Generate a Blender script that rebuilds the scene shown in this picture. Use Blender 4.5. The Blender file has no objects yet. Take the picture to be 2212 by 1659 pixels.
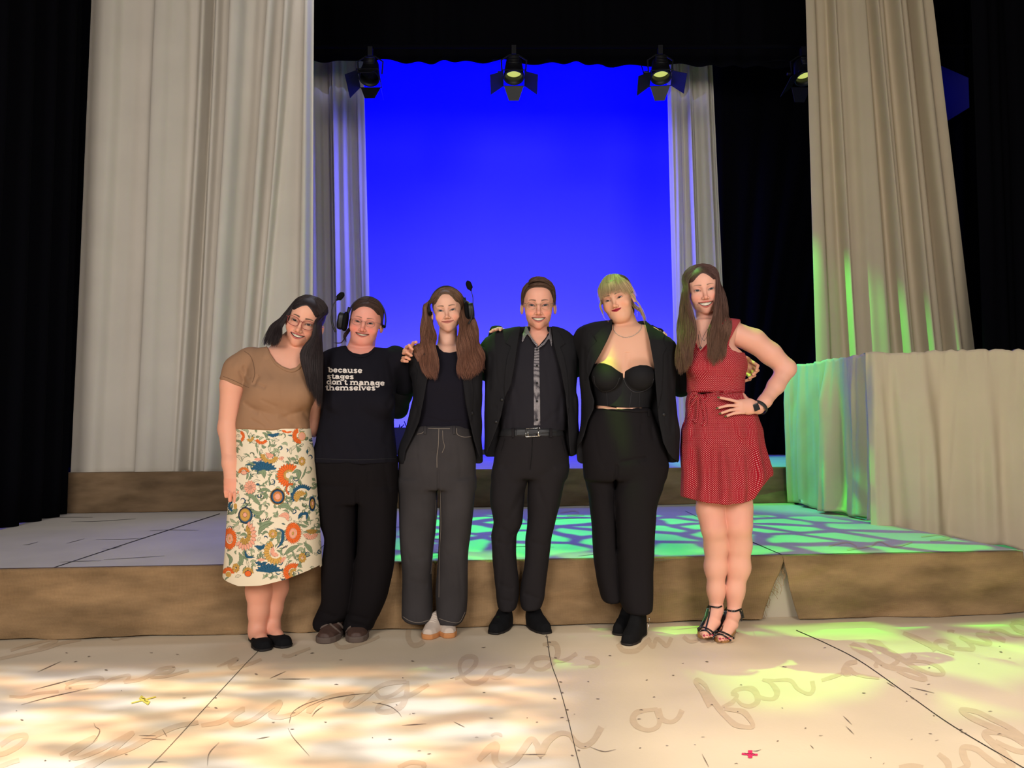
import bpy, math, random
import numpy as np
from mathutils import Vector, Matrix
random.seed(7)
S = bpy.context.scene
COL = S.collection
# ---------------------------------------------------------------- camera
FPX = 1600.0; PIT = math.atan(84.5/FPX); CH = 1.08
cam_d = bpy.data.cameras.new('camera'); cam = bpy.data.objects.new('camera', cam_d); COL.objects.link(cam)
cam.location = (0, 0, CH); cam.rotation_euler = (math.pi/2 + PIT, 0, 0)
cam_d.sensor_width = 36; cam_d.lens = FPX/2212*36; cam_d.clip_end = 60
S.camera = cam
#CROP#
# ---------------------------------------------------------------- world, exposure, lights
w = bpy.data.worlds.new('dark_house'); S.world = w; w.use_nodes = True
w.node_tree.nodes['Background'].inputs[0].default_value = (.80, .78, 1, 1)
w.node_tree.nodes['Background'].inputs[1].default_value = .05
S.view_settings.view_transform = 'Standard'; S.view_settings.look = 'None'
S.view_settings.gamma = 1; S.view_settings.use_curve_mapping = False; S.view_settings.exposure = 0
S.cycles.max_bounces = 4; S.cycles.diffuse_bounces = 2; S.cycles.glossy_bounces = 2
S.cycles.transparent_max_bounces = 6; S.cycles.use_denoising = True
S.cycles.caustics_reflective = False; S.cycles.caustics_refractive = False

def look(o, tgt):
    o.rotation_euler = (Vector(tgt)-o.location).to_track_quat('-Z', 'Y').to_euler()
def area(name, loc, tgt, size, power, col, sy=None, spread=180):
    l = bpy.data.lights.new(name, 'AREA'); l.energy = power; l.color = col; l.size = size
    if sy: l.shape = 'RECTANGLE'; l.size_y = sy
    l.spread = math.radians(spread)
    o = bpy.data.objects.new(name, l); COL.objects.link(o); o.location = loc; look(o, tgt); return o
def spot(name, loc, tgt, ang, power, col, blend=.3, r=.05):
    l = bpy.data.lights.new(name, 'SPOT'); l.energy = power; l.color = col; l.spot_size = math.radians(ang)
    l.spot_blend = blend; l.shadow_soft_size = r
    o = bpy.data.objects.new(name, l); COL.objects.link(o); o.location = loc; look(o, tgt); return o

def gobo(o, scale, thr, soft, seed, tint=None, ratio=1.0, lo=0.0, gate=None, cells=False, warp=.5):
    """break-up gobo: a cut pattern in the beam of a real spot lamp; gate = shutter corner points in the place + softness"""
    l = o.data; l.use_nodes = True; nt = l.node_tree; N = nt.nodes; L = nt.links
    em = [n for n in N if n.type == 'EMISSION'][0]
    tc = N.new('ShaderNodeTexCoord'); sp = N.new('ShaderNodeSeparateXYZ'); L.new(tc.outputs['Normal'], sp.inputs[0])
    def M(op, a, b=None, cl=False):
        n = N.new('ShaderNodeMath'); n.operation = op; n.use_clamp = cl
        for i, x in enumerate((a, b)):
            if x is None: continue
            if isinstance(x, (int, float)): n.inputs[i].default_value = x
            else: L.new(x, n.inputs[i])
        return n.outputs[0]
    z = M('ABSOLUTE', sp.outputs[2]); x = M('DIVIDE', sp.outputs[0], z); y = M('DIVIDE', sp.outputs[1], z)
    def comb(ax, ay, k):
        cb = N.new('ShaderNodeCombineXYZ'); L.new(M('MULTIPLY', ax, scale), cb.inputs[0]); L.new(M('MULTIPLY', ay, scale*ratio), cb.inputs[1]); cb.inputs[2].default_value = k; return cb.outputs[0]
    def noise(vec, sc, det, k=1):
        nz = N.new('ShaderNodeTexNoise'); nz.inputs['Scale'].default_value = sc; nz.inputs['Detail'].default_value = det; L.new(vec, nz.inputs['Vector']); return nz
    v0 = comb(x, y, seed)
    if cells:
        nz = noise(v0, 1.1, 1); ad = N.new('ShaderNodeVectorMath'); ad.operation = 'MULTIPLY_ADD'
        L.new(nz.outputs['Color'], ad.inputs[0]); ad.inputs[1].default_value = (warp, warp, 0); L.new(v0, ad.inputs[2])
        vo = N.new('ShaderNodeTexVoronoi'); vo.feature = 'DISTANCE_TO_EDGE'; vo.voronoi_dimensions = '2D'; vo.inputs['Scale'].default_value = 1; L.new(ad.outputs[0], vo.inputs['Vector'])
        m = M('DIVIDE', M('SUBTRACT', vo.outputs['Distance'], thr), soft, True)
        big = noise(comb(x, y, seed+5), .45, 0); m = M('MULTIPLY', m, M('MULTIPLY_ADD' if False else 'ADD', M('MULTIPLY', big.outputs[0], 1.2), .35, True))
    else:
        nz = noise(v0, 1, 2.5); m = M('DIVIDE', M('SUBTRACT', nz.outputs[0], thr-soft/2), soft, True)
    m = M('ADD', m, lo)
    if gate:
        pts, e = gate; bpy.context.view_layer.update(); iv = o.matrix_world.inverted(); T = []
        for p in pts:
            q = iv@Vector(p); T.append((q.x/-q.z, q.y/-q.z))
        x0, x1 = min(t[0] for t in T), max(t[0] for t in T); y0, y1 = min(t[1] for t in T), max(t[1] for t in T)
        for a in (M('DIVIDE', M('SUBTRACT', x, x0), e, True), M('DIVIDE', M('SUBTRACT', x1, x), e, True),
                  M('DIVIDE', M('SUBTRACT', y, y0), e, True), M('DIVIDE', M('SUBTRACT', y1, y), e, True)):
            m = M('MULTIPLY', m, a)
    L.new(m, em.inputs['Strength'])
    if tint:
        nc = noise(comb(x, y, seed+2.3), tint[0], 1); cr = N.new('ShaderNodeValToRGB'); L.new(nc.outputs[0], cr.inputs[0])
        e = cr.color_ramp.elements; e[0].position = .42; e[0].color = tint[1]; e[1].position = .58; e[1].color = tint[2]
        if len(tint) > 3: k = e.new(.50); k.color = tint[3]
        L.new(cr.outputs[0], em.inputs['Color'])

# front of house wash (lamps on the auditorium bridge, behind the camera)
area('wash_front_left', (-2.6, -2.2, 3.3), (-.6, 4.2, .9), 2.2, 205, (1, .94, .89))
area('wash_front_right', (2.4, -2.2, 3.1), (.8, 4.2, .9), 2.2, 185, (1, .93, .88))
# cyclorama lights: deep blue from above and a paler row on the floor
area('cyc_blue_top', (0, 10.4, 7.6), (0, 12.3, 3.2), 9, 700, (.0005, .0002, 1), .5, 150)
area('cyc_blue_floor', (0, 10.5, .35), (0, 12.3, 2.6), 9, 170, (.002, .0015, 1), .4, 150)
area('cyc_pale_floor', (0, 11.3, .25), (0, 12.35, 1.9), 8, 70, (1, .92, 1), .4, 80)
area('blue_back_wash', (0, 9.4, 5.3), (0, 7.6, .6), 5, 8, (.3, .34, 1), .4, 130)
area('blue_spill_fill', (.6, 8.8, 5.2), (-2.7, 9.3, 2.6), 1, 42, (.10, .10, 1), .4, 75)  # added pair of lamps standing in for backdrop spill on the far curtains
area('blue_spill_fill', (-.4, 8.8, 5.2), (2.9, 9.4, 2.6), 1, 42, (.10, .10, 1), .4, 75)
area('blue_deck_wash', (-.5, 6.4, 5.6), (-.5, 5.2, 0), 3, 22, (.82, .84, 1), .6, 110)
# gobo lamps
gw = spot('gobo_warm', (-1.7, .9, 5.4), (-1.7, 2.7, 0), 95, 1500, (1, 1, 1), .2, .03)
gobo(gw, 22, .50, .20, 3.3, tint=(.7, (1, .66, .42, 1), (.84, .88, 1, 1), (1, .86, .62, 1)), ratio=3.2, lo=.40, gate=([(-3.6, 1.6, 0), (.35, 3.42, 0)], .05))
gf = spot('forestage_fill', (1.6, .9, 5.4), (1.6, 2.7, 0), 80, 640, (1, .86, .66), .2, .05)
gobo(gf, 5, .5, .5, 6.1, ratio=2.5, lo=1.2, gate=([(.0, 1.6, 0), (4.5, 4.2, 0)], .12))
gg = spot('gobo_green', (-1.4, 7.5, 6.3), (-1.4, 5.0, .3), 100, 3000, (.02, 1, .0), .12, .02)
gobo(gg, 16, .11, .06, 8.1, cells=True, gate=([(-.75, 4.0, .34), (2.85, 6.05, .34)], .02))
gy = spot('gobo_lime', (-1.2, 5.3, 6.0), (-1.2, 3.3, 0), 100, 1500, (.26, 1, .06), .2, .03)
gobo(gy, 8, .10, .10, 1.7, cells=True, gate=([(-.62, 3.28, 0), (3.6, 4.35, 0)], .03))
gy = spot('gobo_lime', (-.4, 5.0, 6.0), (-.4, 3.0, 0), 100, 1300, (.30, 1, .10), .2, .03)
gobo(gy, 7.5, .08, .12, 9.3, cells=True, gate=([(.75, 2.72, 0), (3.8, 3.9, 0)], .04))
gf2 = spot('gobo_lime_front', (-.6, 1.6, 5.4), (-.6, 3.6, 1.5), 80, 1200, (.42, 1, .06), .2, .02)
gobo(gf2, 9, .10, .06, 5.1, cells=True, lo=.35, gate=([(.36, 3.35, 1.42), (.55, 3.85, 1.42)], .012))
gs = spot('green_side', (.8, 6.85, 4.3), (2.9, 7.3, 1.3), 50, 620, (.08, 1, .10), .5, .03)
# ---------------------------------------------------------------- projection helpers (photo pixel -> place)
CP, SP_ = math.cos(PIT), math.sin(PIT)
def ray(u, v):
    u = np.asarray(u, float); v = np.asarray(v, float)
    a = (u-1106)/FPX; b = (829.5-v)/FPX
    return np.stack([a+0*b, CP-b*SP_+0*a, SP_+b*CP+0*a], -1)
def PT(u, v, Y):
    r = ray(u, v); return np.array([0, 0, CH]) + r*(Y/r[..., 1])[..., None]
def GR(u, v, z=0.0):
    r = ray(u, v); return np.array([0, 0, CH]) + r*((z-CH)/r[..., 2])[..., None]
def PX(P):
    x = P[:, 0]; y = P[:, 1]; z = P[:, 2]-CH
    d = y*CP+z*SP_
    return 1106+FPX*x/d, 829.5-FPX*(z*CP-y*SP_)/d
# ---------------------------------------------------------------- object helpers
def tag(o, label=None, cat=None, group=None, kind=None):
    if label: o['label'] = label
    if cat: o['category'] = cat
    if group: o['group'] = group
    if kind: o['kind'] = kind
    return o
def empty(name, loc, label, cat, group=None):
    o = bpy.data.objects.new(name, None); COL.objects.link(o); o.location = loc; o.empty_display_size = .1
    return tag(o, label, cat, group)
def mesh(name, V, F, mat, parent=None, smooth=True, col=None, uv=None, mats=None, midx=None):
    V = np.asarray(V, np.float32)
    me = bpy.data.meshes.new(name)
    if isinstance(F, np.ndarray):
        n, k = F.shape
        me.vertices.add(len(V)); me.vertices.foreach_set('co', V.ravel())
        me.loops.add(n*k); me.loops.foreach_set('vertex_index', F.astype(np.int32).ravel())
        me.polygons.add(n); me.polygons.foreach_set('loop_start', np.arange(0, n*k, k, dtype=np.int32))
        me.polygons.foreach_set('loop_total', np.full(n, k, np.int32))
        me.update(calc_edges=True)
    else:
        me.from_pydata([tuple(map(float, v)) for v in V], [], [tuple(map(int, f)) for f in F])
    me.polygons.foreach_set('use_smooth', np.full(len(me.polygons), smooth, bool))
    for m in (mats or [mat]): me.materials.append(m)
    if midx is not None: me.polygons.foreach_set('material_index', np.asarray(midx, np.int32))
    if col is not None:
        a = me.color_attributes.new('tint', 'FLOAT_COLOR', 'POINT')
        c = np.ones((len(V), 4), np.float32); c[:, :3] = col; a.data.foreach_set('color', c.ravel())
    if uv is not None:
        a = me.attributes.new('wrap', 'FLOAT_VECTOR', 'POINT'); q = np.zeros((len(V), 3), np.float32); q[:, :2] = uv
        a.data.foreach_set('vector', q.ravel())
    o = bpy.data.objects.new(name, me); COL.objects.link(o)
    if parent is not None:
        o.parent = parent; pw = Matrix.Translation(parent_loc(parent)); o.matrix_parent_inverse = pw.inverted()
    return o
def parent_loc(p):
    l = Vector(p.location)
    return l
class MB:
    """collects pieces (V,F quads or mixed) into one mesh"""
    def __init__(s): s.V = []; s.F = []; s.n = 0; s.m = []; s.c = []
    def add(s, V, F, mi=0, c=None):
        V = np.asarray(V, float).reshape(-1, 3)
        s.V.append(V); s.F += [tuple(int(i)+s.n for i in f) for f in F]; s.m += [mi]*len(F); s.n += len(V)
        s.c.append(np.tile(np.asarray(c if c is not None else (1, 1, 1), float), (len(V), 1)))
        return s
    def box(s, c, d, R=None, mi=0):
        c = np.array(c, float); d = np.array(d, float)/2
        v = np.array([[i, j, k] for i in (-1, 1) for j in (-1, 1) for k in (-1, 1)], float)*d
        if R is not None: v = v@np.array(R).T
        return s.add(v+c, [(0, 1, 3, 2), (4, 6, 7, 5), (0, 4, 5, 1), (2, 3, 7, 6), (0, 2, 6, 4), (1, 5, 7, 3)], mi)
    def tube(s, pts, r, n=10, cap=True, mi=0, sq=None):
        V, F = tube(pts, r, n, cap); return s.add(V, F, mi)
    def build(s, name, mat, parent=None, smooth=False, mats=None, col=False):
        return mesh(name, np.concatenate(s.V), s.F, mat, parent, smooth, mats=mats, midx=s.m if mats else None,
                    col=np.concatenate(s.c) if col else None)
def tube(pts, r, n=10, cap=True):
    p = np.asarray(pts, float); K = len(p); r = np.broadcast_to(np.asarray(r, float), (K,))
    t = np.gradient(p, axis=0); t /= np.linalg.norm(t, axis=1)[:, None]+1e-9
    ref = np.array([.13, -.97, .2]); 
    if abs(np.mean(t@ref)) > .8: ref = np.array([1, .1, .05])
    a = np.cross(t, ref); a /= np.linalg.norm(a, axis=1)[:, None]+1e-9; b = np.cross(t, a)
    th = np.linspace(0, 2*math.pi, n, endpoint=False)
    V = p[:, None]+r[:, None, None]*(np.cos(th)[None, :, None]*a[:, None]+np.sin(th)[None, :, None]*b[:, None])
    F = [(i*n+j, i*n+(j+1) % n, (i+1)*n+(j+1) % n, (i+1)*n+j) for i in range(K-1) for j in range(n)]
    if cap: F += [tuple(range(n))[::-1], tuple((K-1)*n+j for j in range(n))]
    return V.reshape(-1, 3), F
def gridfaces(a, b, wrap=False):
    i = np.arange(a-1)[:, None]; nb = b if wrap else b-1; j = np.arange(nb)[None]
    j2 = (j+1) % b
    return np.stack([(i*b+j), (i*b+j2), ((i+1)*b+j2), ((i+1)*b+j)], -1).reshape(-1, 4)
def spline(pts, n):
    """Catmull-Rom through control points, n samples"""
    p = np.asarray(pts, float)
    if len(p) == 2: t = np.linspace(0, 1, n)[:, None]; return p[0]*(1-t)+p[1]*t
    q = np.vstack([2*p[0]-p[1], p, 2*p[-1]-p[-2]])
    d = np.r_[0, np.cumsum(np.linalg.norm(np.diff(p, axis=0), axis=1)+1e-6)]
    s = np.linspace(0, d[-1], n); k = np.clip(np.searchsorted(d, s, 'right')-1, 0, len(p)-2)
    t = ((s-d[k])/(d[k+1]-d[k]))[:, None]
    a, b, c, e = q[k], q[k+1], q[k+2], q[k+3]
    return .5*((2*b)+(-a+c)*t+(2*a-5*b+4*c-e)*t*t+(-a+3*b-3*c+e)*t**3)
# ---------------------------------------------------------------- materials
def srgb(r, g, b):
    f = lambda c: (c/255/12.92) if c <= 10.3 else ((c/255+.055)/1.055)**2.4
    return (f(r), f(g), f(b))
def mat(name, col, rough=.8, metal=0, bump=0, bscale=400, var=0, vscale=8, spec=.3, emit=0, sheen=0, attr=False, trans=0, sss=0, bump2=None):
    m = bpy.data.materials.new(name); m.use_nodes = True; nt = m.node_tree; N = nt.nodes; L = nt.links
    p = N['Principled BSDF']; p.inputs['Base Color'].default_value = (*col[:3], 1)
    p.inputs['Roughness'].default_value = rough; p.inputs['Metallic'].default_value = metal
    p.inputs['Specular IOR Level'].default_value = spec
    if sheen: p.inputs['Sheen Weight'].default_value = sheen
    if trans: p.inputs['Transmission Weight'].default_value = trans; p.inputs['IOR'].default_value = 1.1
    if sss:
        p.inputs['Subsurface Weight'].default_value = sss; p.inputs['Subsurface Radius'].default_value = (.012, .005, .003); p.inputs['Subsurface Scale'].default_value = 1
    if emit: p.inputs['Emission Color'].default_value = (*col[:3], 1); p.inputs['Emission Strength'].default_value = emit
    base = None
    if attr:
        a = N.new('ShaderNodeVertexColor'); a.layer_name = 'tint'; base = a.outputs[0]
    tc = N.new('ShaderNodeTexCoord')
    if var:
        nz = N.new('ShaderNodeTexNoise'); nz.inputs['Scale'].default_value = vscale; nz.inputs['Detail'].default_value = 6; L.new(tc.outputs['Object'], nz.inputs['Vector'])
        mr = N.new('ShaderNodeMapRange'); mr.inputs[1].default_value = .3; mr.inputs[2].default_value = .7; mr.inputs[3].default_value = 1-var; mr.inputs[4].default_value = 1+var
        L.new(nz.outputs[0], mr.inputs[0]); mx = N.new('ShaderNodeVectorMath'); mx.operation = 'SCALE'; L.new(mr.outputs[0], mx.inputs['Scale'])
        if base: L.new(base, mx.inputs[0])
        else: mx.inputs[0].default_value = col[:3]
        base = mx.outputs[0]
    if base: L.new(base, p.inputs['Base Color'])
    if bump:
        nz = N.new('ShaderNodeTexNoise'); nz.inputs['Scale'].default_value = bscale; nz.inputs['Detail'].default_value = 3; L.new(tc.outputs['Object'], nz.inputs['Vector'])
        b = N.new('ShaderNodeBump'); b.inputs['Strength'].default_value = 1; b.inputs['Distance'].default_value = bump; L.new(nz.outputs[0], b.inputs['Height'])
        L.new(b.outputs[0], p.inputs['Normal'])
    return m
def weave(name, col, scale, depth, col2=None, blot=.15):
    """burlap: crossed threads with blotchy tone"""
    m = mat(name, col, .95, spec=.1); nt = m.node_tree; N = nt.nodes; L = nt.links; p = N['Principled BSDF']
    tc = N.new('ShaderNodeTexCoord'); hs = []
    for d in ('X', 'Z'):
        wv = N.new('ShaderNodeTexWave'); wv.bands_direction = d; wv.inputs['Scale'].default_value = scale; wv.inputs['Distortion'].default_value = 3
        wv.inputs['Detail'].default_value = 2; wv.inputs['Detail Scale'].default_value = .6; L.new(tc.outputs['Object'], wv.inputs['Vector']); hs.append(wv.outputs['Fac'])
    a = N.new('ShaderNodeMath'); a.operation = 'ADD'; L.new(hs[0], a.inputs[0]); L.new(hs[1], a.inputs[1])
    b = N.new('ShaderNodeBump'); b.inputs['Distance'].default_value = depth; L.new(a.outputs[0], b.inputs['Height']); L.new(b.outputs[0], p.inputs['Normal'])
    mp = N.new('ShaderNodeMapping'); mp.inputs['Scale'].default_value = (1, 1, 3); L.new(tc.outputs['Object'], mp.inputs[0])
    nz = N.new('ShaderNodeTexNoise'); nz.inputs['Scale'].default_value = 3; nz.inputs['Detail'].default_value = 8; L.new(mp.outputs[0], nz.inputs['Vector'])
    cr = N.new('ShaderNodeValToRGB'); L.new(nz.outputs[0], cr.inputs[0]); c2 = col2 or tuple(c*.62 for c in col)
    cr.color_ramp.elements[0].position = .35; cr.color_ramp.elements[0].color = (*c2, 1)
    cr.color_ramp.elements[1].position = .68; cr.color_ramp.elements[1].color = (*[min(1, c*1.15) for c in col], 1)
    mr = N.new('ShaderNodeMapRange'); mr.inputs[1].default_value = .2; mr.inputs[2].default_value = 1.6; mr.inputs[3].default_value = .72; mr.inputs[4].default_value = 1.12; L.new(a.outputs[0], mr.inputs[0])
    mx = N.new('ShaderNodeVectorMath'); mx.operation = 'SCALE'; L.new(cr.outputs[0], mx.inputs[0]); L.new(mr.outputs[0], mx.inputs['Scale']); L.new(mx.outputs[0], p.inputs['Base Color'])
    return m
# ---------------------------------------------------------------- implicit surfaces
def smin(a, b, k):
    h = np.clip(.5+.5*(b-a)/k, 0, 1); return b*(1-h)+a*h-k*h*(1-h)
def smax(a, b, k): return -smin(-a, -b, k)
def sph(P, c, r): return np.linalg.norm(P-np.asarray(c), axis=1)-r
def ell(P, c, r, R=None):
    q = P-np.asarray(c)
    if R is not None: q = q@R
    r = np.asarray(r, float); k0 = np.linalg.norm(q/r, axis=1); k1 = np.linalg.norm(q/(r*r), axis=1)+1e-9
    return np.where(k0 < 1e-4, -r.min(), k0*(k0-1)/k1)
def rc(P, a, b, ra, rb, ax=None, fl=1.0):
    a = np.asarray(a, float); b = np.asarray(b, float); ab = b-a
    t = np.clip(((P-a)@ab)/(ab@ab+1e-12), 0, 1); q = P-a-t[:, None]*ab; r = ra+(rb-ra)*t
    if ax is not None:
        ax = np.asarray(ax, float)/np.linalg.norm(ax); c = q@ax; q = q+(c*(1/fl-1))[:, None]*ax
        return (np.linalg.norm(q, axis=1)-r)*min(1, fl)
    return np.linalg.norm(q, axis=1)-r
def chain(P, pts, rs, k=.01, ax=None, fl=1.0):
    d = None
    for i in range(len(pts)-1):
        e = rc(P, pts[i], pts[i+1], rs[i], rs[i+1], ax, fl); d = e if d is None else smin(d, e, k)
    return d
def poly2(u, v, poly):
    """signed distance (px) to polygon, negative inside"""
    p = np.asarray(poly, float); n = len(p); d = np.full(u.shape, 1e18); s = np.ones(u.shape)
    for i in range(n):
        a = p[i]; b = p[i-1]; ex, ey = b-a; wx = u-a[0]; wy = v-a[1]
        t = np.clip((wx*ex+wy*ey)/(ex*ex+ey*ey+1e-12), 0, 1); d = np.minimum(d, (wx-ex*t)**2+(wy-ey*t)**2)
        c1 = v >= a[1]; c2 = v < b[1]; c3 = ex*wy > ey*wx
        s = np.where((c1 & c2 & c3) | (~c1 & ~c2 & ~c3), -s, s)
    return s*np.sqrt(d)
class Loft:
    """vertical body/garment from silhouette rows: (v, uL, uR, front, back[, Y]) in photo pixels and metres"""
    def __init__(s, rows, Y, n=2.3, cap=.02):
        r = np.array([list(q)+[Y]*(6-len(q)) if len(q) == 5 else list(q) for q in rows], float)
        cu = (r[:, 1]+r[:, 2])/2; C = PT(cu, r[:, 0], r[:, 5]); A = PT(r[:, 1], r[:, 0], r[:, 5]); B = PT(r[:, 2], r[:, 0], r[:, 5])
        z = C[:, 2]; hw = (B[:, 0]-A[:, 0])/2; o = np.argsort(z)
        M = np.stack([z, C[:, 0], r[:, 5], hw, r[:, 3], r[:, 4]], 1)[o]
        zs = np.linspace(M[0, 0], M[-1, 0], 90); s.z = zs
        from_ = [s._pchip(M[:, 0], M[:, i], zs) for i in range(1, 6)]
        s.cx, s.cy, s.rx, s.rf, s.rb = from_; s.n = n; s.cap = cap
    @staticmethod
    def _pchip(x, y, xs):
        h = np.diff(x); d = np.diff(y)/h
        if len(x) == 2: return np.interp(xs, x, y)
        m = np.zeros(len(x)); m[1:-1] = np.where(d[:-1]*d[1:] > 0, 2*d[:-1]*d[1:]/(d[:-1]+d[1:]+1e-12), 0); m[0] = d[0]; m[-1] = d[-1]
        k = np.clip(np.searchsorted(x, xs)-1, 0, len(x)-2); t = (xs-x[k])/h[k]
        return y[k]*(1+2*t)*(1-t)**2+m[k]*h[k]*t*(1-t)**2+y[k+1]*t*t*(3-2*t)+m[k+1]*h[k]*t*t*(t-1)
    def __call__(s, P, off=0.0):
        z = P[:, 2]; zi = np.clip(z, s.z[0], s.z[-1]); cx = np.interp(zi, s.z, s.cx); cy = np.interp(zi, s.z, s.cy)
        rx = np.interp(zi, s.z, s.rx)+off; dy = P[:, 1]-cy
        ry = np.where(dy < 0, np.interp(zi, s.z, s.rf), np.interp(zi, s.z, s.rb))+off
        rx = np.maximum(rx, .004); ry = np.maximum(ry, .004)
        a = np.abs((P[:, 0]-cx)/rx); b = np.abs(dy/ry)
        k0 = (a**s.n+b**s.n)**(1/s.n)+1e-9
        # gradient-scaled distance
        gx = (a/k0)**(s.n-1)/rx; gy = (b/k0)**(s.n-1)/ry
        d = (k0-1)/np.maximum(np.hypot(gx, gy), 1/np.maximum(rx, ry)*.6)
        dz = np.abs(z-(s.z[0]+s.z[-1])/2)-((s.z[-1]-s.z[0])/2-s.cap*.3)
        return smax(d, dz, s.cap)
def sdfmesh(f, lo, hi, h, B=8, mg=1.4):
    lo = np.asarray(lo, float); hi = np.asarray(hi, float)
    nb = np.ceil((hi-lo)/(h*B)).astype(int); n = nb*B+1
    bc = np.stack(np.meshgrid(*[np.arange(k) for k in nb], indexing='ij'), -1).reshape(-1, 3)
    cen = lo+(bc+.5)*h*B; dv = np.concatenate([f(cen[i:i+200000]) for i in range(0, len(cen), 200000)])
    R = h*B*.8661*mg
    Fd = np.empty(tuple(n), np.float32); sg = np.where(dv < 0, -1., 1.).reshape(tuple(nb))
    Fd[:-1, :-1, :-1] = np.repeat(np.repeat(np.repeat(sg, B, 0), B, 1), B, 2); Fd[-1] = 1; Fd[:, -1] = 1; Fd[:, :, -1] = 1
    act = bc[np.abs(dv) < R]
    lc = np.stack(np.meshgrid(*[np.arange(B+1)]*3, indexing='ij'), -1).reshape(-1, 3)
    step = max(1, 300000//len(lc))
    for i in range(0, len(act), step):
        id_ = (act[i:i+step, None]*B+lc[None]).reshape(-1, 3)
        Fd[id_[:, 0], id_[:, 1], id_[:, 2]] = f(lo+id_*h)
    # border closed
    for ax in range(3):
        sl = [slice(None)]*3
        for e in (0, -1): sl[ax] = e; Fd[tuple(sl)] = np.maximum(Fd[tuple(sl)], h*.5)
    s = Fd < 0; N0, N1, N2 = n
    c = s[:-1, :-1, :-1].astype(np.int8)
    for i in (0, 1):
        for j in (0, 1):
            for k in (0, 1):
                if i+j+k: c += s[i:N0-1+i, j:N1-1+j, k:N2-1+k]
    idx = np.argwhere((c > 0) & (c < 8)); del c
    vid = np.full((N0-1, N1-1, N2-1), -1, np.int32); vid[idx[:, 0], idx[:, 1], idx[:, 2]] = np.arange(len(idx))
    cor = np.array([[i, j, k] for i in (0, 1) for j in (0, 1) for k in (0, 1)])
    val = np.stack([Fd[idx[:, 0]+a, idx[:, 1]+b, idx[:, 2]+e] for a, b, e in cor], 1)
    acc = np.zeros((len(idx), 3)); cnt = np.zeros(len(idx))
    for a in range(8):
        for b in range(a+1, 8):
            if np.abs(cor[a]-cor[b]).sum() != 1: continue
            va, vb = val[:, a], val[:, b]; m = (va < 0) != (vb < 0); t = va/(va-vb+1e-20*(va == vb)); t = np.where(m, t, 0)
            acc += np.where(m[:, None], cor[a]+(cor[b]-cor[a])*t[:, None], 0); cnt += m
    V = lo+(idx+acc/cnt[:, None])*h
    Fs = []
    for ax in range(3):
        A = [slice(1, -1)]*3; A[ax] = slice(0, -1); Bs = [slice(1, -1)]*3; Bs[ax] = slice(1, None)
        sa = s[tuple(A)]; sb = s[tuple(Bs)]; e = np.argwhere(sa != sb)
        inside = sa[e[:, 0], e[:, 1], e[:, 2]]
        g = e+1; g[:, ax] -= 1
        u, w_ = [(1, 2), (2, 0), (0, 1)][ax]
        def q(du, dw):
            t = g.copy(); t[:, u] -= du; t[:, w_] -= dw; return vid[t[:, 0], t[:, 1], t[:, 2]]
        Q = np.stack([q(1, 1), q(0, 1), q(0, 0), q(1, 0)], 1)
        Q[~inside] = Q[~inside][:, ::-1]; Fs.append(Q)
    return V, np.concatenate(Fs)
def bounds(V, pad=.02): return V.min(0)-pad, V.max(0)+pad
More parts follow.
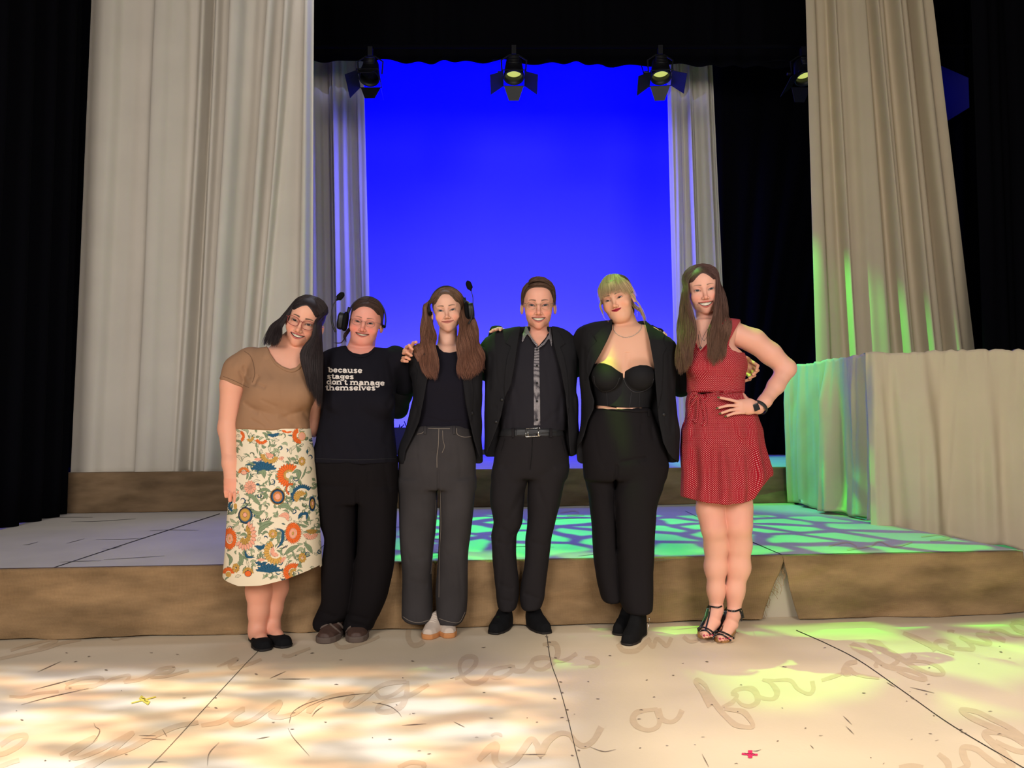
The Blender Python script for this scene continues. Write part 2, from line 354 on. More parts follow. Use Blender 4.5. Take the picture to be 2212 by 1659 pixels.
# march camera-side rays of given pixels onto a surface
def march(f, u, v, Y0, Ymax=None, it=60):
    r = ray(u, v); r = r/np.linalg.norm(r, axis=-1)[:, None]; t = Y0/r[:, 1]; o = np.array([0, 0, CH]); mx = (Y0+.6)/r[:, 1]
    for _ in range(it):
        d = f(o+r*t[:, None]); t = np.minimum(t+np.clip(d, -.02, .1)*.8, mx)
    return o+r*t[:, None], r, t >= mx-1e-4
def fixmiss(P, miss, r):
    if miss.any() and not miss.all():
        Y = P[:, 1].copy(); ok = np.where(~miss)[0]
        for i in np.where(miss)[0]:
            j = ok[np.argmin(np.abs(P[ok, 2]*1-P[i, 2])+np.abs(P[ok, 0]-P[i, 0]))]; s = Y[j]/r[i, 1]; P[i] = np.array([0, 0, CH])+r[i]*s
    return P
def drape(poly, f, Y0, off=.003, th=.004, step=1.6):
    """patch of cloth cut to a pixel outline and laid on surface f; returns V,F"""
    p = np.asarray(poly, float); u0, v0 = p.min(0)-step; u1, v1 = p.max(0)+step
    us = np.arange(u0, u1+step, step); vs = np.arange(v0, v1+step, step); U, W = np.meshgrid(us, vs, indexing='ij')
    d = poly2(U.ravel(), W.ravel(), p).reshape(U.shape); ins = d < 0
    cell = ins[:-1, :-1] | ins[1:, :-1] | ins[:-1, 1:] | ins[1:, 1:]
    need = np.zeros(U.shape, bool)
    for a in (0, 1):
        for b in (0, 1): need[a:need.shape[0]-1+a, b:need.shape[1]-1+b] |= cell
    id_ = np.full(U.shape, -1); id_[need] = np.arange(need.sum())
    uu = U[need]; vv = W[need]; o = ~ins[need]
    if o.any():   # snap outside verts to outline
        bu = np.zeros(o.sum()); bv = bu.copy(); bd = bu+1e18; x = uu[o]; y = vv[o]
        for i in range(len(p)):
            a = p[i]; e = p[i-1]-a; t = np.clip(((x-a[0])*e[0]+(y-a[1])*e[1])/(e@e+1e-12), 0, 1)
            cx = a[0]+e[0]*t; cy = a[1]+e[1]*t; dd = (x-cx)**2+(y-cy)**2; m = dd < bd
            bu[m] = cx[m]; bv[m] = cy[m]; bd[m] = dd[m]
        uu[o] = bu; vv[o] = bv
    P, r, ms = march(f, uu, vv, Y0); P = fixmiss(P, ms, r)
    A = P-r*(off+th); Bk = P-r*off
    ci = np.argwhere(cell); q = [id_[ci[:, 0], ci[:, 1]], id_[ci[:, 0], ci[:, 1]+1], id_[ci[:, 0]+1, ci[:, 1]+1], id_[ci[:, 0]+1, ci[:, 1]]]
    Fq = np.stack(q, 1); n = len(P); F = [Fq, Fq[:, ::-1]+n]
    cset = np.zeros((cell.shape[0]+2, cell.shape[1]+2), bool); cset[1:-1, 1:-1] = cell
    side = []
    for (di, dj, c1, c2) in ((-1, 0, 0, 1), (1, 0, 2, 3), (0, -1, 3, 0), (0, 1, 1, 2)):
        m = ~cset[ci[:, 0]+1+di, ci[:, 1]+1+dj]; a = Fq[m, c1]; b = Fq[m, c2]; side.append(np.stack([b, a, a+n, b+n], 1))
    return np.vstack([A, Bk]), np.vstack(F+side)
def ribbon(pts, wpx, f, Y0, off=.002, th=.002, n=None, plane=None):
    """raised or painted line along pixel points; wpx may be array"""
    p = np.asarray(pts, float); L = np.linalg.norm(np.diff(p, axis=0), axis=1).sum(); n = n or max(3, int(L/2.5))
    c = spline(p, n); t = np.gradient(c, axis=0); t /= np.linalg.norm(t, axis=1)[:, None]+1e-9; nn = np.stack([-t[:, 1], t[:, 0]], 1)
    wv = np.interp(np.linspace(0, 1, n), np.linspace(0, 1, np.size(wpx)), np.atleast_1d(wpx))[:, None]/2
    U = np.concatenate([c+nn*wv, c, c-nn*wv]); 
    if plane is not None: P = GR(U[:, 0], U[:, 1], plane); r = np.tile([0, 0, -1.], (len(P), 1))
    else: P, r, ms = march(f, U[:, 0], U[:, 1], Y0); P = fixmiss(P, ms, r)
    if plane is not None:   # paint on a floor: one skin, rising a hair along the stroke so crossings never coincide
        P = P.copy(); P[:, 2] += off+th+.0004*np.tile(np.linspace(0, 1, n), 3); i = np.arange(n-1)
        return P, np.vstack([np.stack([s_*n+i, (s_+1)*n+i, (s_+1)*n+i+1, s_*n+i+1], 1) for s_ in range(2)])
    A = P-r*(off+th); Bk = P-r*off
    F = []
    for s_ in range(2):
        i = np.arange(n-1); F.append(np.stack([s_*n+i, s_*n+i+1, (s_+1)*n+i+1, (s_+1)*n+i], 1))
    F.append(np.stack([i, i+1, 3*n+i+1, 3*n+i], 1)[:, ::-1]); F.append(np.stack([2*n+i, 2*n+i+1, 5*n+i+1, 5*n+i], 1))
    return np.vstack([A, Bk]), np.vstack(F)
def hsh(a, b=0): return np.mod(np.sin(a*127.1+b*311.7)*43758.5453, 1)
def vnoise(x, y, seed=0):
    xi = np.floor(x); yi = np.floor(y); fx = x-xi; fy = y-yi; fx = fx*fx*(3-2*fx); fy = fy*fy*(3-2*fy)
    g = lambda i, j: hsh(xi+i+seed*17.3, yi+j)
    return (g(0, 0)*(1-fx)+g(1, 0)*fx)*(1-fy)+(g(0, 1)*(1-fx)+g(1, 1)*fx)*fy
# ================================================================ SETTING
CREAM = srgb(226, 208, 180)
m_floor = mat('painted_floor', CREAM, .55, var=.05, vscale=2.2, bump=.0006, bscale=60, spec=.25)
m_letter = mat('faded_brown_paint', srgb(210, 187, 157), .6, var=.05, vscale=30)
m_seam = mat('dark_seam', (.03, .025, .02), .9)
m_scuff = mat('grey_scuff', (.22, .17, .13), .9)
m_muslin = mat('muslin', srgb(222, 214, 200), .95, bump=.0004, bscale=500, var=.03, vscale=3, spec=.05)
m_muslin_w = mat('warm_muslin', srgb(214, 198, 170), .95, bump=.0004, bscale=500, var=.03, vscale=3, spec=.05)
m_black = mat('black_velour', (.0036, .0036, .0052), 1, bump=.0006, bscale=300, spec=.02)
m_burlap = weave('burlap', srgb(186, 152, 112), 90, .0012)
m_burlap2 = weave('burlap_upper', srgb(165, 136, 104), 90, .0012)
m_deck = mat('platform_deck', srgb(208, 200, 188), .6, var=.07, vscale=2.5, bump=.0008, bscale=30)
m_deck_side = mat('platform_side', srgb(200, 188, 165), .8)
m_metal = mat('black_metal', (.012, .012, .014), .45, spec=.4)
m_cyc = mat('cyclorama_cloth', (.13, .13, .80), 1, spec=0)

def struct(name, o): o.name = name; o['kind'] = 'structure'; return o
# floor
V, F = [], []
b = MB(); b.box((0, 4.5, -.05), (16, 18, .1)); floor = b.build('floor', m_floor); floor['kind'] = 'structure'
b = MB(); b.box((0, 13.6, 4.5), (16, .2, 9.2)); o = b.build('wall_back', m_black); o['kind'] = 'structure'
b = MB(); b.box((0, 5.5, 9.15), (13.4, 16.4, .1)); o = b.build('ceiling', m_black); o['kind'] = 'structure'
for nm, x in (('wall_left', -6.6), ('wall_right', 6.6)):
    b = MB(); b.box((x, 5.5, 4.5), (.2, 16.4, 9.2)); o = b.build(nm, m_black); o['kind'] = 'structure'
# floor lettering, seams and scuffs -------------------------------------------------
def z1(L, x0=0): return [(x0+x/3.95, 1360+y/3.95) for x, y in L]
def z5(L): return [(1752+x/4.622, 1300+y/4.622) for x, y in L]
LT = []   # (points, width px)
def st(pts, w): LT.append((pts, w))
# left: 'e', 'one', 'y'
st(z1([(0, 990), (110, 920), (220, 905), (180, 980), (60, 1050), (-20, 1070)]), 11)
st(z1([(-20, 1180), (80, 1140), (165, 1115)]), 10)
st(z1([(510, 1070), (640, 1000), (810, 925), (700, 1010), (600, 1085), (680, 1095), (850, 1030), (1000, 950), (1130, 885), (1000, 1000), (900, 1090), (760, 1181), (700, 1230)]), [6, 12, 12, 9, 9, 10, 10, 10, 12, 12, 11])
st(z1([(640, 1190), (850, 1110), (1100, 1020), (1290, 920), (1500, 830), (1690, 795)]), [8, 11, 12, 12, 9])
st(z1([(80, 570), (200, 575), (330, 545), (500, 530)]), 6)
st(z1([(560, 470), (700, 420), (850, 410), (870, 440), (780, 490), (560, 500), (840, 470), (960, 420), (1100, 390), (1080, 440), (1060, 450), (1180, 430), (1260, 400), (1370, 340), (1480, 325), (1440, 365), (1330, 375), (1290, 410), (1420, 400), (1610, 350)]), [7, 8, 8, 7, 6, 8, 8, 6, 6])
st(z1([(0, 250), (180, 210), (380, 165), (520, 120), (690, 85)]), 7)
st(z1([(90, 180), (260, 130), (430, 90), (480, 100), (330, 165)]), 6)
st(z1([(920, 60), (980, 90), (1080, 70), (1270, 50)]), 4)
st(z1([(1850, 320), (2020, 250), (1960, 300), (1990, 330), (2140, 290), (2230, 255)]), [3, 8, 9, 8, 6])
# 'ung'
X = 460
st(z1([(-100, 820), (60, 790), (180, 720), (260, 680), (180, 730), (150, 780), (200, 815), (340, 770), (470, 680), (570, 620), (540, 690), (490, 730), (560, 750), (690, 720), (780, 660), (860, 590)], X), [8, 11, 11, 12, 10, 10, 11, 11, 12, 10, 9, 8])
st(z1([(880, 590), (850, 650), (820, 700), (900, 620), (1050, 565), (1190, 555), (1150, 600), (1130, 640), (1190, 650), (1300, 580), (1400, 500), (1500, 460), (1650, 445)], X), [12, 13, 10, 10, 9, 11, 10, 10, 9, 11, 8])
st(z1([(1380, 520), (1430, 580), (1530, 560), (1640, 480), (1655, 445), (1650, 560), (1600, 660), (1470, 705), (1400, 680), (1470, 620), (1640, 580), (1840, 470)], X), [9, 8, 8, 10, 13, 13, 10, 9, 9, 11, 7])
st(z1([(590, 220), (640, 230), (720, 200), (830, 160)], X), [8, 7, 5])
st(z1([(1680, -40), (1665, 60), (1700, 130), (1760, 130), (1800, 100)], X), 11)
st(z1([(1040, 110), (1080, 150), (1160, 145), (1330, 100), (1420, 60)], X), [8, 10, 7, 6])
# dash + 'lad'
X = 980
st(z1([(10, 420), (60, 400), (170, 320), (190, 250), (130, 230), (70, 260), (50, 330), (90, 420), (170, 460), (260, 430), (330, 350), (490, 310)], X), [7, 8, 10, 11, 8, 9, 12, 12, 9, 7])
st(z1([(330, 340), (320, 400), (400, 410), (490, 360), (500, 310), (520, 350), (600, 350), (660, 290)], X), [9, 9, 9, 11, 10, 8])
st(z1([(760, 130), (860, 120), (890, 190), (860, 270), (760, 340), (680, 320), (680, 260), (780, 240), (900, 270), (980, 250), (1050, 205)], X), [7, 12, 12, 9, 8, 11, 8, 8, 9])
st(z1([(1120, 240), (1190, 250), (1230, 280), (1200, 310), (1150, 318)], X), [6, 11, 10, 5])
st(z1([(1400, 120), (1450, 180), (1560, 180), (1640, 110), (1680, 80)], X), 11)
st(z1([(1650, 80), (1700, 150), (1730, 80), (1780, 110), (1820, 140), (1860, 70)], X), 9)
st(z1([(1960, 60), (2010, 100), (2070, 95), (2120, 60)], X), 8)
# 'in'
st(z1([(210, 1120), (300, 1020), (360, 990), (350, 1060), (360, 1130), (420, 1165), (520, 1120), (590, 1030), (660, 940), (710, 980), (740, 1060), (800, 960), (900, 890), (990, 900), (1040, 960), (1110, 995), (1190, 950), (1260, 835)], X), [10, 16, 17, 14, 11, 13, 14, 14, 12, 16, 16, 12, 10, 12, 12, 12, 14])
st(z1([(320, 910), (350, 890), (400, 895), (400, 915)], X), 6)
st(z1([(1580, 1181), (1690, 1135), (1800, 1150), (1790, 1181)], 460), 10)
# 'a'
st(z1([(1740, 680), (1650, 690), (1560, 710), (1530, 770), (1570, 830), (1660, 860), (1740, 830), (1760, 760), (1740, 680), (1770, 760), (1850, 790), (1910, 760), (1950, 690)], X), [8, 8, 12, 15, 10, 9, 10, 16, 16, 9, 9, 12])
X = 1400   # 'far'
st(z1([(530, 660), (510, 620), (470, 540), (410, 460), (420, 430), (490, 480), (530, 570), (600, 670), (680, 760), (760, 820), (880, 835), (890, 800), (820, 710), (740, 690), (650, 680)], X), [12, 14, 9, 10, 8, 12, 13, 11, 13, 9, 9, 13, 10, 7])
st(z1([(630, 665), (720, 620), (760, 560), (720, 550), (770, 510), (880, 505), (930, 560), (930, 620), (870, 655), (800, 640), (750, 590)], X), [7, 11, 8, 10, 9, 14, 14, 10, 8, 6])
st(z1([(900, 520), (960, 580), (1070, 590), (1100, 530), (1040, 450), (980, 430), (1070, 435), (1210, 435), (1280, 510), (1370, 550), (1410, 510), (1400, 440)], X), [12, 9, 8, 14, 8, 6, 6, 8, 9, 7, 9, 10])
st(z1([(1480, 435), (1560, 410), (1650, 380)], X), [7, 9, 7])
# 'off'
st(z5([(460, 600), (370, 620), (330, 690), (370, 720), (380, 670), (440, 720), (560, 750), (680, 765)]), [9, 12, 14, 10, 7, 7, 5])
st(z5([(670, 640), (640, 640), (660, 590), (570, 530), (420, 450), (420, 430), (520, 470), (650, 580), (770, 650), (1000, 690), (1140, 760), (1120, 780), (980, 745), (860, 690)]), [9, 9, 12, 11, 7, 9, 10, 12, 9, 8, 9, 8, 7])
st(z5([(790, 640), (860, 600), (850, 550), (720, 480), (580, 410), (590, 395), (680, 410), (770, 490), (900, 570), (1050, 660), (1200, 720), (1320, 720), (1270, 650), (1130, 600), (960, 590), (1040, 560), (1000, 530)]), [7, 12, 13, 11, 8, 8, 13, 11, 9, 8, 8, 9, 7, 6, 8, 9])
# 'king'
st(z5([(920, 310), (1060, 370), (1200, 440), (1240, 490)]), [8, 12, 13, 11])
st(z5([(1180, 430), (1300, 480), (1430, 525)]), [8, 9, 6])
st(z5([(1270, 460), (1240, 410), (1320, 390), (1430, 430), (1380, 460), (1540, 475), (1620, 470), (1570, 400), (1480, 350)]), [7, 10, 8, 10, 8, 8, 10, 10, 7])
st(z5([(1570, 390), (1700, 420), (1790, 420), (1740, 370), (1660, 320), (1780, 340), (1930, 390), (1830, 330), (1800, 290), (1900, 290), (2010, 340), (2126, 345)]), [6, 9, 9, 11, 7, 8, 9, 10, 7, 8, 7, 7])
st(z5([(2000, 215), (2070, 205), (2160, 230)]), 9)
st(z5([(1990, 220), (2060, 290), (2180, 320)]), 8)
st(z5([(1360, 295), (1400, 290), (1430, 302)]), 6)
# 'and'
st(z5([(1270, 1520), (1360, 1600), (1400, 1700), (1560, 1640), (1530, 1560), (1520, 1460), (1640, 1470), (1760, 1560), (1880, 1640), (2010, 1640), (1940, 1540), (1870, 1460), (1740, 1340), (1760, 1300), (1880, 1310), (2000, 1350), (2130, 1430)]), [10, 15, 13, 13, 16, 12, 12, 13, 14, 15, 18, 15, 13, 11, 9, 9])
st(z5([(2150, 1500), (2050, 1490), (1930, 1440), (1840, 1390)]), [12, 11, 8])
st(z5([(2180, 1400), (2000, 1270), (1800, 1170), (1650, 1100), (1500, 1080), (1580, 1150), (1750, 1230), (1950, 1310), (2130, 1400)]), [9, 11, 11, 11, 10, 12, 13, 14, 12])
st(z5([(880, 1659), (1000, 1640), (1120, 1659)]), 12)
WORDS = [(0, 1, 'loop and stroke of a faded word at the far left edge of the floor'), (2, 3, 'large faded brush letter with a crossing tail at the lower left of the floor'), (4, 5, 'smudged faded word left of and beyond the yellow tape cross'), (6, 8, 'faint brush strokes on the floor at the far left by the burlap'),
         (9, 9, 'small faded brush curve in front of the black flat shoes'), (10, 12, 'large faded cursive letters on the floor in front of the woman in the brown T-shirt and the slogan T-shirt'), (13, 13, 'short faded dash-like stroke beside the black flat shoes'), (14, 15, 'faded curved strokes around the brown clogs and trainers'),
         (16, 19, 'faded cursive word lad with a comma in front of the man in glasses'), (20, 22, 'faded cursive letters by the black boots and the wedge sandals'), (23, 24, 'faded painted word in, at the bottom centre of the floor'), (25, 25, 'faded brush arc cut by the bottom edge, left of centre'), (26, 26, 'single faded painted letter a on the floor right of centre'),
         (27, 29, 'faded painted word far, just right of the letter a'), (30, 30, 'painted hyphen after the word far'), (31, 33, 'faded painted word off with two long loops'), (34, 40, 'faded painted word starting with k near the right edge'), (41, 43, 'large faded painted word at the lower right corner'), (44, 44, 'tip of a faded letter cut by the bottom edge, left of the lower right word')]
for a_, z_, lb in WORDS:
    b = MB()
    for i in range(a_, min(z_+1, len(LT))):
        V, F = ribbon(LT[i][0], LT[i][1], None, 0, off=.0002+.0002*(i % 4), th=.0002, plane=0.0); b.add(V, F)
    tag(b.build('painted_lettering', m_letter, smooth=False), ' '.join(lb.split()[:16]), 'lettering', 'faded lettering on the stage floor')
assert len(LT) == 45, len(LT)
SEAM = ['running from the black flat shoes to the lower left', 'running down the middle from between the boots', 'running diagonally to the lower right corner', 'just in front of the black flat shoes']
for p, wd in ([(530, 1435), (470, 1500), (360, 1620), (300, 1680)], .9), ([(1181, 1372), (1190, 1430), (1207, 1480), (1225, 1545), (1243, 1620), (1256, 1670)], 1.3), ([(1720, 1362), (1790, 1393), (1860, 1430), (1960, 1500), (2060, 1570), (2215, 1662)], 1.4), ([(530, 1435), (560, 1405)], .9):
    b = MB(); V, F = ribbon(p, wd, None, 0, .0004, .0016, plane=0.0); b.add(V, F); tag(b.build('floor_seam', m_seam, smooth=False), 'dark board seam in the floor '+SEAM.pop(0), 'floor seam', 'seams in the stage floor')
b = MB()
rs = np.random.RandomState(4)
sc = [z1(q) for q in ([(320, 365), (520, 275)], [(180, 645), (420, 580), (760, 505)], [(270, 520), (650, 420)], [(800, 800), (815, 835), (850, 860), (835, 910), (795, 965)], [(1185, 908), (1330, 912)], [(1200, 930), (1415, 945)], [(1385, 855), (1425, 920)], [(1870, 965), (1785, 1060), (1768, 1165)], [(1310, 1140), (1370, 1132), (1430, 1135)])]
sc += [z1(q, 460) for q in ([(485, 420), (620, 360)], [(660, 740), (700, 690), (790, 640), (930, 595)], [(650, 800), (665, 740)], [(800, 665), (950, 605), (1150, 565), (1350, 545)], [(845, 745), (880, 700), (940, 660)], [(1360, 625), (1500, 655), (1580, 710), (1610, 750)], [(640, 845), (680, 920), (740, 990), (820, 1080)], [(1610, 822), (1820, 808)], [(545, 425), (830, 425)], [(370, 938), (485, 918)])]
sc += [z1(q, 980) for q in ([(1160, 1005), (1280, 1045), (1385, 1028)], [(580, 1070), (790, 1070)], [(0, 790), (95, 838)])]
sc += [z1(q, 1400) for q in ([(1665, 740), (1740, 815)], [(1690, 830), (1760, 900)], [(460, 1065), (520, 1180)], [(890, 1040), (930, 1040), (965, 1028)], [(1385, 990), (1415, 1022)])]
sc += [z5(q) for q in ([(990, 857), (1230, 915)], [(755, 808), (840, 858)], [(990, 960), (1060, 990)], [(1490, 1305), (1560, 1318)])]
for p in sc:
    V, F = ribbon(p, [.4, 1.6, .4], None, 0, .0013, .0009, plane=0.0); b.add(V, F)
for _ in range(90):   # nail holes, paint specks
    u = rs.uniform(0, 2212); v = rs.uniform(1395, 1655); l = rs.uniform(1.0, 4.5)
    V, F = ribbon([(u-l, v+rs.uniform(-1, 1)), (u, v), (u+l, v+rs.uniform(-1, 1))], [.5, rs.uniform(.8, 2.2), .5], None, 0, .0013, .0009, plane=0.0); b.add(V, F)
for x, y in ((1181, 1376), (1187, 1388), (1184, 1398), (1200, 1422), (1211, 1474), (1225, 1534), (1250, 1622), (1236, 1633), (1214, 1497), (1198, 1510), (465, 1508), (466, 1530), (553, 1457), (47, 1556), (229, 1448), (891, 1429), (1527, 1430), (2162, 1409), (2076, 1577)):
    V, F = ribbon([(x-3, y-.5), (x, y), (x+3.4, y+.8)], [1, 2.6, 1], None, 0, .0013, .0009, plane=0.0); b.add(V, F)
sm = b.build('scuff_marks', m_scuff, smooth=False); tag(sm, 'dark nail holes, scratches and scuffs scattered over the cream stage floor', 'scuff marks', kind='stuff')
# tape crosses
def tape(name, pieces, col, label, scrib=None):
    m = mat(name+'_tape', col, .6, spec=.3); b = MB()
    for i, (p, wd) in enumerate(pieces):
        V, F = ribbon(p, wd, None, 0, .0015+.0003*i, .0008, plane=0.0); b.add(V, F)
    o = b.build(name, m, smooth=False); tag(o, label, 'tape mark', 'spike marks on the floor')
    b = MB()
    for p, wd in scrib:
        V, F = ribbon(p, wd, None, 0, .003, .0004, plane=0.0); b.add(V, F)
    b.build('handwriting', mat(name+'_ink', (.03, .01, .01), .7), o, smooth=False)
tape('spike_mark', [(z1([(1120, 632), (1330, 578)]), 2.6), (z1([(1195, 580), (1272, 635)]), 9)], srgb(205, 190, 80),
     'yellow tape cross on the cream floor at the left', [(z1([(1205, 590), (1240, 600), (1230, 612), (1262, 622)]), 1)])
xx = z1([(800, 1065), (935, 1074)], 1400); yy = z1([(872, 1036), (872, 1102)], 1400)
tape('spike_mark', [(xx, 4), (yy, 9.5)], srgb(235, 50, 100), 'pink tape cross on the floor near the front right',
     [(z1([(825, 1060), (835, 1070), (850, 1062), (858, 1072), (872, 1064), (884, 1074), (892, 1066), (912, 1074)], 1400), .9)])

# ---------------------------------------------------------------- platforms
def slab(name, poly, z0, z1_, mtop, mside, label, cat='platform', group=None):
    """extruded deck with a plywood lip"""
    b = MB(); p = np.array(poly, float); n = len(p)
    for (a, c, off, mi) in ((z1_-.03, z1_, .0, 0), (z0, z1_-.03, .02, 1)):
        cen = p.mean(0); q = p+(cen-p)/np.linalg.norm(cen-p, axis=1)[:, None]*off
        V = np.vstack([np.c_[q, np.full(n, a)], np.c_[q, np.full(n, c)]])
        F = [tuple(range(n))[::-1], tuple(range(n, 2*n))]+[(i, (i+1) % n, n+(i+1) % n, n+i) for i in range(n)]
        b.add(V, F, mi)
    o = b.build(name, mtop, mats=[mtop, mside]); tag(o, label, cat, group); return o
H1, H2 = .34, .665
FL = (-3.3, 3.72); FR = (2.96, 4.33)     # front corners of the low platform
low = slab('stage_platform', [FL, FR, (2.72, 5.62), (2.60, 6.95), (-3.72, 6.15)], 0, H1, m_deck, m_deck_side,
           'wide low cream platform directly behind the six people', 'platform', 'stepped stage platforms')
UL = (-3.72, 6.18); UR = (2.64, 6.98)
up = slab('stage_platform', [UL, UR, (3.9, 9.3), (3.9, 10.0), (-4.2, 9.6)], 0, H2, m_deck, m_deck_side,
          'upper cream platform at the back, lit blue, under the far curtains', 'platform', 'stepped stage platforms')
rp = slab('stage_platform', [(3.02, 4.62), (5.2, 4.85), (5.2, 5.35), (3.75, 5.24), (2.99, 5.2)], 0, .20, m_deck, m_deck_side,
          'sliver of a lower platform at the right edge beyond the low one', 'platform', 'stepped stage platforms')
# seams and old brush marks on the low deck
b = MB()
for p, wd in ([(103, 1231), (300, 1166), (475, 1110)], 1.4), ([(1626, 1172), (1690, 1199)], 1.2), ([(640, 1232), (720, 1160)], 1.0), ([(1690, 1199), (1560, 1142), (1480, 1104)], .7):
    b = MB(); V, F = ribbon(p, wd, None, 0, .0005, .001, plane=H1); b.add(V, F); b.build('deck_seam', m_seam, low, smooth=False)
b = MB()
for _ in range(26):
    u = rs.uniform(20, 2000); v = rs.uniform(1108, 1215); l = rs.uniform(15, 70)
    if u > 1750 and v > 1170: continue
    V, F = ribbon([(u-l, v+rs.uniform(0, 6)), (u-l*.2, v+rs.uniform(-2, 2)), (u+l, v-rs.uniform(0, 7))], [.3, .8, .3], None, 0, .0005, .001, plane=H1); b.add(V, F)
o = b.build('deck_scuffs', mat('deck_marks', (.09, .08, .075), .9), low, smooth=False); o['kind'] = 'stuff'
b = MB()
for q in ([(1790, 1180), (1830, 1172), (1850, 1182), (1830, 1188), (1880, 1180), (1900, 1170), (1930, 1182), (1970, 1172)], [(1210, 1108), (1240, 1104), (1250, 1110), (1225, 1114), (1262, 1112)], [(1990, 1160), (2030, 1156), (2050, 1164), (2010, 1168), (2060, 1160)], [(1540, 1112), (1600, 1110), (1660, 1116)]):
    b = MB(); V, F = ribbon(q, 3, None, 0, .0005, .001, plane=H1); b.add(V, F); b.build('deck_lettering', m_letter, low, smooth=False)

# ---------------------------------------------------------------- burlap skirts
def skirt(name, a, c, ztop, matr, label, seed, parent, rag=.012, lean=(0, 0), off=.03, n=160):
    a = np.array(a, float); c = np.array(c, float); L = np.linalg.norm(c-a); d = (c-a)/L; nr = np.array([d[1], -d[0]])
    m = 30; S_ = np.linspace(0, 1, n); T = np.linspace(0, 1, m)
    SS, TT = np.meshgrid(S_, T, indexing='ij')
    s = SS*L + (lean[0]*(1-SS)+lean[1]*SS)*TT
    wr = (vnoise(s*3.1+TT*1.4, TT*2+seed, seed)-.5)*.03*TT + (vnoise(s*7+TT*5, TT*3.2, seed+3)-.5)*.018*(TT > .02) + np.abs(vnoise(s*2.2-TT*1.5, TT*4, seed+9)-.5)*.03*TT
    bulge = .004+.018*TT*TT
    o = off+bulge+wr*np.minimum(1, TT*4)
    z = ztop+.004-(ztop+.004)*TT + np.where(TT > .97, rag*(vnoise(s*9, s*0, seed+5)), 0)
    P = np.stack([a[0]+d[0]*s+nr[0]*o, a[1]+d[1]*s+nr[1]*o, z], -1)
    # top edge folded back over the deck
    top = P[:, :1].copy(); top[..., 0] -= nr[0]*(off+.015); top[..., 1] -= nr[1]*(off+.015); top[..., 2] = ztop+.002
    P = np.concatenate([top, P], 1); V = P.reshape(-1, 3)
    o_ = mesh(name, V, gridfaces(n, m+1), matr, None); tag(o_, label, 'burlap skirt', 'burlap skirts on the platform edges')
    md = o_.modifiers.new('thick', 'SOLIDIFY'); md.thickness = .003; md.offset = 1
    return o_
def onfront(u):   # point on low platform front line hit by photo column u at top height
    A = np.array(FL); B = np.array(FR); k = (u-1106)/FPX
    # x = k * depth, depth ~ y*cos + z*sin
    t = np.linspace(0, 1, 2001); Q = A+(B-A)*t[:, None]; uu = 1106+FPX*Q[:, 0]/(Q[:, 1]*CP+(H1-CH)*SP_); return Q[np.argmin(np.abs(uu-u))]
skirt('burlap_skirt', onfront(-200) if False else FL, onfront(612), H1, m_burlap, 'brown burlap on the low platform, left of and behind the woman in the floral skirt', 2, low)
skirt('burlap_skirt', onfront(609), onfront(1690), H1, m_burlap, 'long brown burlap length on the low platform behind the legs of the group', 5, low, lean=(0, -.16), n=260)
skirt('burlap_skirt', onfront(1684), onfront(2198), H1, m_burlap, 'brown burlap length on the low platform right of the woman in the red dress', 8, low, lean=(.07, 0), off=.036)
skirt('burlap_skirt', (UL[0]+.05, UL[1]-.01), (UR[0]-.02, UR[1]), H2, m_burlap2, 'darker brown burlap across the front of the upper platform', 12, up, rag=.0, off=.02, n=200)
for o in bpy.data.objects:
    if o.name.startswith('burlap_skirt') and 'darker' in o['label']:   # upper skirt ends at low deck
        for v in o.data.vertices:
            v.co.z = H1+.002+(v.co.z)/(H2)*(H2-H1)
skirt('burlap_skirt', (3.03, 4.60), (5.2, 4.82), .20, m_burlap, 'small end of burlap at the right edge of the picture, near the low platform corner', 15, rp, off=.02, n=60)
# frayed threads at the torn edge
b = MB()
for i in range(60):
    t = i/59; u = 1686-(1686-1606)*t+rs.uniform(-3, 3); v = 1215+118*t
    Y = 4.17+.002*t; p0 = PT(u, v, Y); p1 = p0+np.array([rs.uniform(.01, .06), -.01, rs.uniform(-.05, .01)]); p2 = p1+np.array([rs.uniform(-.02, .03), -.005, rs.uniform(-.05, -.01)])
    b.tube(spline([p0, p1, p2], 6), .0011, 3)
fr = b.build('frayed_threads', m_burlap, None); tag(fr, 'frayed loose threads along the torn edge of the burlap behind the red dress', 'threads', kind='stuff')

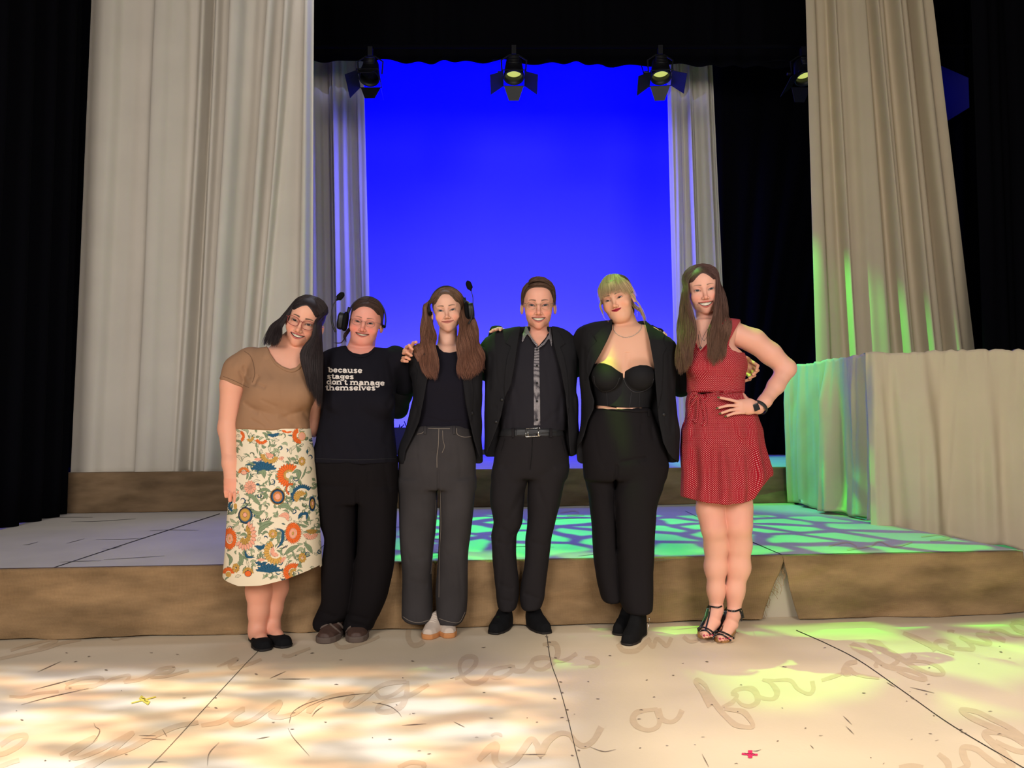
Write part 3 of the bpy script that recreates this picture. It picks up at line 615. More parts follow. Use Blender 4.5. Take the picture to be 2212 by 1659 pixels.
# ---------------------------------------------------------------- hanging cloth
def cloth(name, top, bot, Yt, Yb, pleats, mat_, label, group, n=240, m=60, amp=1.0, seed=1, hem=.0, wob=.006, cat='curtain', thick=.004, tilt=0):
    """top/bot: (v,uL,uR) photo rows; pleats: list of (frac_top, frac_bottom, step m, width)"""
    S_ = np.linspace(0, 1, n); T = np.linspace(0, 1, m); SS, TT = np.meshgrid(S_, T, indexing='ij')
    tl = PT(top[1], top[0], Yt); tr = PT(top[2], top[0], Yt+tilt); bl = PT(bot[1], bot[0], Yb); br = PT(bot[2], bot[0], Yb+tilt)
    e = TT[..., None]; P = (tl*(1-e)+bl*e)*(1-SS[..., None])+(tr*(1-e)+br*e)*SS[..., None]
    y = np.zeros_like(SS); dx = np.zeros_like(SS)
    for ft, fb, a, wd in pleats:
        c = ft+(fb-ft)*TT**1.3+(vnoise(TT*3, TT*0+ft*50, seed)-.5)*.012; q = (SS-c)/wd
        y += a*amp*np.tanh(q*2.2)*np.exp(-np.maximum(0, np.abs(q)-1)**2/9)
    y += wob*np.sin(SS*60+3*vnoise(TT*3, SS*4, seed)+TT*2)+wob*1.6*(vnoise(SS*22, TT*1.6, seed+2)-.5)
    y += wob*1.2*(vnoise(SS*9+TT*3, TT*6, seed+4)-.5)*TT
    P[..., 1] += y
    P[..., 2] += hem*(vnoise(SS*14, TT*0, seed+7)-.3)*np.where(TT > .96, 1, 0)
    P[..., 0] += dx
    o = mesh(name, P.reshape(-1, 3), gridfaces(n, m)[:, ::-1], mat_); tag(o, label, cat, group)
    md = o.modifiers.new('thick', 'SOLIDIFY'); md.thickness = thick; return o
rp_ = np.random.RandomState(11)
def rpl(n, a, w, seed):
    r = np.random.RandomState(seed); x = np.sort(r.uniform(.02, .98, n)); return [(t, t+r.uniform(-.03, .03), a*r.choice([-1, 1])*r.uniform(.5, 1.2), w*r.uniform(.5, 1.4)) for t in x]
# near left curtain
PL = [(.12, .10, .05, .03), (.28, .26, -.07, .02), (.42, .40, .03, .02), (.51, .44, .10, .008), (.56, .50, -.07, .03), (.585, .52, .04, .01), (.64, .56, -.08, .012), (.69, .60, .05, .015), (.74, .64, .03, .02),
      (.80, .66, -.07, .012), (.83, .69, .04, .01), (.88, .72, -.05, .012), (.905, .735, .05, .008), (.965, .93, -.06, .012), (.99, .985, .06, .008), (.20, .19, .02, .03), (.35, .33, .025, .03)]
cloth('muslin_curtain', (-170, 207, 678), (1029, 157, 672), 6.33, 6.33, PL, m_muslin, 'wide cream muslin curtain hanging at the left on the upper platform', 'cream muslin curtains', 420, 70, .8, 3, .02, .0025, tilt=.22)
# near right curtain (behind the draped rail)
PR = [(.08, .10, .05, .03), (.20, .24, -.05, .012), (.22, .27, .05, .006), (.35, .34, -.03, .04), (.47, .46, .035, .02), (.52, .56, -.05, .012), (.545, .60, .05, .008), (.68, .70, -.06, .015), (.71, .735, .07, .01),
      (.80, .82, .03, .02), (.84, .855, -.08, .012), (.90, .90, .05, .012), (.62, .63, .02, .02)]
cloth('muslin_curtain', (-170, 1733, 1994), (1120, 1770, 2150), 7.35, 7.35, PR, m_muslin_w, 'tall cream muslin curtain hanging behind the draped rail at the right', 'cream muslin curtains', 360, 70, .9, 5, .02, .004, tilt=-.05)
# far curtains
cloth('muslin_curtain', (60, 650, 783), (992, 655, 806), 9.25, 9.25, rpl(11, .05, .03, 3), m_muslin, 'narrow far muslin curtain at the left of the blue backdrop', 'cream muslin curtains', 200, 50, .9, 7, .01, tilt=.05)
cloth('muslin_curtain', (60, 1440, 1537), (984, 1462, 1580), 9.35, 9.35, rpl(11, .05, .03, 8), m_muslin, 'narrow far muslin curtain at the right of the blue backdrop, behind the woman in red', 'cream muslin curtains', 200, 50, .9, 9, .01, tilt=.05)
# black drapes
def black(name, top, bot, Y, label, seed, tilt=0, amp=.03, g='black masking drapes'):
    return cloth(name, top, bot, Y, Y, rpl(9, amp, .04, seed), m_black, label, g, 120, 20, 1, seed, 0, .01, 'drape', .006, tilt)
# left leg: runs in depth along the left of the low platform
A = np.array([-3.56, 4.1, H1+.002]); Bp = np.array([-3.60, 6.08, H1+.002])
n = 120; m = 20; SS, TT = np.meshgrid(np.linspace(0, 1, n), np.linspace(0, 1, m), indexing='ij')
P = A*(1-SS[..., None])+Bp*SS[..., None]; P[..., 2] += TT*6.5; P[..., 0] += .05*np.sin(SS*42+2*vnoise(SS*3, TT*2, 3)) - .03 + .02*vnoise(SS*20, TT, 5) - TT*.0
o = mesh('black_drape', P.reshape(-1, 3), gridfaces(n, m), m_black); tag(o, 'black masking drape running back along the left end of the low platform', 'drape', 'black masking drapes')
o.modifiers.new('t', 'SOLIDIFY').thickness = .006
black('black_drape', (-160, 1528, 2300), (986, 1556, 1750), 9.75, 'black masking drape behind the woman in red, right of the far curtain', 21)
black('black_drape', (-160, 2086, 2500), (1150, 2130, 2560), 6.9, 'black masking drape at the right edge behind the draped rail', 31, 0, .05)
black('black_drape', (-160, 130, 700), (1010, 130, 690), 9.6, 'black masking drape behind the wide left curtain', 41)
black('black_drape', (-160, 1980, 2260), (1100, 1990, 2260), 9.4, 'black masking drape seen in the gap right of the tall cream curtain', 51)
# black border overhead with scalloped lower edge
n = 260; m = 12; us = np.linspace(640, 1800, n); vb = np.interp(us, [640, 676, 712, 745, 775, 800, 822, 870, 940, 965, 1000, 1045, 1087, 1130, 1180, 1230, 1245, 1310, 1390, 1400, 1450, 1500, 1520, 1545, 1700, 1800], [132, 131, 135, 133, 129, 133, 129, 135, 137, 131, 134, 135, 130, 138, 138, 136, 135, 144, 142, 142, 140, 141, 144, 143, 146, 146])
T = np.linspace(0, 1, m); P = np.zeros((n, m, 3))
for j, t in enumerate(T):
    P[:, j] = PT(us, vb*(1-t)+(-170)*t, 8.5)
P[..., 1] += .03*np.sin(us[:, None]*.09+np.sin(us[:, None]*.02)*2)
o = mesh('black_border', P.reshape(-1, 3), gridfaces(n, m), m_black); tag(o, 'black overhead border drape with a scalloped lower edge above the blue backdrop', 'drape')
o.modifiers.new('t', 'SOLIDIFY').thickness = .006
# cyclorama
V, F = [], []
n = 60; xs = np.linspace(-5.8, 5.8, n); prof = [(12.35, 8.5), (12.35, 4), (12.35, 1.2), (12.35, .6), (12.33, .02)]
P = np.array([[[x, y+.02*math.sin(x*3), z] for y, z in prof] for x in xs])
o = mesh('cyclorama', P.reshape(-1, 3), gridfaces(n, len(prof))[:, ::-1], m_cyc); tag(o, 'large plain backdrop cloth at the back of the stage lit deep blue', 'backdrop')
o.modifiers.new('t', 'SOLIDIFY').thickness = .01
# added panel past the right curtain; the blue light is put into its colour
P = PT(np.array([2028, 2092, 2094, 2032]), np.array([140, 168, 232, 270]), 8.9)
b = MB(); V = np.vstack([P, P+np.array([0, .06, 0])]); b.add(V, [(0, 1, 2, 3), (7, 6, 5, 4), (0, 4, 5, 1), (1, 5, 6, 2), (2, 6, 7, 3), (3, 7, 4, 0)])
fc0 = [P[0]+[.04, .03, -.02], P[1]+[-.04, .03, -.02]]
o = b.build('blue_glimpse_panel', mat('blue_light_tone', (.04, .04, .3), .9)); tag(o, 'small added panel toned blue for the light glimpsed past the right curtain, high up', 'flat')
for q in fc0:
    b = MB(); b.tube([q, (q[0], q[1], 9.1)], .006, 6); b.build('hanging_cable', m_black, o)
area('panel_blue_fill', (3.9, 7.9, 5.0), PT(2060, 205, 8.9), .3, .5, (.002, .004, 1), spread=50)  # small lamp added only to make the panel glow bluer
# dark railing and plant silhouettes behind the upper platform
b = MB()
zr = PT(1040, 984, 9.9)[2]
b.box((0, 9.9, zr+.03), (5.2, .05, .10)); 
for x in (-1.9, -1.0, -.42, .1, .9, 1.9): b.box((x, 9.9, (H2+zr)/2), (.04, .04, zr-H2))
g = b.build('low_railing', m_metal); tag(g, 'low dark railing at the back edge of the upper platform, seen between the people', 'railing')
b = MB(); c = PT(858, 935, 9.95); b.box((c[0], 9.97, (c[2]-.12+H2)/2+.1), (.5, .2, .35))
for i in range(16):
    p0 = c+np.array([rs.uniform(-.15, .15), 0, -.1]); p1 = p0+np.array([rs.uniform(-.15, .15), 0, rs.uniform(.1, .28)]); b.tube(spline([p0, (p0+p1)/2+rs.uniform(-.03, .03, 3), p1], 6), .006, 4)
o = b.build('stage_crate', mat('crate_dark', (.03, .03, .05), .6)); tag(o, 'dark crate with tangled twigs far back between the black T-shirt and the blazer', 'crate')

# ---------------------------------------------------------------- draped rail at the right
def railcloth(a, c, ztop, zb0, zb1, label, seed, n=200):
    a = np.array(a, float); c = np.array(c, float); L = np.linalg.norm(c-a); d = (c-a)/L; nr = np.array([d[1], -d[0]])
    m = 60; SS, TT = np.meshgrid(np.linspace(0, 1, n), np.linspace(0, 1, m), indexing='ij')
    r = np.random.RandomState(seed); y = np.zeros_like(SS)
    for _ in range(int(L*13)):
        c0 = r.uniform(0, 1); y += r.uniform(.012, .04)*np.tanh((SS-c0-r.uniform(-.05, .05)*TT)/r.uniform(.006, .02)*1.0)*r.choice([-1, 1])*np.exp(-((SS-c0)/.06)**2)*np.minimum(1, TT*3+.2)
    y += .02*(vnoise(SS*L*16, TT*1.5, seed)-.5)*(1+TT)+.008*(vnoise(SS*L*60, TT*10, seed+1)-.5)*np.exp(-TT*9)+.012*(vnoise(SS*L*8+TT*4, TT*7, seed+2)-.5)
    s = SS*L
    P = np.stack([a[0]+d[0]*s+nr[0]*(y+.03), a[1]+d[1]*s+nr[1]*(y+.03), ztop-(ztop-(zb0*(1-SS)+zb1*SS))*TT], -1)
    P[..., 2] += np.where(TT < .03, .022*(vnoise(SS*L*28, TT*0, seed+4)-.4), 0)+np.where(TT > .97, .03*vnoise(SS*L*7, TT*0, seed+5), 0)
    top = P[:, :1].copy(); top[..., 0] -= nr[0]*.07; top[..., 1] -= nr[1]*.07
    P = np.concatenate([top, P], 1)
    o = mesh('draped_muslin', P.reshape(-1, 3), gridfaces(n, m+1), m_muslin_w); tag(o, label, 'drape', 'muslin draped over the rail')
    o.modifiers.new('t', 'SOLIDIFY').thickness = .004; return o
ra = (2.56, 6.86); rb = (2.72, 5.50); rc_ = (4.9, 4.95)
railcloth(ra, rb, 1.60, H1+.01, H1+.01, 'green-lit muslin on the short side of the rail, behind the bent elbow', 4, 160)
railcloth((rb[0]-.09, rb[1]-.0), rc_, 1.60, .30, .03, 'wide warm muslin over the rail at the right edge of the stage', 9, 320)
b = MB(); b.tube([(ra[0]+.03, ra[1], 1.57), (rb[0]+.05, rb[1]+.05, 1.57), (rc_[0], rc_[1]+.06, 1.57)], .018, 10)
for x, y, z in ((ra[0]+.05, ra[1]-.02, H1), (rb[0]+.06, rb[1]+.08, .0), (3.7, 5.33, 0), (4.8, 5.03, 0)): b.tube([(x, y, z), (x, y, 1.57)], .02, 8)
o = b.build('hand_rail', m_metal); tag(o, 'dark rail hidden under the draped muslin at the right', 'rail')

# ---------------------------------------------------------------- lanterns
m_lens = mat('lantern_lens', (.55, .60, .15), .15, spec=.6, emit=1.0)
m_gloss_lens = mat('unlit_lens', (.02, .02, .025), .2, spec=.5)
def lantern(u, v, Y, label, doors, rz=0, tilt=58, s=1.0, dark=False):
    c = PT(u, v, Y); t = empty('stage_lantern', tuple(c), label, 'lantern', 'stage lanterns over the blue backdrop')
    R = Matrix.Rotation(math.radians(rz), 3, 'Z')@Matrix.Rotation(math.radians(tilt), 3, 'X')   # local -Y is beam, tilted down
    Rn = np.array(R)
    W = lambda P: (np.asarray(P, float)*s)@Rn.T+c
    b = MB(); 
    prof = [(.16, .04), (.15, .085), (.02, .105), (-.05, .105), (-.055, .115), (-.085, .115), (-.09, .100), (-.02, .096), (.012, .094)]
    V = []; n = 28; th = np.linspace(0, 2*math.pi, n, endpoint=False)
    for y, r in prof: V += [[r*math.cos(a), y, r*math.sin(a)] for a in th]
    F = [(i*n+j, i*n+(j+1) % n, (i+1)*n+(j+1) % n, (i+1)*n+j) for i in range(len(prof)-1) for j in range(n)]+[tuple(range(n))]
    b.add(W(V), F)
    for k in range(5): b.box(W([[0, .03+k*.022, .10]])[0], (.12*s, .01*s, .02*s), Rn)
    b.build('housing', m_metal, t, True)
    V = []; 
    for r, y in ((.0, .000), (.05, .002), (.092, .010)): V += [[r*math.cos(a), y, r*math.sin(a)] for a in th]
    b = MB(); b.add(W(V), [(i*n+j, (i+1)*n+j, (i+1)*n+(j+1) % n, i*n+(j+1) % n) for i in range(2) for j in range(n)]); b.build('lens', m_gloss_lens if dark else m_lens, t, True)
    b = MB()
    fr = [(-.12, -.09, -.12), (.12, -.09, -.12), (.12, -.09, .12), (-.12, -.09, .12)]
    for i in range(4): b.tube(W([fr[i], fr[(i+1) % 4]]), .006*s, 6)
    b.build('gel_frame', m_metal, t)
    for k, ang in enumerate(doors):   # bottom, top, left, right flaps; ang = opening from beam axis
        if ang is None: continue
        a = math.radians(ang); L = .17
        base = [(-.11, 0), (.11, 0)]; tip = [(-.15 if k > 1 else -.08, L), (.15 if k > 1 else .08, L)]
        if k < 2: tip = [(-.055, L*.9), (.055, L*.9)]
        Q = []
        for x, l in base+tip[::-1]:
            out = .115+l*math.sin(a); fw = -.095-l*math.cos(a)
            if k == 0: Q.append((x, fw, -out))
            if k == 1: Q.append((x, fw, out))
            if k == 2: Q.append((-out, fw, x))
            if k == 3: Q.append((out, fw, x))
        Q = np.array(Q); nr = np.cross(Q[1]-Q[0], Q[2]-Q[0]); nr /= np.linalg.norm(nr)
        b = MB(); V = np.vstack([W(Q), W(Q+nr*.004)]); b.add(V, [(0, 1, 2, 3), (7, 6, 5, 4), (0, 4, 5, 1), (1, 5, 6, 2), (2, 6, 7, 3), (3, 7, 4, 0)]); b.build('barn_door', m_metal, t)
    b = MB(); b.tube([c+np.array([-.13, .02, 0])*s, c+np.array([-.14, .02, .14])*s, c+np.array([-.05, .02, .2])*s, c+np.array([.05, .02, .2])*s, c+np.array([.14, .02, .14])*s, c+np.array([.13, .02, 0])*s], .009*s, 6)
    b.build('yoke', m_metal, t)
    b = MB(); b.box(c+np.array([0, .02, .25])*s, np.array((.05, .06, .10))*s); b.build('clamp', m_metal, t); b = MB(); b.tube([c+np.array([-.14, .02, .0])*s, c+np.array([-.18, .02, .0])*s], .016*s, 8); b.build('tilt_knob', m_metal, t)
    return t
LY = 8.0; LS = 1.0
lantern(799, 158, LY, 'black stage lantern at the left with its barn doors folded half shut', (8, 25, 40, 12), 0, 62, LS, True)
lantern(1110, 155, LY, 'middle black stage lantern with open barn doors, above the person in glasses and black suit', (38, None, 58, 58), 0, 72, LS)
lantern(1427, 155, LY, 'black stage lantern with open barn doors in front of the far right curtain', (38, None, 58, 58), -6, 72, LS)
lantern(1737, 158, LY, 'black stage lantern half hidden by the right curtain, with a lime glint', (38, None, 50, 50), 4, 70, LS)
b = MB(); zb = PT(1100, 155, LY)[2]+.3; b.tube([(-6.5, LY+.02, zb), (6.5, LY+.02, zb)], .024, 10); 
b.tube(spline([PT(1650, 134, 8.1), PT(1690, 130, 8.1), PT(1735, 142, 8.1)], 10), .006, 5); b.tube(spline([PT(1385, 140, 8.0), PT(1391, 160, 8.0)], 4), .006, 5)
o = b.build('lighting_bar', m_black); tag(o, 'black lighting bar carrying the stage lanterns', 'bar')
# ================================================================ PEOPLE TOOLKIT
m_skin = mat('skin', (.8, .6, .5), .5, attr=True, spec=.35, sss=.25, bump=.00012, bscale=900)
m_eye = mat('eye', (1, 1, 1), .08, attr=True, spec=.22)
m_teeth = mat('teeth', srgb(236, 222, 196), .3, spec=.5, attr=True)
m_hair = mat('hair_strands', (1, 1, 1), .5, attr=True, spec=.3)
m_gloss = mat('black_gloss', (.01, .01, .011), .18, spec=.6)
m_blackplastic = mat('black_plastic', (.014, .014, .016), .42, spec=.4)
m_foam = mat('black_foam', (.008, .008, .009), 1, bump=.001, bscale=300, spec=.05)
m_silver = mat('silver', (.75, .72, .66), .25, metal=1)
def K(u, v, Y): return PT(float(u), float(v), Y)
def rot(yaw, pitch, roll):
    y, p, r = map(math.radians, (yaw, pitch, roll))
    Ry = np.array(Matrix.Rotation(r, 3, 'Y')); Rz = np.array(Matrix.Rotation(y, 3, 'Z')); Rx = np.array(Matrix.Rotation(p, 3, 'X'))
    return Rz@Ry@Rx if False else Rz@Rx@Ry if False else Ry@Rz@Rx
class Head:
    D = dict(w=1., jaw=1., chin=1., cheek=1., mw=.027, zm=-.066, lift=.006, op=.0035, eo=.0042, brow=.0032, nose=1., ear=1, earx=.0785, neck=.052, fat=0, nz=0.)
    def __init__(s, u, v, Y, dchin, yaw=0, pitch=-4, roll=0, skin=srgb(214, 160, 136), lip=srgb(190, 105, 100), browc=(.08, .045, .03), iris=(.06, .09, .12), blush=(1.04, .80, .76), **kw):
        s.p = dict(s.D); s.p.update(kw); s.O = K(u, v, Y); s.s = dchin*Y/FPX/.112
        s.R = rot(-math.degrees(math.atan2(s.O[0], s.O[1]))*.8+yaw, pitch, roll); s.O = s.O+s.R@np.array([0, .012, 0])*s.s
        s.skin = np.array(skin)*1.12; s.lip = np.array(lip); s.browc = np.array(browc); s.iris = iris; s.blush = np.array(blush)
    def L(s, P): return (P-s.O)@s.R/s.s
    def W(s, q): return (np.asarray(q, float)*s.s)@s.R.T+s.O
    def mouth(s, q):
        p = s.p; x, z = q[:, 0], q[:, 2]; k = np.clip(np.abs(x)/p['mw'], 0, 1.3)
        return np.abs(z-(p['zm']+p['lift']*k**2-p['op']*.25))-p['op']*np.maximum(1-k**2.4, 0), np.abs(x)-p['mw']
    def eyec(s, q, sg):
        e = q-np.array([sg*.031, -.014, 0]); e = e.copy(); e[:, 2] += .0008-.0018*sg*e[:, 0]/.0135+.9*(e[:, 0]**2)/.0135*.12
        return ell(e, (0, 0, 0), (.0140, .012, s.p['eo']))
    def local(s, q):
        p = s.p; w, j, ch = p['w'], p['jaw'], p['cheek']; x = np.abs(q[:, 0]); m = q.copy(); m[:, 0] = x
        d = ell(q, (0, .088, .033), (.0745, .094, .0865))
        d = smin(d, ell(q, (0, .045, .005), (.066*w, .064, .072)), .02)
        d = smin(d, ell(q, (0, .031, .047), (.055, .049, .048)), .02)
        d = smin(d, ell(q, (0, .042, -.042), (.0605*w, .060, .056)), .02)
        d = smin(d, ell(q, (0, .042, -.066), (.0475*j, .050, .036)), .02)
        d = smin(d, ell(q, (0, .007, -.0935), (.020*p['chin'], .019, .018)), .020)
        if p['fat']: d = smin(d, ell(q, (0, .030, -.094), (.046, .040, .024*(1+p['fat']))), .03)
        d = smin(d, ell(m, (.038*w, .011, -.034), (.022*ch, .021, .021*ch)), .014)
        d = smin(d, rc(m, (.010, -.009, .021), (.042, .004, .022), .007, .006), .014)
        d = smax(d, -ell(m, (.031, -.024, .001), (.020, .017, .0125)), .010)
        d = smin(d, sph(m, (.031, 0, 0), .0146), .004)
        d = smin(d, rc(m, (0, -.011, .008), (0, -.032, -.034), .006*p['nose'], .0085*p['nose']), .011)
        d = smin(d, sph(m, (0, -.0360, -.0365), .0090*p['nose']), .006)
        d = smin(d, ell(m, (.0115*p['nose'], -.025, -.040), (.0068, .0095, .0068)), .005)
        d = smax(d, -ell(m, (.0058, -.033, -.0475), (.0032, .005, .0025)), .002)
        d = smin(d, ell(q, (0, -.002, p['zm']), (.030, .0155, .021)), .014)
        dm, dx = s.mouth(q); fr = q[:, 1] < .03
        lipm = np.clip(1-np.abs(x)/(p['mw']*1.08), 0, 1)**.5
        d = d-np.where(fr, .0024*np.exp(-((dm-.0034)/.003)**2)*lipm, 0)
        if p['lift'] > .004:   # smile lines
            cx = .014+.6*(np.clip(-.040-q[:, 2], 0, .03)); d = d+np.where(fr, .0016*np.exp(-((x-cx-.010)/.003)**2)*np.exp(-((q[:, 2]+.055)/.016)**2), 0)
        if p['op'] > .0015: d = np.maximum(d, -np.maximum(np.maximum(dm, dx), q[:, 1]-.012))
        else: d = d+np.where(fr, .0022*np.exp(-(dm/.0011)**2)*(dx < 0), 0)
        for sg in (-1, 1): d = smax(d, -s.eyec(q, sg), .0012)
        if p['ear']:
            a = .38; R = np.array([[math.cos(a), math.sin(a), 0], [-math.sin(a), math.cos(a), 0], [0, 0, 1]])
            e = ell(m, (p['earx'], .088, -.016), (.0065, .017, .0255), R); e = smax(e, -ell(m, (p['earx']+.0085, .082, -.011), (.006, .010, .017), R), .004); d = smin(d, e, .006)
        return d
    def sdf(s, P): return s.local(s.L(P))*s.s
    def color(s, P):
        q = s.L(P); p = s.p; x = np.abs(q[:, 0]); z = q[:, 2]; y = q[:, 1]
        c = np.tile(s.skin, (len(P), 1))
        fr = (y < .05)&(z < .12)&(z > -.125)
        def mixc(c, w, t): return c*(1-w[:, None])+t*w[:, None]
        b = np.exp(-((x-.040)**2+(z+.036)**2)/.018**2)+.7*np.exp(-(x**2+(z+.036)**2)/.012**2)+.5*np.exp(-(x**2+(z+.097)**2)/.016**2); b = np.clip(b, 0, 1)*fr
        c = c*(1-b[:, None])+c*s.blush*b[:, None]
        dm, dx = s.mouth(q); h = .0062 if p['lift'] > .004 else .0078
        lw = np.clip((h*np.sqrt(np.clip(1-x/(p['mw']*1.05), 0, 1))*1.35-dm)/.0016, 0, 1)*(y < .01)*fr
        c = mixc(c, lw, s.lip)
        if p['op'] <= .0015: c = mixc(c, np.exp(-(dm/.0010)**2)*(dx < .001)*fr*(y < .01), s.lip*.3)
        ins = (p['op'] > .0015)&(np.maximum(dm, dx) < .0002)&(y > -.0155)&(y < .02)
        c = np.where(ins[:, None], s.lip*.25, c)
        if p['brow']:
            k = np.clip((x-.013)/.034, 0, 1); zb = .0195+.0055*np.sin(k*2.2)-.003*k+p['nz']; th = p['brow']*1.2*(1-.5*k)
            bw = np.clip((th-np.abs(z-zb))/.0022, 0, 1)*np.clip((x-.010)/.005, 0, 1)*np.clip((.048-x)/.005, 0, 1)*(y < .02); c = mixc(c, bw*.92, s.browc)
        for sg in (-1, 1):
            e = s.eyec(q, sg); up = q[:, 2] > -.001
            c = mixc(c, np.where(up, .85, .45)*np.clip((.0026-np.abs(e-.0004))/.0014, 0, 1)*(y < .012), s.browc*.4)
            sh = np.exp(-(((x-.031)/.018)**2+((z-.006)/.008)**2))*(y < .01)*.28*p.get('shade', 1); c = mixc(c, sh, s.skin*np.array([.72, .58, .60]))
        return c
def eyes_teeth(h, body):
    b = MB()
    th = np.linspace(0, math.pi, 15); ph = np.linspace(0, 2*math.pi, 25)[:-1]
    V = []; C = []
    for t in th:
        for a in ph:
            V.append([math.sin(t)*math.cos(a), -math.cos(t), math.sin(t)*math.sin(a)])
    V = np.array(V); an = np.degrees(np.arccos(np.clip(-V[:, 1], -1, 1)))
    C = np.where((an < 10)[:, None], (.004, .004, .005), np.where((an < 30)[:, None], np.array(h.iris)*.3, (.42, .39, .375)))
    F = gridfaces(15, 24, True)
    for sg in (-1, 1):
        W = h.W(V*.0132+np.array([sg*.031, .0, -.0003])); mesh('eye', W, F, m_eye, body, col=C)
    if h.p['op'] > .0015:
        mw = h.p['mw']*.96; n = 61; m = 7; x = np.linspace(-mw, mw, n); V = []; C = []
        for xi in x:
            k = abs(xi)/h.p['mw']; top = h.p['zm']+h.p['lift']*k*k+h.p['op']*(1-k**2.4)+.002; bot = h.p['zm']+h.p['lift']*k*k-h.p['op']*(1-k**2.4)*.85-.0005
            ph_ = (abs(xi)/.0068) % 1; gap = min(ph_, 1-ph_)
            for t in np.linspace(0, 1, m):
                V.append([xi, -.0125+xi*xi*14+(.0018 if gap < .10 else 0)-.001*math.sin(t*3.1), top+(bot-top)*t]); sh = .6 if gap < .08 else (1.0-.2*abs(xi)/mw)
                C.append(np.array(srgb(250, 240, 216))*sh)
        mesh('teeth', h.W(np.array(V)), gridfaces(n, m), m_teeth, body, col=np.array(C))
def skull(a, b, yy=0, s=1, r=1.05):
    """point on the scalp: a = front hairline 40 .. crown 90 .. nape 170 (deg), b = angle towards the side"""
    a, b = math.radians(a), math.radians(b)
    d = np.array([s*math.sin(b), -math.cos(a)*math.cos(b)+yy*math.sin(b), math.sin(a)*math.cos(b)]); R = np.array([.0745, .094, .089]); d /= np.linalg.norm(d)
    return np.array([0, .088, .033])+d/np.linalg.norm(d/R)*r
def haircap(h, parent, col, grow=.004, ax=.064, az=.094, zc=-.008, low=-.055, yb=.085, cut=None, hn=1.5):
    def f(P):
        q = h.L(P); d = ell(q, (0, .088, .033), (.0745+grow, .094+grow, .0865+grow))
        d = smin(d, ell(q, (0, .031, .047), (.055+grow, .049+grow, .048+grow)), .02)
        e = ((np.abs(q[:, 0]/ax)**hn+np.abs((q[:, 2]-zc)/az)**hn*(q[:, 2] > zc))**(1/hn)-1)*min(ax, az)*.8
        d = smax(d, -np.maximum(e, q[:, 1]-yb), .003); d = smax(d, (low-q[:, 2])-.5*(q[:, 1]-.088), .004)
        if cut is not None: d = smax(d, cut(q), .004)
        return d*h.s
    V, F = sdfmesh(f, *bounds(h.W(np.array([[sx, sy, sz] for sx in (-.1, .1) for sy in (-.06, .2) for sz in (-.12, .14)])), 0), .003)
    q = h.L(V); n = vnoise(q[:, 0]*260+q[:, 1]*40, q[:, 1]*60+q[:, 2]*30, 3)
    return V, F, np.array(col)[None]*(.75+.5*n)[:, None]
def strands(guides, col, coll=None, seed=1, K_=20):
    """guides: list of (pts world Nx3, count, spread0, spread1, radius, wave, wavelen)"""
    rs = np.random.RandomState(seed); C, R, T = [], [], []
    for gi, (pts, cnt, s0, s1, r, wv, wl) in enumerate(guides):
        g = spline(pts, K_); t = np.linspace(0, 1, K_); L = np.linalg.norm(np.diff(g, axis=0), axis=1).sum()
        off = rs.normal(0, 1, (cnt, 1, 3)); ph = rs.uniform(0, 6.3, (cnt, 1)); base = gi*.45
        sp = (s0+(s1-s0)*t)[None, :, None]; off = np.clip(off, -1.7, 1.7); P = g[None]+off*sp
        an = t[None]*L/wl*6.283+base+ph*.10
        P = P+wv*t[None, :, None]*np.stack([np.sin(an), np.cos(an*.9), np.sin(an*.7+1)*.3], -1)
        ln = rs.uniform(.74, 1, (cnt, 1))**.8; idx = t[None]*ln*(K_-1); i0 = np.minimum(idx.astype(int), K_-2); fr = (idx-i0)[..., None]
        P = np.take_along_axis(P, i0[..., None].repeat(3, 2), 1)*(1-fr)+np.take_along_axis(P, (i0+1)[..., None].repeat(3, 2), 1)*fr
        C.append(P); R.append(np.tile(r*np.interp(t, [0, .08, .75, 1], [.8, 1, .9, .25]), (cnt, 1))*rs.uniform(.7, 1.2, (cnt, 1)))
        cc = np.array(col(t, rs) if callable(col) else np.tile(col, (K_, 1)))
        T.append(cc[None]*np.clip(rs.normal(1, .22, (cnt, 1, 1)), .5, 1.7))
    C = np.concatenate(C); R = np.concatenate(R); T = np.concatenate(T); N = len(C)
    if coll is not None:
        P = C.reshape(-1, 3)
        for _ in range(2):
            d = coll(P); m = d < .0015; q = P[m]
            if not m.any(): break
            e = .002; g = np.stack([coll(q+np.eye(3)[i]*e)-coll(q-np.eye(3)[i]*e) for i in range(3)], 1); g /= np.linalg.norm(g, axis=1)[:, None]+1e-9
            P[m] = q+g*(.0025-d[m])[:, None]
        C = P.reshape(N, K_, 3)
    t = np.gradient(C, axis=1); t /= np.linalg.norm(t, axis=2, keepdims=True)+1e-9
    ref = np.array([.1, -.97, .2]); a = np.cross(t, ref); a /= np.linalg.norm(a, axis=2, keepdims=True)+1e-9; b = np.cross(t, a)
    th = np.array([0, 2.1, 4.2]); V = C[:, :, None]+R[:, :, None, None]*(np.cos(th)[:, None]*a[:, :, None]+np.sin(th)[:, None]*b[:, :, None])
    base = gridfaces(K_, 3, True); F = (base[None]+(np.arange(N)*K_*3)[:, None, None]).reshape(-1, 4)
    return V.reshape(-1, 3), F, np.repeat(T.reshape(-1, 3), 3, 0)
def joinparts(parts):
    V, F, C = [], [], []; n = 0
    for p in parts: V.append(p[0]); F.append(p[1]+n); C.append(p[2]); n += len(p[0])
    return np.vstack(V), np.vstack(F), np.vstack(C)
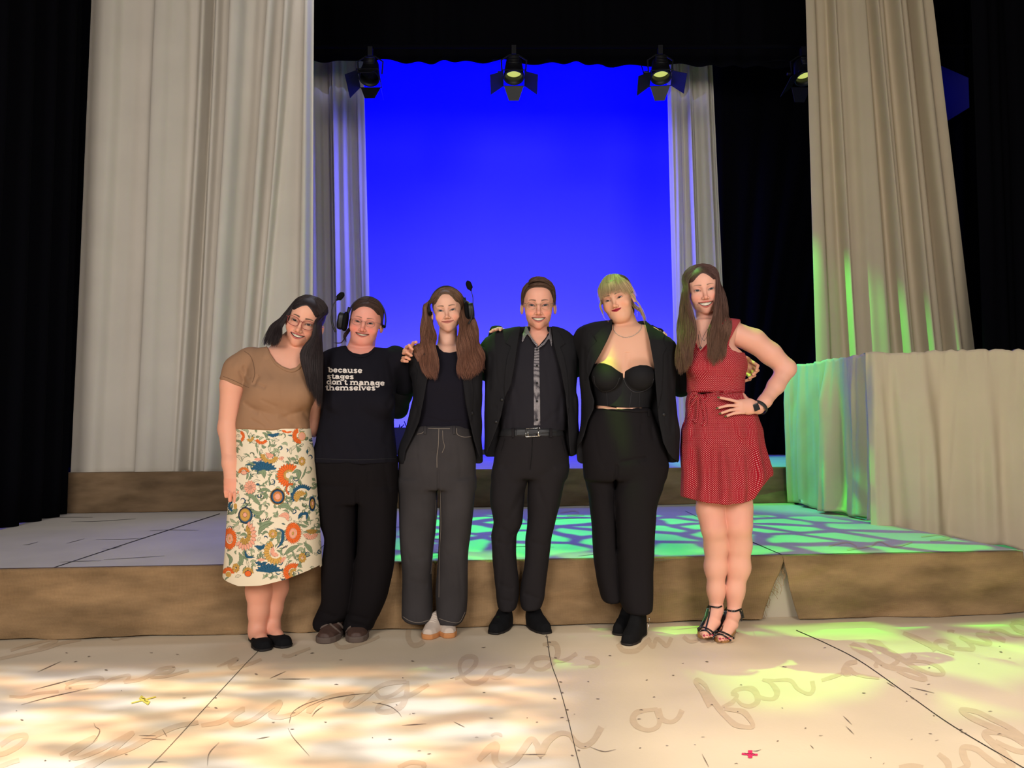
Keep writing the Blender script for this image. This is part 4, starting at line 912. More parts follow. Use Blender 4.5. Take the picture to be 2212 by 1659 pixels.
def longhair(h, side, part, tails, nroot, cnt, r, spread, wave, wl, bulge=.0026, a0=28, a1=128, yy0=-.80, yy1=.75, down=(-.02,), sx=.082):
    """side +1/-1; tails: world polylines from front-most to back-most strand"""
    G = []; tails = [spline(np.array(t), 9) for t in tails]
    for i in range(nroot):
        f = i/(nroot-1); a = a0+(a1-a0)*f; yy = yy0+(yy1-yy0)*f
        pb = part*(1-.3*f)
        P = [skull(a, abs(pb), 0, np.sign(pb) if pb else 1, 1.01)]
        for b in (20, 42, 62): P.append(skull(a, b, yy*(b/80), side, 1.02*(1+bulge*b)))
        W = [h.W(np.array(P))]
        k = f*(len(tails)-1); k0 = min(int(k), len(tails)-2) if len(tails) > 1 else 0; e = k-k0
        tl = np.array(tails[k0]) if len(tails) == 1 else np.array(tails[k0])*(1-e)+np.array(tails[k0+1])*e
        G.append((np.vstack(W+[tl]), cnt, spread*.35, spread, r, wave, wl))
    return G
def px_d(P, Y):  # px to metre scale at depth
    return Y/FPX
def crease(P, d, L, Yc):
    """fold lines in photo px: (u1,v1,u2,v2,width px,depth m); positive = groove"""
    u, v = PX(P); fr = P[:, 1] < Yc+.03
    for u1, v1, u2, v2, wd, am in L:
        ex, ey = u2-u1, v2-v1; t = ((u-u1)*ex+(v-v1)*ey)/(ex*ex+ey*ey); tc = np.clip(t, 0, 1)
        ds = np.hypot(u-u1-ex*tc, v-v1-ey*tc); d = d+np.where(fr, am*np.exp(-(ds/wd)**2)*np.clip(4*(1-np.abs(2*tc-1)), 0, 1), 0)
    return d
def wrinkle(P, d, amp, fx=6, fz=4, seed=0, slant=.3):
    amp = amp*1.5; e = vnoise(P[:, 0]*fx*4+P[:, 2]*11*slant, P[:, 2]*fz*1.6-P[:, 0]*5, seed+8); d = d+amp*.8*(.25-np.abs(e-.5))*vnoise(P[:, 0]*4, P[:, 2]*5, seed+11)
    return d+amp*(vnoise(P[:, 0]*fx+P[:, 2]*fx*slant, P[:, 2]*fz+P[:, 1]*fx, seed)-.5)+amp*.5*(vnoise(P[:, 0]*fx*2.3-P[:, 2]*fx*slant, P[:, 2]*fz*2.1+P[:, 1]*5, seed+4)-.5)
def carve(P, d, poly, Ymax, Y, e=.004):
    u, v = PX(P); return smax(d, -np.maximum(poly2(u, v, poly)*Y/FPX, P[:, 1]-Ymax), e)
def cloth_mesh(name, f, box, h, matr, parent, pad=.02, **kw):
    V, F = sdfmesh(f, box[0], box[1], h); return mesh(name, V, F, matr, parent, **kw)
def boxpx(u0, v0, u1, v1, Y, dy=.25):
    a = K(u0, v1, Y); b = K(u1, v0, Y); m = .03
    return (min(a[0], b[0])-m, Y-dy, a[2]-m), (max(a[0], b[0])+m, Y+dy, b[2]+m)
def patch(name, poly, f, Y0, matr, parent, off=.002, th=.004, step=1.6, col=None):
    V, F = drape(poly, f, Y0, off, th, step); return mesh(name, V, F, matr, parent, col=None if col is None else np.tile(col, (len(V), 1)))
def strip(name, runs, f, Y0, matr, parent, off=.0015, th=.002):
    b = MB()
    for p, wd in runs: V, F = ribbon(p, wd, f, Y0, off, th); b.add(V, F)
    return b.build(name, matr, parent, True)
def glasses(h, parent, col, rw=.0235, rh=.0165, shape=2.6, tk=.0014, name='glasses', metal=0, tilt=0):
    m = mat(name+'_frame', col, .3, metal=metal, spec=.5); lens = bpy.data.materials.get('lens_glass')
    if lens is None:
        lens = mat('lens_glass', (.05, .05, .06), .05, spec=.6); lens.node_tree.nodes['Principled BSDF'].inputs['Alpha'].default_value = .045
    root = None; b = MB(); yg = -.031; cxg = .0325
    for sg in (-1, 1):
        th = np.linspace(0, 2*math.pi, 33); X = np.sign(np.cos(th))*np.abs(np.cos(th))**(2/shape)*rw; Z = np.sign(np.sin(th))*np.abs(np.sin(th))**(2/shape)*rh
        Z = Z*np.where(Z < 0, 1.05, .92)-.003+tilt*X*sg
        P = np.stack([sg*cxg+X, yg+.004*np.abs(X+0)/rw*np.where(X*sg > 0, 1.4, .2), Z], -1); V, F = tube(h.W(P), tk*h.s, 6); b.add(V, F)
        P = np.array([[sg*(cxg+rw), yg+.005, .006], [sg*(cxg+rw+.012), yg+.022, .007], [sg*.079, .06, .004], [sg*.081, .092, .002]]); V, F = tube(h.W(spline(P, 14)), tk*1.05*h.s, 6); b.add(V, F)
    V, F = tube(h.W(spline(np.array([[-.011, yg-.001, .002], [0, yg-.004, .005], [.011, yg-.001, .002]]), 8)), tk*h.s, 6); b.add(V, F)
    fr = b.build(name, m, parent, True)
    b = MB()
    for sg in (-1, 1):
        th = np.linspace(0, 2*math.pi, 33)[:-1]; X = np.sign(np.cos(th))*np.abs(np.cos(th))**(2/shape)*rw*.98; Z = np.sign(np.sin(th))*np.abs(np.sin(th))**(2/shape)*rh*.98; Z = Z*np.where(Z < 0, 1.05, .92)-.003+tilt*X*sg
        P = np.stack([sg*cxg+X, yg+.002+.0*X, Z], -1); P = np.vstack([P, P+[0, .0012, 0]]); n = 32
        b.add(h.W(P), [tuple(range(n)), tuple(range(n, 2*n))[::-1]]+[(i, n+i, n+(i+1) % n, (i+1) % n) for i in range(n)])
    b.build('lenses', lens, fr)
    return fr
def person(label, Y, u):
    g = GR(u, 1380); return empty('person', (K(u, 1000, Y)[0], Y, 0), label, 'person')
def headmesh(h, extra, lo_z, hs=.0019, wide=.0, xr=None):
    """head + neck (+ bare chest) as one skin surface; extra(P)-> sdf of neck and shoulders"""
    c = h.W(np.array([[sx, sy, sz] for sx in (-.1, .1) for sy in (-.055, .2) for sz in (-.13, .13)])); lo, hi = bounds(c, .0); lo[2] = lo_z
    if xr: lo[0] = min(lo[0], xr[0]); hi[0] = max(hi[0], xr[1]); lo[1] = min(lo[1], xr[2]) if len(xr) > 2 else lo[1]
    f = lambda P: smin(h.sdf(P), extra(P), .018)
    V, F = sdfmesh(f, lo, hi, hs); return V, F, h.color(V), f
def finger(P, pts, r, k=.003):
    n = len(pts); rr = [r*(1-.10*i) for i in range(n)]; return chain(P, pts, rr, k)
def headset(h, side, label, mic, cupz=-.012):
    """side: +1 = ear cup at image right"""
    root = empty('headset', tuple(h.W([[0, .08, .12]])[0]), label, 'headset', None)
    th = np.linspace(-1.62, 1.62, 40); P = np.stack([.093*np.sin(th)*1.02, .075+0*th, .005+.1235*np.cos(th)], -1)
    b = MB(); W = h.W(P); T = np.gradient(W, axis=0); T /= np.linalg.norm(T, axis=1)[:, None]; Yd = h.R@np.array([0, 1., 0]); Nn = np.cross(T, Yd)
    V = []
    for dy, dn in ((-.013, -.003), (.013, -.003), (.013, .003), (-.013, .003)): V.append(W+Yd*dy*h.s+Nn*dn*h.s)
    V = np.stack(V, 1).reshape(-1, 3); b.add(V, list(map(tuple, gridfaces(40, 4, True)))+[(3, 2, 1, 0), (156, 157, 158, 159)]); b.build('headband', m_blackplastic, root, True)
    def cup(P, x0, rx, ry, rz):
        q = h.L(P); k = 3.2; return ((np.abs((q[:, 0]-x0)/rx)**k+np.abs((q[:, 1]-.066)/ry)**k+np.abs((q[:, 2]-cupz)/rz)**k)**(1/k)-1)*min(rx, ry, rz)*h.s
    bx = bounds(h.W(np.array([[side*.06, .03, -.07], [side*.15, .13, .05], [side*.06, .13, .05], [side*.14, .03, -.07]])), .03)
    V, F = sdfmesh(lambda P: cup(P, side*.121, .018, .037, .044), bx[0], bx[1], .002); mesh('ear_cup', V, F, m_blackplastic, root)
    V, F = sdfmesh(lambda P: cup(P, side*.100, .012, .041, .048), bx[0], bx[1], .002); mesh('ear_cushion', V, F, m_foam, root)
    b = MB(); q = np.array([[side*.098, .078, .02], [side*.0935, .076, .062]]); V, F = tube(h.W(q), .007*h.s, 8); b.add(V, F); b.build('slider', m_blackplastic, root, True)
    # small pad on the other side
    q = np.array([[-side*.090, .075, .002], [-side*.088, .075, -.012]]); b = MB(); V, F = tube(h.W(q), .010*h.s, 8); b.add(V, F); b.build('temple_pad', m_foam, root, True)
    bm = spline(mic[:-1], 24); b = MB(); b.tube(bm, np.interp(np.linspace(0, 1, 24), [0, .45, .5, 1], [.0055, .0045, .0024, .0024]), 8); b.build('mic_boom', m_blackplastic, root, True)
    a, c = np.array(mic[-2]), np.array(mic[-1]); d = (c-a); L = np.linalg.norm(d); P = a+d*np.linspace(-.25, 1, 14)[:, None]
    rr = np.array([.004, .005, .008, .0135, .0155, .0160, .0160, .0160, .0158, .0152, .0142, .012, .008, .002]); b = MB(); b.tube(P, rr, 14); b.build('microphone', m_foam, root, True)
    return root
def shoe(root, _, u, v, Y, ang, kind, L=.27, wd=.098, col=None, sole=None):
    """closed shoe: toe tip touching floor at photo point (u,v); ang = toe direction, degrees from camera axis (+ = image right)"""
    toe = GR(u, v-1.5, 0.0); a = math.radians(ang-math.degrees(math.atan2(toe[0], toe[1]))*1.0 if False else ang)
    f_ = np.array([math.sin(a), -math.cos(a), 0]); r_ = np.array([math.cos(a), math.sin(a), 0]); o = toe-f_*L
    def q(P): d = P-o; return np.stack([d@r_, d@f_, P[:, 2]], 1)
    hw = wd/2
    def fsole(P):
        x, y, z = q(P).T; t = np.clip(y/L, 0, 1); w_ = hw*np.interp(t, [0, .12, .35, .65, .85, 1], [.62, .78, .74, 1.0, .88, .5]); e = np.maximum(np.abs(x)-w_, np.maximum(-y+.0, y-L)); 
        end = np.hypot(x, np.maximum(y-(L-hw*.9), 0))-hw*.95; end2 = np.hypot(x, np.minimum(y-hw*.75, 0))-hw*.78
        e = np.maximum(np.abs(x)-w_, np.maximum(end*(y > L-hw*.9)-1*(y <= L-hw*.9), end2*(y < hw*.75)-1*(y >= hw*.75)))
        th = .026 if kind == 'trainer' else .012 if kind != 'clog' else .03
        return smax(e, np.abs(z-th/2)-th/2, .006)
    def fup(P):
        x, y, z = q(P).T; t = np.clip(y/L, 0, 1); w_ = hw*.94*np.interp(t, [0, .12, .35, .65, .85, 1], [.66, .80, .76, .98, .86, .45])
        hh = np.interp(t, [0, .1, .3, .45, .6, .8, .95, 1], [.075, .085, .095, .095, .072, .052, .040, .02] if kind != "flat" else [.062, .060, .046, .038, .034, .042, .034, .02])
        if kind == 'boot': hh = np.interp(t, [0, .1, .36, .46, .6, .8, .95, 1], [.16, .165, .165, .12, .075, .052, .042, .02])
        zz = (z-.008)/hh; k = 2.6; d = ((np.abs(x/w_)**k+np.abs(np.maximum(zz, 0))**k)**(1/k)-1)*np.minimum(w_, hh)
        end = np.maximum(y-L+.004, -y+.004); d = smax(d, end, .012); return smax(d, .008-z, .004)
    lo = np.minimum(o, toe)-.09; hi = np.maximum(o, toe)+.09; lo[2] = -.004; hi[2] = .2
    ms = bpy.data.materials
    def gm(n, c, **k): return ms.get(n) or mat(n, c, **k)
    if kind == 'trainer': up_, so = gm('trainer_suede', srgb(214, 196, 180), rough=.85, spec=.1), gm('gum_sole', srgb(205, 140, 88), rough=.6)
    elif kind == 'clog': up_, so = gm('brown_clog_leather', srgb(78, 58, 50), rough=.55, bump=.002, bscale=60), gm('grey_clog_sole', srgb(98, 84, 76), rough=.7)
    else: up_, so = gm('black_suede', (.009, .009, .010), rough=.95, spec=.1), gm('black_sole', (.016, .013, .012), rough=.6)
    V, F = sdfmesh(fup, lo, hi, .003); ob = mesh('shoe', V, F, up_, root)
    V, F = sdfmesh(fsole, lo, hi, .003); mesh('sole', V, F, so, ob)
    if kind == 'trainer':
        w3 = lambda x, y, z: o+r_*x+f_*y+np.array([0, 0, z])
        for sg in (-1, 1):
            for i in range(3):
                y0 = L*(.36+.075*i); pts = [w3(sg*hw*.76, y0+.035, .030), w3(sg*hw*.74, y0+.012, .052), w3(sg*hw*.52, y0-.008, .078)]
                bs = MB(); bs.tube(spline(pts, 8), .0048, 6); bs.build('side_stripe', gm('stripe_black', (.015, .015, .02), rough=.6), ob, True)
        for i in range(5):
            bl = MB(); y0 = L*(.50+.05*i); z0 = np.interp(y0/L, [.45, .6, .8], [.103, .080, .060]); bl.tube(spline([w3(-.022, y0, z0-.006), w3(0, y0+.002, z0+.002), w3(.022, y0, z0-.006)], 6), .0026, 5); bl.build('lace', gm('lace_white', srgb(225, 212, 198), rough=.9), ob, True)
    if kind == 'clog':
        w3 = lambda x, y, z: o+r_*x+f_*y+np.array([0, 0, z])
        for sg in (-1, 1):
            bl = MB(); bl.tube(spline([w3(sg*hw*.95, L*.62, .03), w3(sg*hw*.6, L*.72, .06), w3(0, L*.66, .078)], 8), .006, 6); bl.tube(spline([w3(sg*hw*.9, L*.45, .04), w3(sg*hw*.7, L*.55, .07), w3(0, L*.58, .088)], 8), .006, 6)
            bl.build('strap', gm('grey_clog_sole', srgb(98, 84, 76)), ob, True)
    return ob, o, f_, r_
# ================================================================ woman in brown T-shirt and floral skirt
def make_brown():
    Y = 3.72
    root = person('smiling person with long straight black hair, brown T-shirt and bright floral skirt', Y, 590)
    h = Head(651.4, 696, Y-.09, 55.5, yaw=-5, pitch=6, roll=18.5, skin=srgb(222, 164, 138), lip=srgb(186, 100, 94), browc=(.05, .035, .025), w=1.0, jaw=1.0, cheek=1.12, mw=.033, zm=-.0625, lift=.0085, op=.0058, eo=.0034, brow=.0042, nose=1.04, iris=(.05, .03, .02))
    T = Loft([(747, 585, 668, .055, .09), (755, 548, 676, .08, .10), (770, 538, 684, .105, .11), (800, 532, 686, .13, .12), (840, 530, 684, .155, .12), (860, 526, 681, .155, .12), (890, 518, 670, .135, .12), (915, 513, 667, .13, .12), (931, 513, 668, .132, .12)], Y, 2.2)
    nb = K(622, 765, Y+.02)
    def ex(P): d0 = smin(rc(P, h.W([[0, .090, -.05]])[0], nb, .055, .064), T(P, -.017), .03); return smin(d0, rc(P, K(628, 738, Y+.01), K(584, 758, Y+.03), .050, .036), .03)
    V1 = headmesh(h, ex, K(960, 815, Y)[2]); body = [V1[:3]]
    sk = h.skin*np.array([1.0, .97, .96])
    aR = [K(540, 800, Y+.0), K(507, 832, Y), K(495, 925, Y-.01), K(499, 1000, Y-.06), K(501, 1022, Y-.07)]; aRr = [.055, .0680, .052, .040, .036]
    def fa(P): return chain(P, aR, aRr, .02)
    ks = [(489, 1070, 497, 1086), (500, 1071, 504, 1084), (511, 1071, 512, 1086), (521, 1066, 518, 1084)]
    def hand(P):
        d = smin(chain(P, [aR[-1], K(503, 1040, Y-.08), K(504, 1058, Y-.085)], [.036, .040, .040], .012, (0, 1, 0), .62), fa(P), .012)
        for i, (u, v, u2, v2) in enumerate(((488, 1062, 489, 1072), (497, 1066, 497, 1081), (507, 1067, 508, 1083), (517, 1063, 517, 1079))):
            d = smin(d, finger(P, [K(u, v-12, Y-.085), K(u, v, Y-.108), K(u2, v2, Y-.104), K(u2+2, v2-3, Y-.076)], .0112, .0015), .0022)
        return smin(d, finger(P, [K(516, 1040, Y-.06), K(524, 1056, Y-.085), K(524, 1070, Y-.095)], .0115), .004)
    V, F = sdfmesh(hand, *boxpx(470, 760, 545, 1092, Y-.03, .17), .003); body.append((V, F, np.tile(sk, (len(V), 1))*np.where(V[:, 2:3] < K(0, 1030, Y)[2], np.array([[1., .90, .88]]), 1)))
    aL = [K(672, 785, Y+.06), K(684, 850, Y+.14), K(679, 925, Y+.17), K(720, 880, Y+.22), K(745, 850, Y+.2)]; aLr = [.055, .052, .042, .033, .028]
    V, F = sdfmesh(lambda P: chain(P, aL, aLr, .02), *boxpx(640, 760, 775, 960, Y+.12, .22), .0045); body.append((V, F, np.tile(sk, (len(V), 1))))
    V, F = sdfmesh(lambda P: T(P, -.032), *boxpx(500, 740, 700, 935, Y, .22), .012); body.append((V, F, np.tile(sk, (len(V), 1))))
    # legs
    LA = [K(562, 1150, Y+.03), K(562, 1230, Y+.02), K(561, 1275, Y+.035), K(559, 1320, Y+.03), K(556, 1358, Y+.02), K(556, 1370, Y+.02)]; LAr = [.072, .064, .066, .050, .041, .038]
    RA = [K(597, 1150, Y+.08), K(598, 1230, Y+.07), K(597, 1270, Y+.085), K(591, 1315, Y+.08), K(588, 1350, Y+.07), K(589, 1364, Y+.06)]; RAr = [.065, .060, .058, .043, .036, .034]
    def legs(P):
        a = smin(chain(P, LA, LAr, .02), chain(P, [K(556, 1368, Y+.01), K(564, 1382, Y-.05), K(571, 1392, Y-.09)], [.038, .030, .022], .01), .02)
        b = smin(chain(P, RA, RAr, .02), chain(P, [K(589, 1360, Y+.05), K(600, 1374, Y), K(610, 1384, Y-.04)], [.036, .028, .021], .01), .02)
        return smin(a, b, .002)
    V, F = sdfmesh(legs, *boxpx(515, 1140, 640, 1408, Y, .22), .004); body.append((V, F, np.tile(sk*np.array([1.03, .98, .98]), (len(V), 1))))
    V, F, C = joinparts(body); bo = mesh('body', V, F, m_skin, root, col=C); eyes_teeth(h, bo)
    # T-shirt
    m_t = mat('brown_jersey', srgb(158, 122, 94), .95, bump=.0003, bscale=900, spec=.08)
    sl = [K(543, 782, Y), K(520, 800, Y), K(506, 838, Y)]; slr = [.080, .080, .079]
    neck = [(572, 700), (577, 748), (583, 762), (595, 780), (610, 791), (627, 797), (640, 793), (652, 780), (660, 760), (668, 700)]
    cr = [(545, 835, 560, 810, 4, .007), (548, 828, 575, 838, 4, .006), (525, 868, 560, 895, 5, .005), (540, 880, 600, 900, 5, .004), (600, 905, 660, 885, 5, .005), (540, 905, 575, 925, 4, .005), (560, 890, 590, 925, 4, .004), (610, 900, 640, 925, 4, .004), (524, 790, 540, 820, 5, .005), (515, 800, 536, 835, 4, .004), (600, 890, 650, 925, 4, .004), (570, 770, 590, 820, 6, .003), (655, 890, 668, 910, 4, .005), (560, 862, 600, 880, 4, .003)]
    hem = lambda P, d: smax(d, (K(590, 929, Y)[2]-P[:, 2]), .004)
    def ft(P):
        d = T(P); bu = ell(P, K(582, 848, Y-.095), (.080, .070, .075)); d = smin(d, bu, .05); d = smin(d, ell(P, K(645, 850, Y-.085), (.075, .070, .072)), .05)
        slv = chain(P, sl, slr, .02); c = K(510, 830, Y); n_ = (sl[2]-sl[1]); n_ = n_/np.linalg.norm(n_)
        slv = smax(slv, (P-c)@n_, .004); d = smin(d, slv, .016)
        d = wrinkle(P, crease(P, d, cr, Y), .007, 8, 7, 21); d = smax(d, K(590, 930, Y)[2]-P[:, 2], .006)
        return carve(P, d, neck, Y+.03, Y)
    ts = cloth_mesh('t_shirt', ft, boxpx(465, 735, 700, 935, Y, .24), .0038, m_t, root)
    strip('collar_rib', [([(580, 755), (592, 779), (609, 794), (628, 801), (642, 797), (652, 786)], 6)], ft, Y-.35, m_t, ts, .0, .003)
    strip('sleeve_seam', [([(527, 758), (540, 768), (547, 785), (550, 808), (545, 826)], 1.3), ([(482, 813), (505, 822), (538, 838)], 1.0)], ft, Y-.35, mat('brown_seam', srgb(120, 90, 68), .95), ts, .0, .0015)
    # skirt: lofted grid with printed flowers
    SK = Loft([(926, 515, 668, .128, .12), (945, 515, 670, .132, .125), (985, 514, 676, .145, .14), (1040, 506, 681, .150, .15), (1100, 498, 685, .155, .155), (1160, 492, 687, .160, .155), (1225, 487, 690, .165, .155), (1250, 486, 692, .165, .155)], Y+.01, 2.2)
    nth, nz = 620, 400; th = np.linspace(-math.pi, math.pi, nth, endpoint=False); t = np.linspace(0, 1, nz)
    TH, TT = np.meshgrid(th, t, indexing='ij')
    uh = (np.sin(TH)+1)/2; vb = np.interp(uh, [0, .08, .25, .5, .75, 1], [1240, 1245, 1253, 1249, 1238, 1221]); vb = np.where(np.cos(TH) < 0, 1238-12*uh, vb)
    zt = K(590, 926, Y)[2]; zb = K(590, 1240, Y)[2]+(1240-vb)*Y/FPX; Z = zt+(zb-zt)*TT; Zc = np.clip(Z, SK.z[0], SK.z[-1])
    f = lambda a: np.interp(Zc, SK.z, a)
    c_, s_ = np.cos(TH), np.sin(TH); k = 2.2; rr = 1/((np.abs(s_)**k+np.abs(c_)**k)**(1/k)); fold = 1+TT**1.6*(.035*np.sin(TH*3+1.0)+.02*np.sin(TH*5+.4))*(c_ > -.9)
    X = f(SK.cx)+f(SK.rx)*s_*rr*(1+TT*.0); YY = f(SK.cy)-np.where(c_ > 0, f(SK.rf), f(SK.rb))*c_*rr*fold
    X += .006*np.sin(Z*9+TH*2)*TT
    P = np.stack([X, YY, Z], -1).reshape(-1, 3); u, v = PX(P); back = (P[:, 1] > Y+.05)
    u = np.where(back, 1180-u+ (u*0), u)
    C = floral(u, v)
    V = P; Fq = gridfaces(nth, nz)
    i = np.arange(nz-1); wrap = np.stack([(nth-1)*nz+i, (nth-1)*nz+i+1, i+1, i], 1); Fq = np.vstack([Fq[:, ::-1], wrap[:, ::-1]])
    so = mesh('skirt', V, Fq, mat('floral_cotton', (1, 1, 1), .8, attr=True, spec=.15), root, col=C); so.modifiers.new('t', 'SOLIDIFY').thickness = .004
    fsk = lambda P: SK(P)
    strip('waistband_seam', [([(515, 952), (560, 953), (600, 955), (640, 953), (668, 950)], 1.0), ([(657, 930), (664, 960), (666, 1000)], 1.2)], fsk, Y-.35, mat('skirt_seam', srgb(150, 140, 120), .9), so, .001, .0015)
    # flats
    flat(root, LA[-1], [(529, 1379), (543, 1398), (566, 1409), (588, 1411), (593, 1398), (588, 1386)], Y, (566, 1409), 30)
    flat(root, RA[-1], [], Y, (612, 1402), 38)
    # hair
    fh = V1[3]; fb = lambda P: np.minimum(fh(P), ft(P)); c0 = np.array(srgb(52, 42, 42))
    tl = [[K(606, 706, Y-.10), K(605, 728, Y-.12), K(597, 747, Y-.12)], [K(600, 706, Y-.07), K(595, 728, Y-.09), K(588, 748, Y-.09)], [K(595, 704, Y-.04), K(586, 726, Y-.05), K(578, 748, Y-.06)], [K(590, 702, Y), K(577, 724, Y), K(567, 745, Y-.01)]]
    tr = [[K(682, 695, Y-.11), K(673, 733, Y-.12), K(652, 765, Y-.14), K(668, 840, Y-.15)], [K(686, 693, Y-.08), K(682, 730, Y-.10), K(670, 780, Y-.14), K(680, 862, Y-.15)], [K(690, 690, Y-.04), K(688, 725, Y-.07), K(684, 790, Y-.12), K(687, 876, Y-.13)], [K(691, 688, Y), K(693, 720, Y-.03), K(694, 790, Y-.09), K(691, 884, Y-.11)]]
    G = longhair(h, -1, 14, tl, 17, 130, .0010, .0048, .0015, .2, bulge=.0004)+longhair(h, 1, 14, tr, 17, 130, .0010, .0055, .002, .2, bulge=.0020)
    hv = joinparts([haircap(h, None, c0*.8, .003, .064, .084), strands(G, c0, fb, 3)])
    mesh('hair', hv[0], hv[1], m_hair, root, col=hv[2])
    glasses(h, root, srgb(150, 66, 60), .0255, .0195, 2.8, .0015, tilt=.10)
def flat(root, ankle, _, Y, toe, ang):
    ob, o, f_, r_ = shoe(root, [], toe[0]+8, toe[1], Y, ang, 'flat', wd=.100, L=.255)
def floral(u, v):
    """printed flowers, drawn from ovals, petals and scrolls in cloth coordinates"""
    n = len(u); cream = np.array(srgb(240, 226, 198)); C = np.tile(cream, (n, 1))
    OR, PK, GD, TL, GR_, LG, BK = [np.array(srgb(*c)) for c in ((236, 110, 48), (238, 170, 142), (204, 158, 80), (44, 92, 122), (134, 152, 118), (176, 186, 150), (30, 40, 60))]
    def put(m, c): C[m] = c
    def petals(cx, cy, rx, ry, r0, npet, col, a0=0, a1=360, line=.16, rot_=0):
        ca, sa = math.cos(rot_), math.sin(rot_); dx, dy = u-cx, v-cy; x = (dx*ca+dy*sa)/rx; y = (-dx*sa+dy*ca)/ry; r = np.hypot(x, y); a = np.degrees(np.arctan2(-y, x)) % 360
        w_ = (a-a0) % 360; span = (a1-a0) % 360 or 360; inn = w_ <= span; ph = (w_/span*npet) % 1; edge = 1-.16*np.abs(ph-.5)*2
        m = inn & (r < edge) & (r > r0); put(m, col); put(m & ((np.abs(ph-.5) > .5-line/2)|(r > edge-.05)), col*.45)
    def disc(cx, cy, rx, ry, col, rim=None):
        r = np.hypot((u-cx)/rx, (v-cy)/ry); put(r < 1, col)
        if rim is not None: put((r < 1)&(r > .86), rim)
    def leaf(pts, wd, col, edge=None):
        g = spline(pts, 24); L = len(g); dm = np.full(n, 1e9); wv = np.zeros(n)
        bb = (u > g[:, 0].min()-wd-2)&(u < g[:, 0].max()+wd+2)&(v > g[:, 1].min()-wd-2)&(v < g[:, 1].max()+wd+2); ii = np.where(bb)[0]
        if not len(ii): return
        d = np.hypot(u[ii, None]-g[None, :, 0], v[ii, None]-g[None, :, 1]); k = d.argmin(1); dd = d[np.arange(len(ii)), k]; w_ = wd*np.sin(np.clip(k/(L-1), .04, .97)*math.pi)**.7
        C[ii[dd < w_]] = col; C[ii[(dd < w_)&(dd > w_-.9)]] = (edge if edge is not None else col*.55); C[ii[(dd < .5)&(w_ > 2.5)]] = col*.6
    def curl(cx, cy, r, a0, a1, wd, col):
        th = np.radians(np.linspace(a0, a1, 20)); rr = np.linspace(r, r*.25, 20); leaf([(cx+rr[i]*math.cos(th[i]), cy-rr[i]*math.sin(th[i])) for i in range(0, 20, 3)], wd, col)
    rs = np.random.RandomState(5)
    # background foliage: scrolls scattered over the print
    for i in range(420):
        x = rs.uniform(488, 695); y = rs.uniform(930, 1250); a = rs.uniform(0, 6.28); L = rs.uniform(8, 17); b_ = rs.uniform(-1.6, 1.6)
        pts = [(x, y), (x+L*.5*math.cos(a), y+L*.5*math.sin(a)), (x+L*math.cos(a+b_*.5), y+L*math.sin(a+b_*.5))]
        leaf(pts, rs.uniform(1.6, 3.4), [GR_, LG, GR_, cream*.96, TL][rs.choice(5, p=[.38, .24, .14, .18, .06])], GR_*.6)
    for i in range(90):
        curl(rs.uniform(490, 692), rs.uniform(935, 1248), rs.uniform(4, 8), rs.uniform(0, 360), rs.uniform(300, 640), 1.3, [GR_, GR_*.6, TL][rs.randint(3)])
    sx = lambda X, Y_: (460+X/5.72, 980+Y_/5.72)
    for p, w_, c in (([(560, 100), (620, 60), (640, 0)], 2.5, TL), ([(400, 500), (480, 520), (560, 600), (590, 640)], 5, GR_), ([(470, 690), (560, 740), (640, 700)], 5, GR_), ([(560, 480), (640, 440), (720, 470)], 4, GR_), ([(570, 980), (640, 880), (750, 850)], 7, GR_), ([(570, 1010), (600, 930), (720, 860)], 4, GR_),
                     ([(760, 920), (860, 960), (850, 1090), (780, 1180)], 3.4, TL), ([(780, 940), (810, 1040), (800, 1120)], 3.5, GR_), ([(960, 700), (900, 640), (800, 660)], 6, GR_), ([(820, 770), (900, 760), (930, 830)], 6, PK), ([(1060, 760), (1150, 740), (1150, 820)], 3.4, TL), ([(1050, 800), (1100, 720)], 3.4, TL), ([(520, 1140), (600, 1160), (650, 1120)], 4.5, TL),
                     ([(400, 1190), (430, 1270), (520, 1280)], 3, TL), ([(960, 1140), (1000, 1260), (1040, 1330)], 2, GR_), ([(880, 1250), (960, 1180), (1060, 1130)], 5, GR_), ([(1120, 1100), (1180, 1160), (1220, 1230)], 5, GR_), ([(180, 1230), (230, 1300), (210, 1380)], 4, GR_), ([(330, 1220), (360, 1300), (330, 1400)], 5, GR_), ([(200, 750), (260, 720), (300, 660)], 4, GR_), ([(560, 250), (620, 220), (640, 300)], 6, GR_), ([(980, 240), (1040, 220), (1060, 320)], 5, GR_), ([(1080, 320), (1120, 250), (1150, 150)], 2, GR_)):
        leaf([sx(*q) for q in p], w_, c)
    P_ = lambda cx, cy, rx, ry, r0, n_, col, a0=0, a1=360, ro=0: petals(*sx(cx, cy), rx/5.72, ry/5.72, r0, n_, col, a0, a1, .16, ro)
    D_ = lambda cx, cy, rx, ry, col, rim=None: disc(*sx(cx, cy), rx/5.72, ry/5.72, col, rim)
    P_(705, 20, 125, 115, .45, 13, GD, 170, 345); P_(705, -5, 55, 70, .0, 9, PK, 170, 345)
    P_(630, 215, 170, 120, .0, 9, TL, 10, 170); P_(690, 1470, 170, 120, .0, 9, TL, 10, 170); D_(630, 215, 30, 18, GR_)
    P_(940, 270, 160, 155, .42, 15, OR, 50, 265); P_(940, 265, 75, 75, .55, 12, GD, 50, 265)
    P_(465, 415, 78, 88, .35, 12, PK); P_(465, 415, 30, 34, 0, 10, PK*.75)
    D_(800, 530, 95, 102, GD, GD*.6); D_(800, 530, 84, 92, TL, BK); P_(800, 530, 62, 70, .5, 26, OR*.5+GD*.5); D_(800, 530, 36, 40, PK, PK*.6)
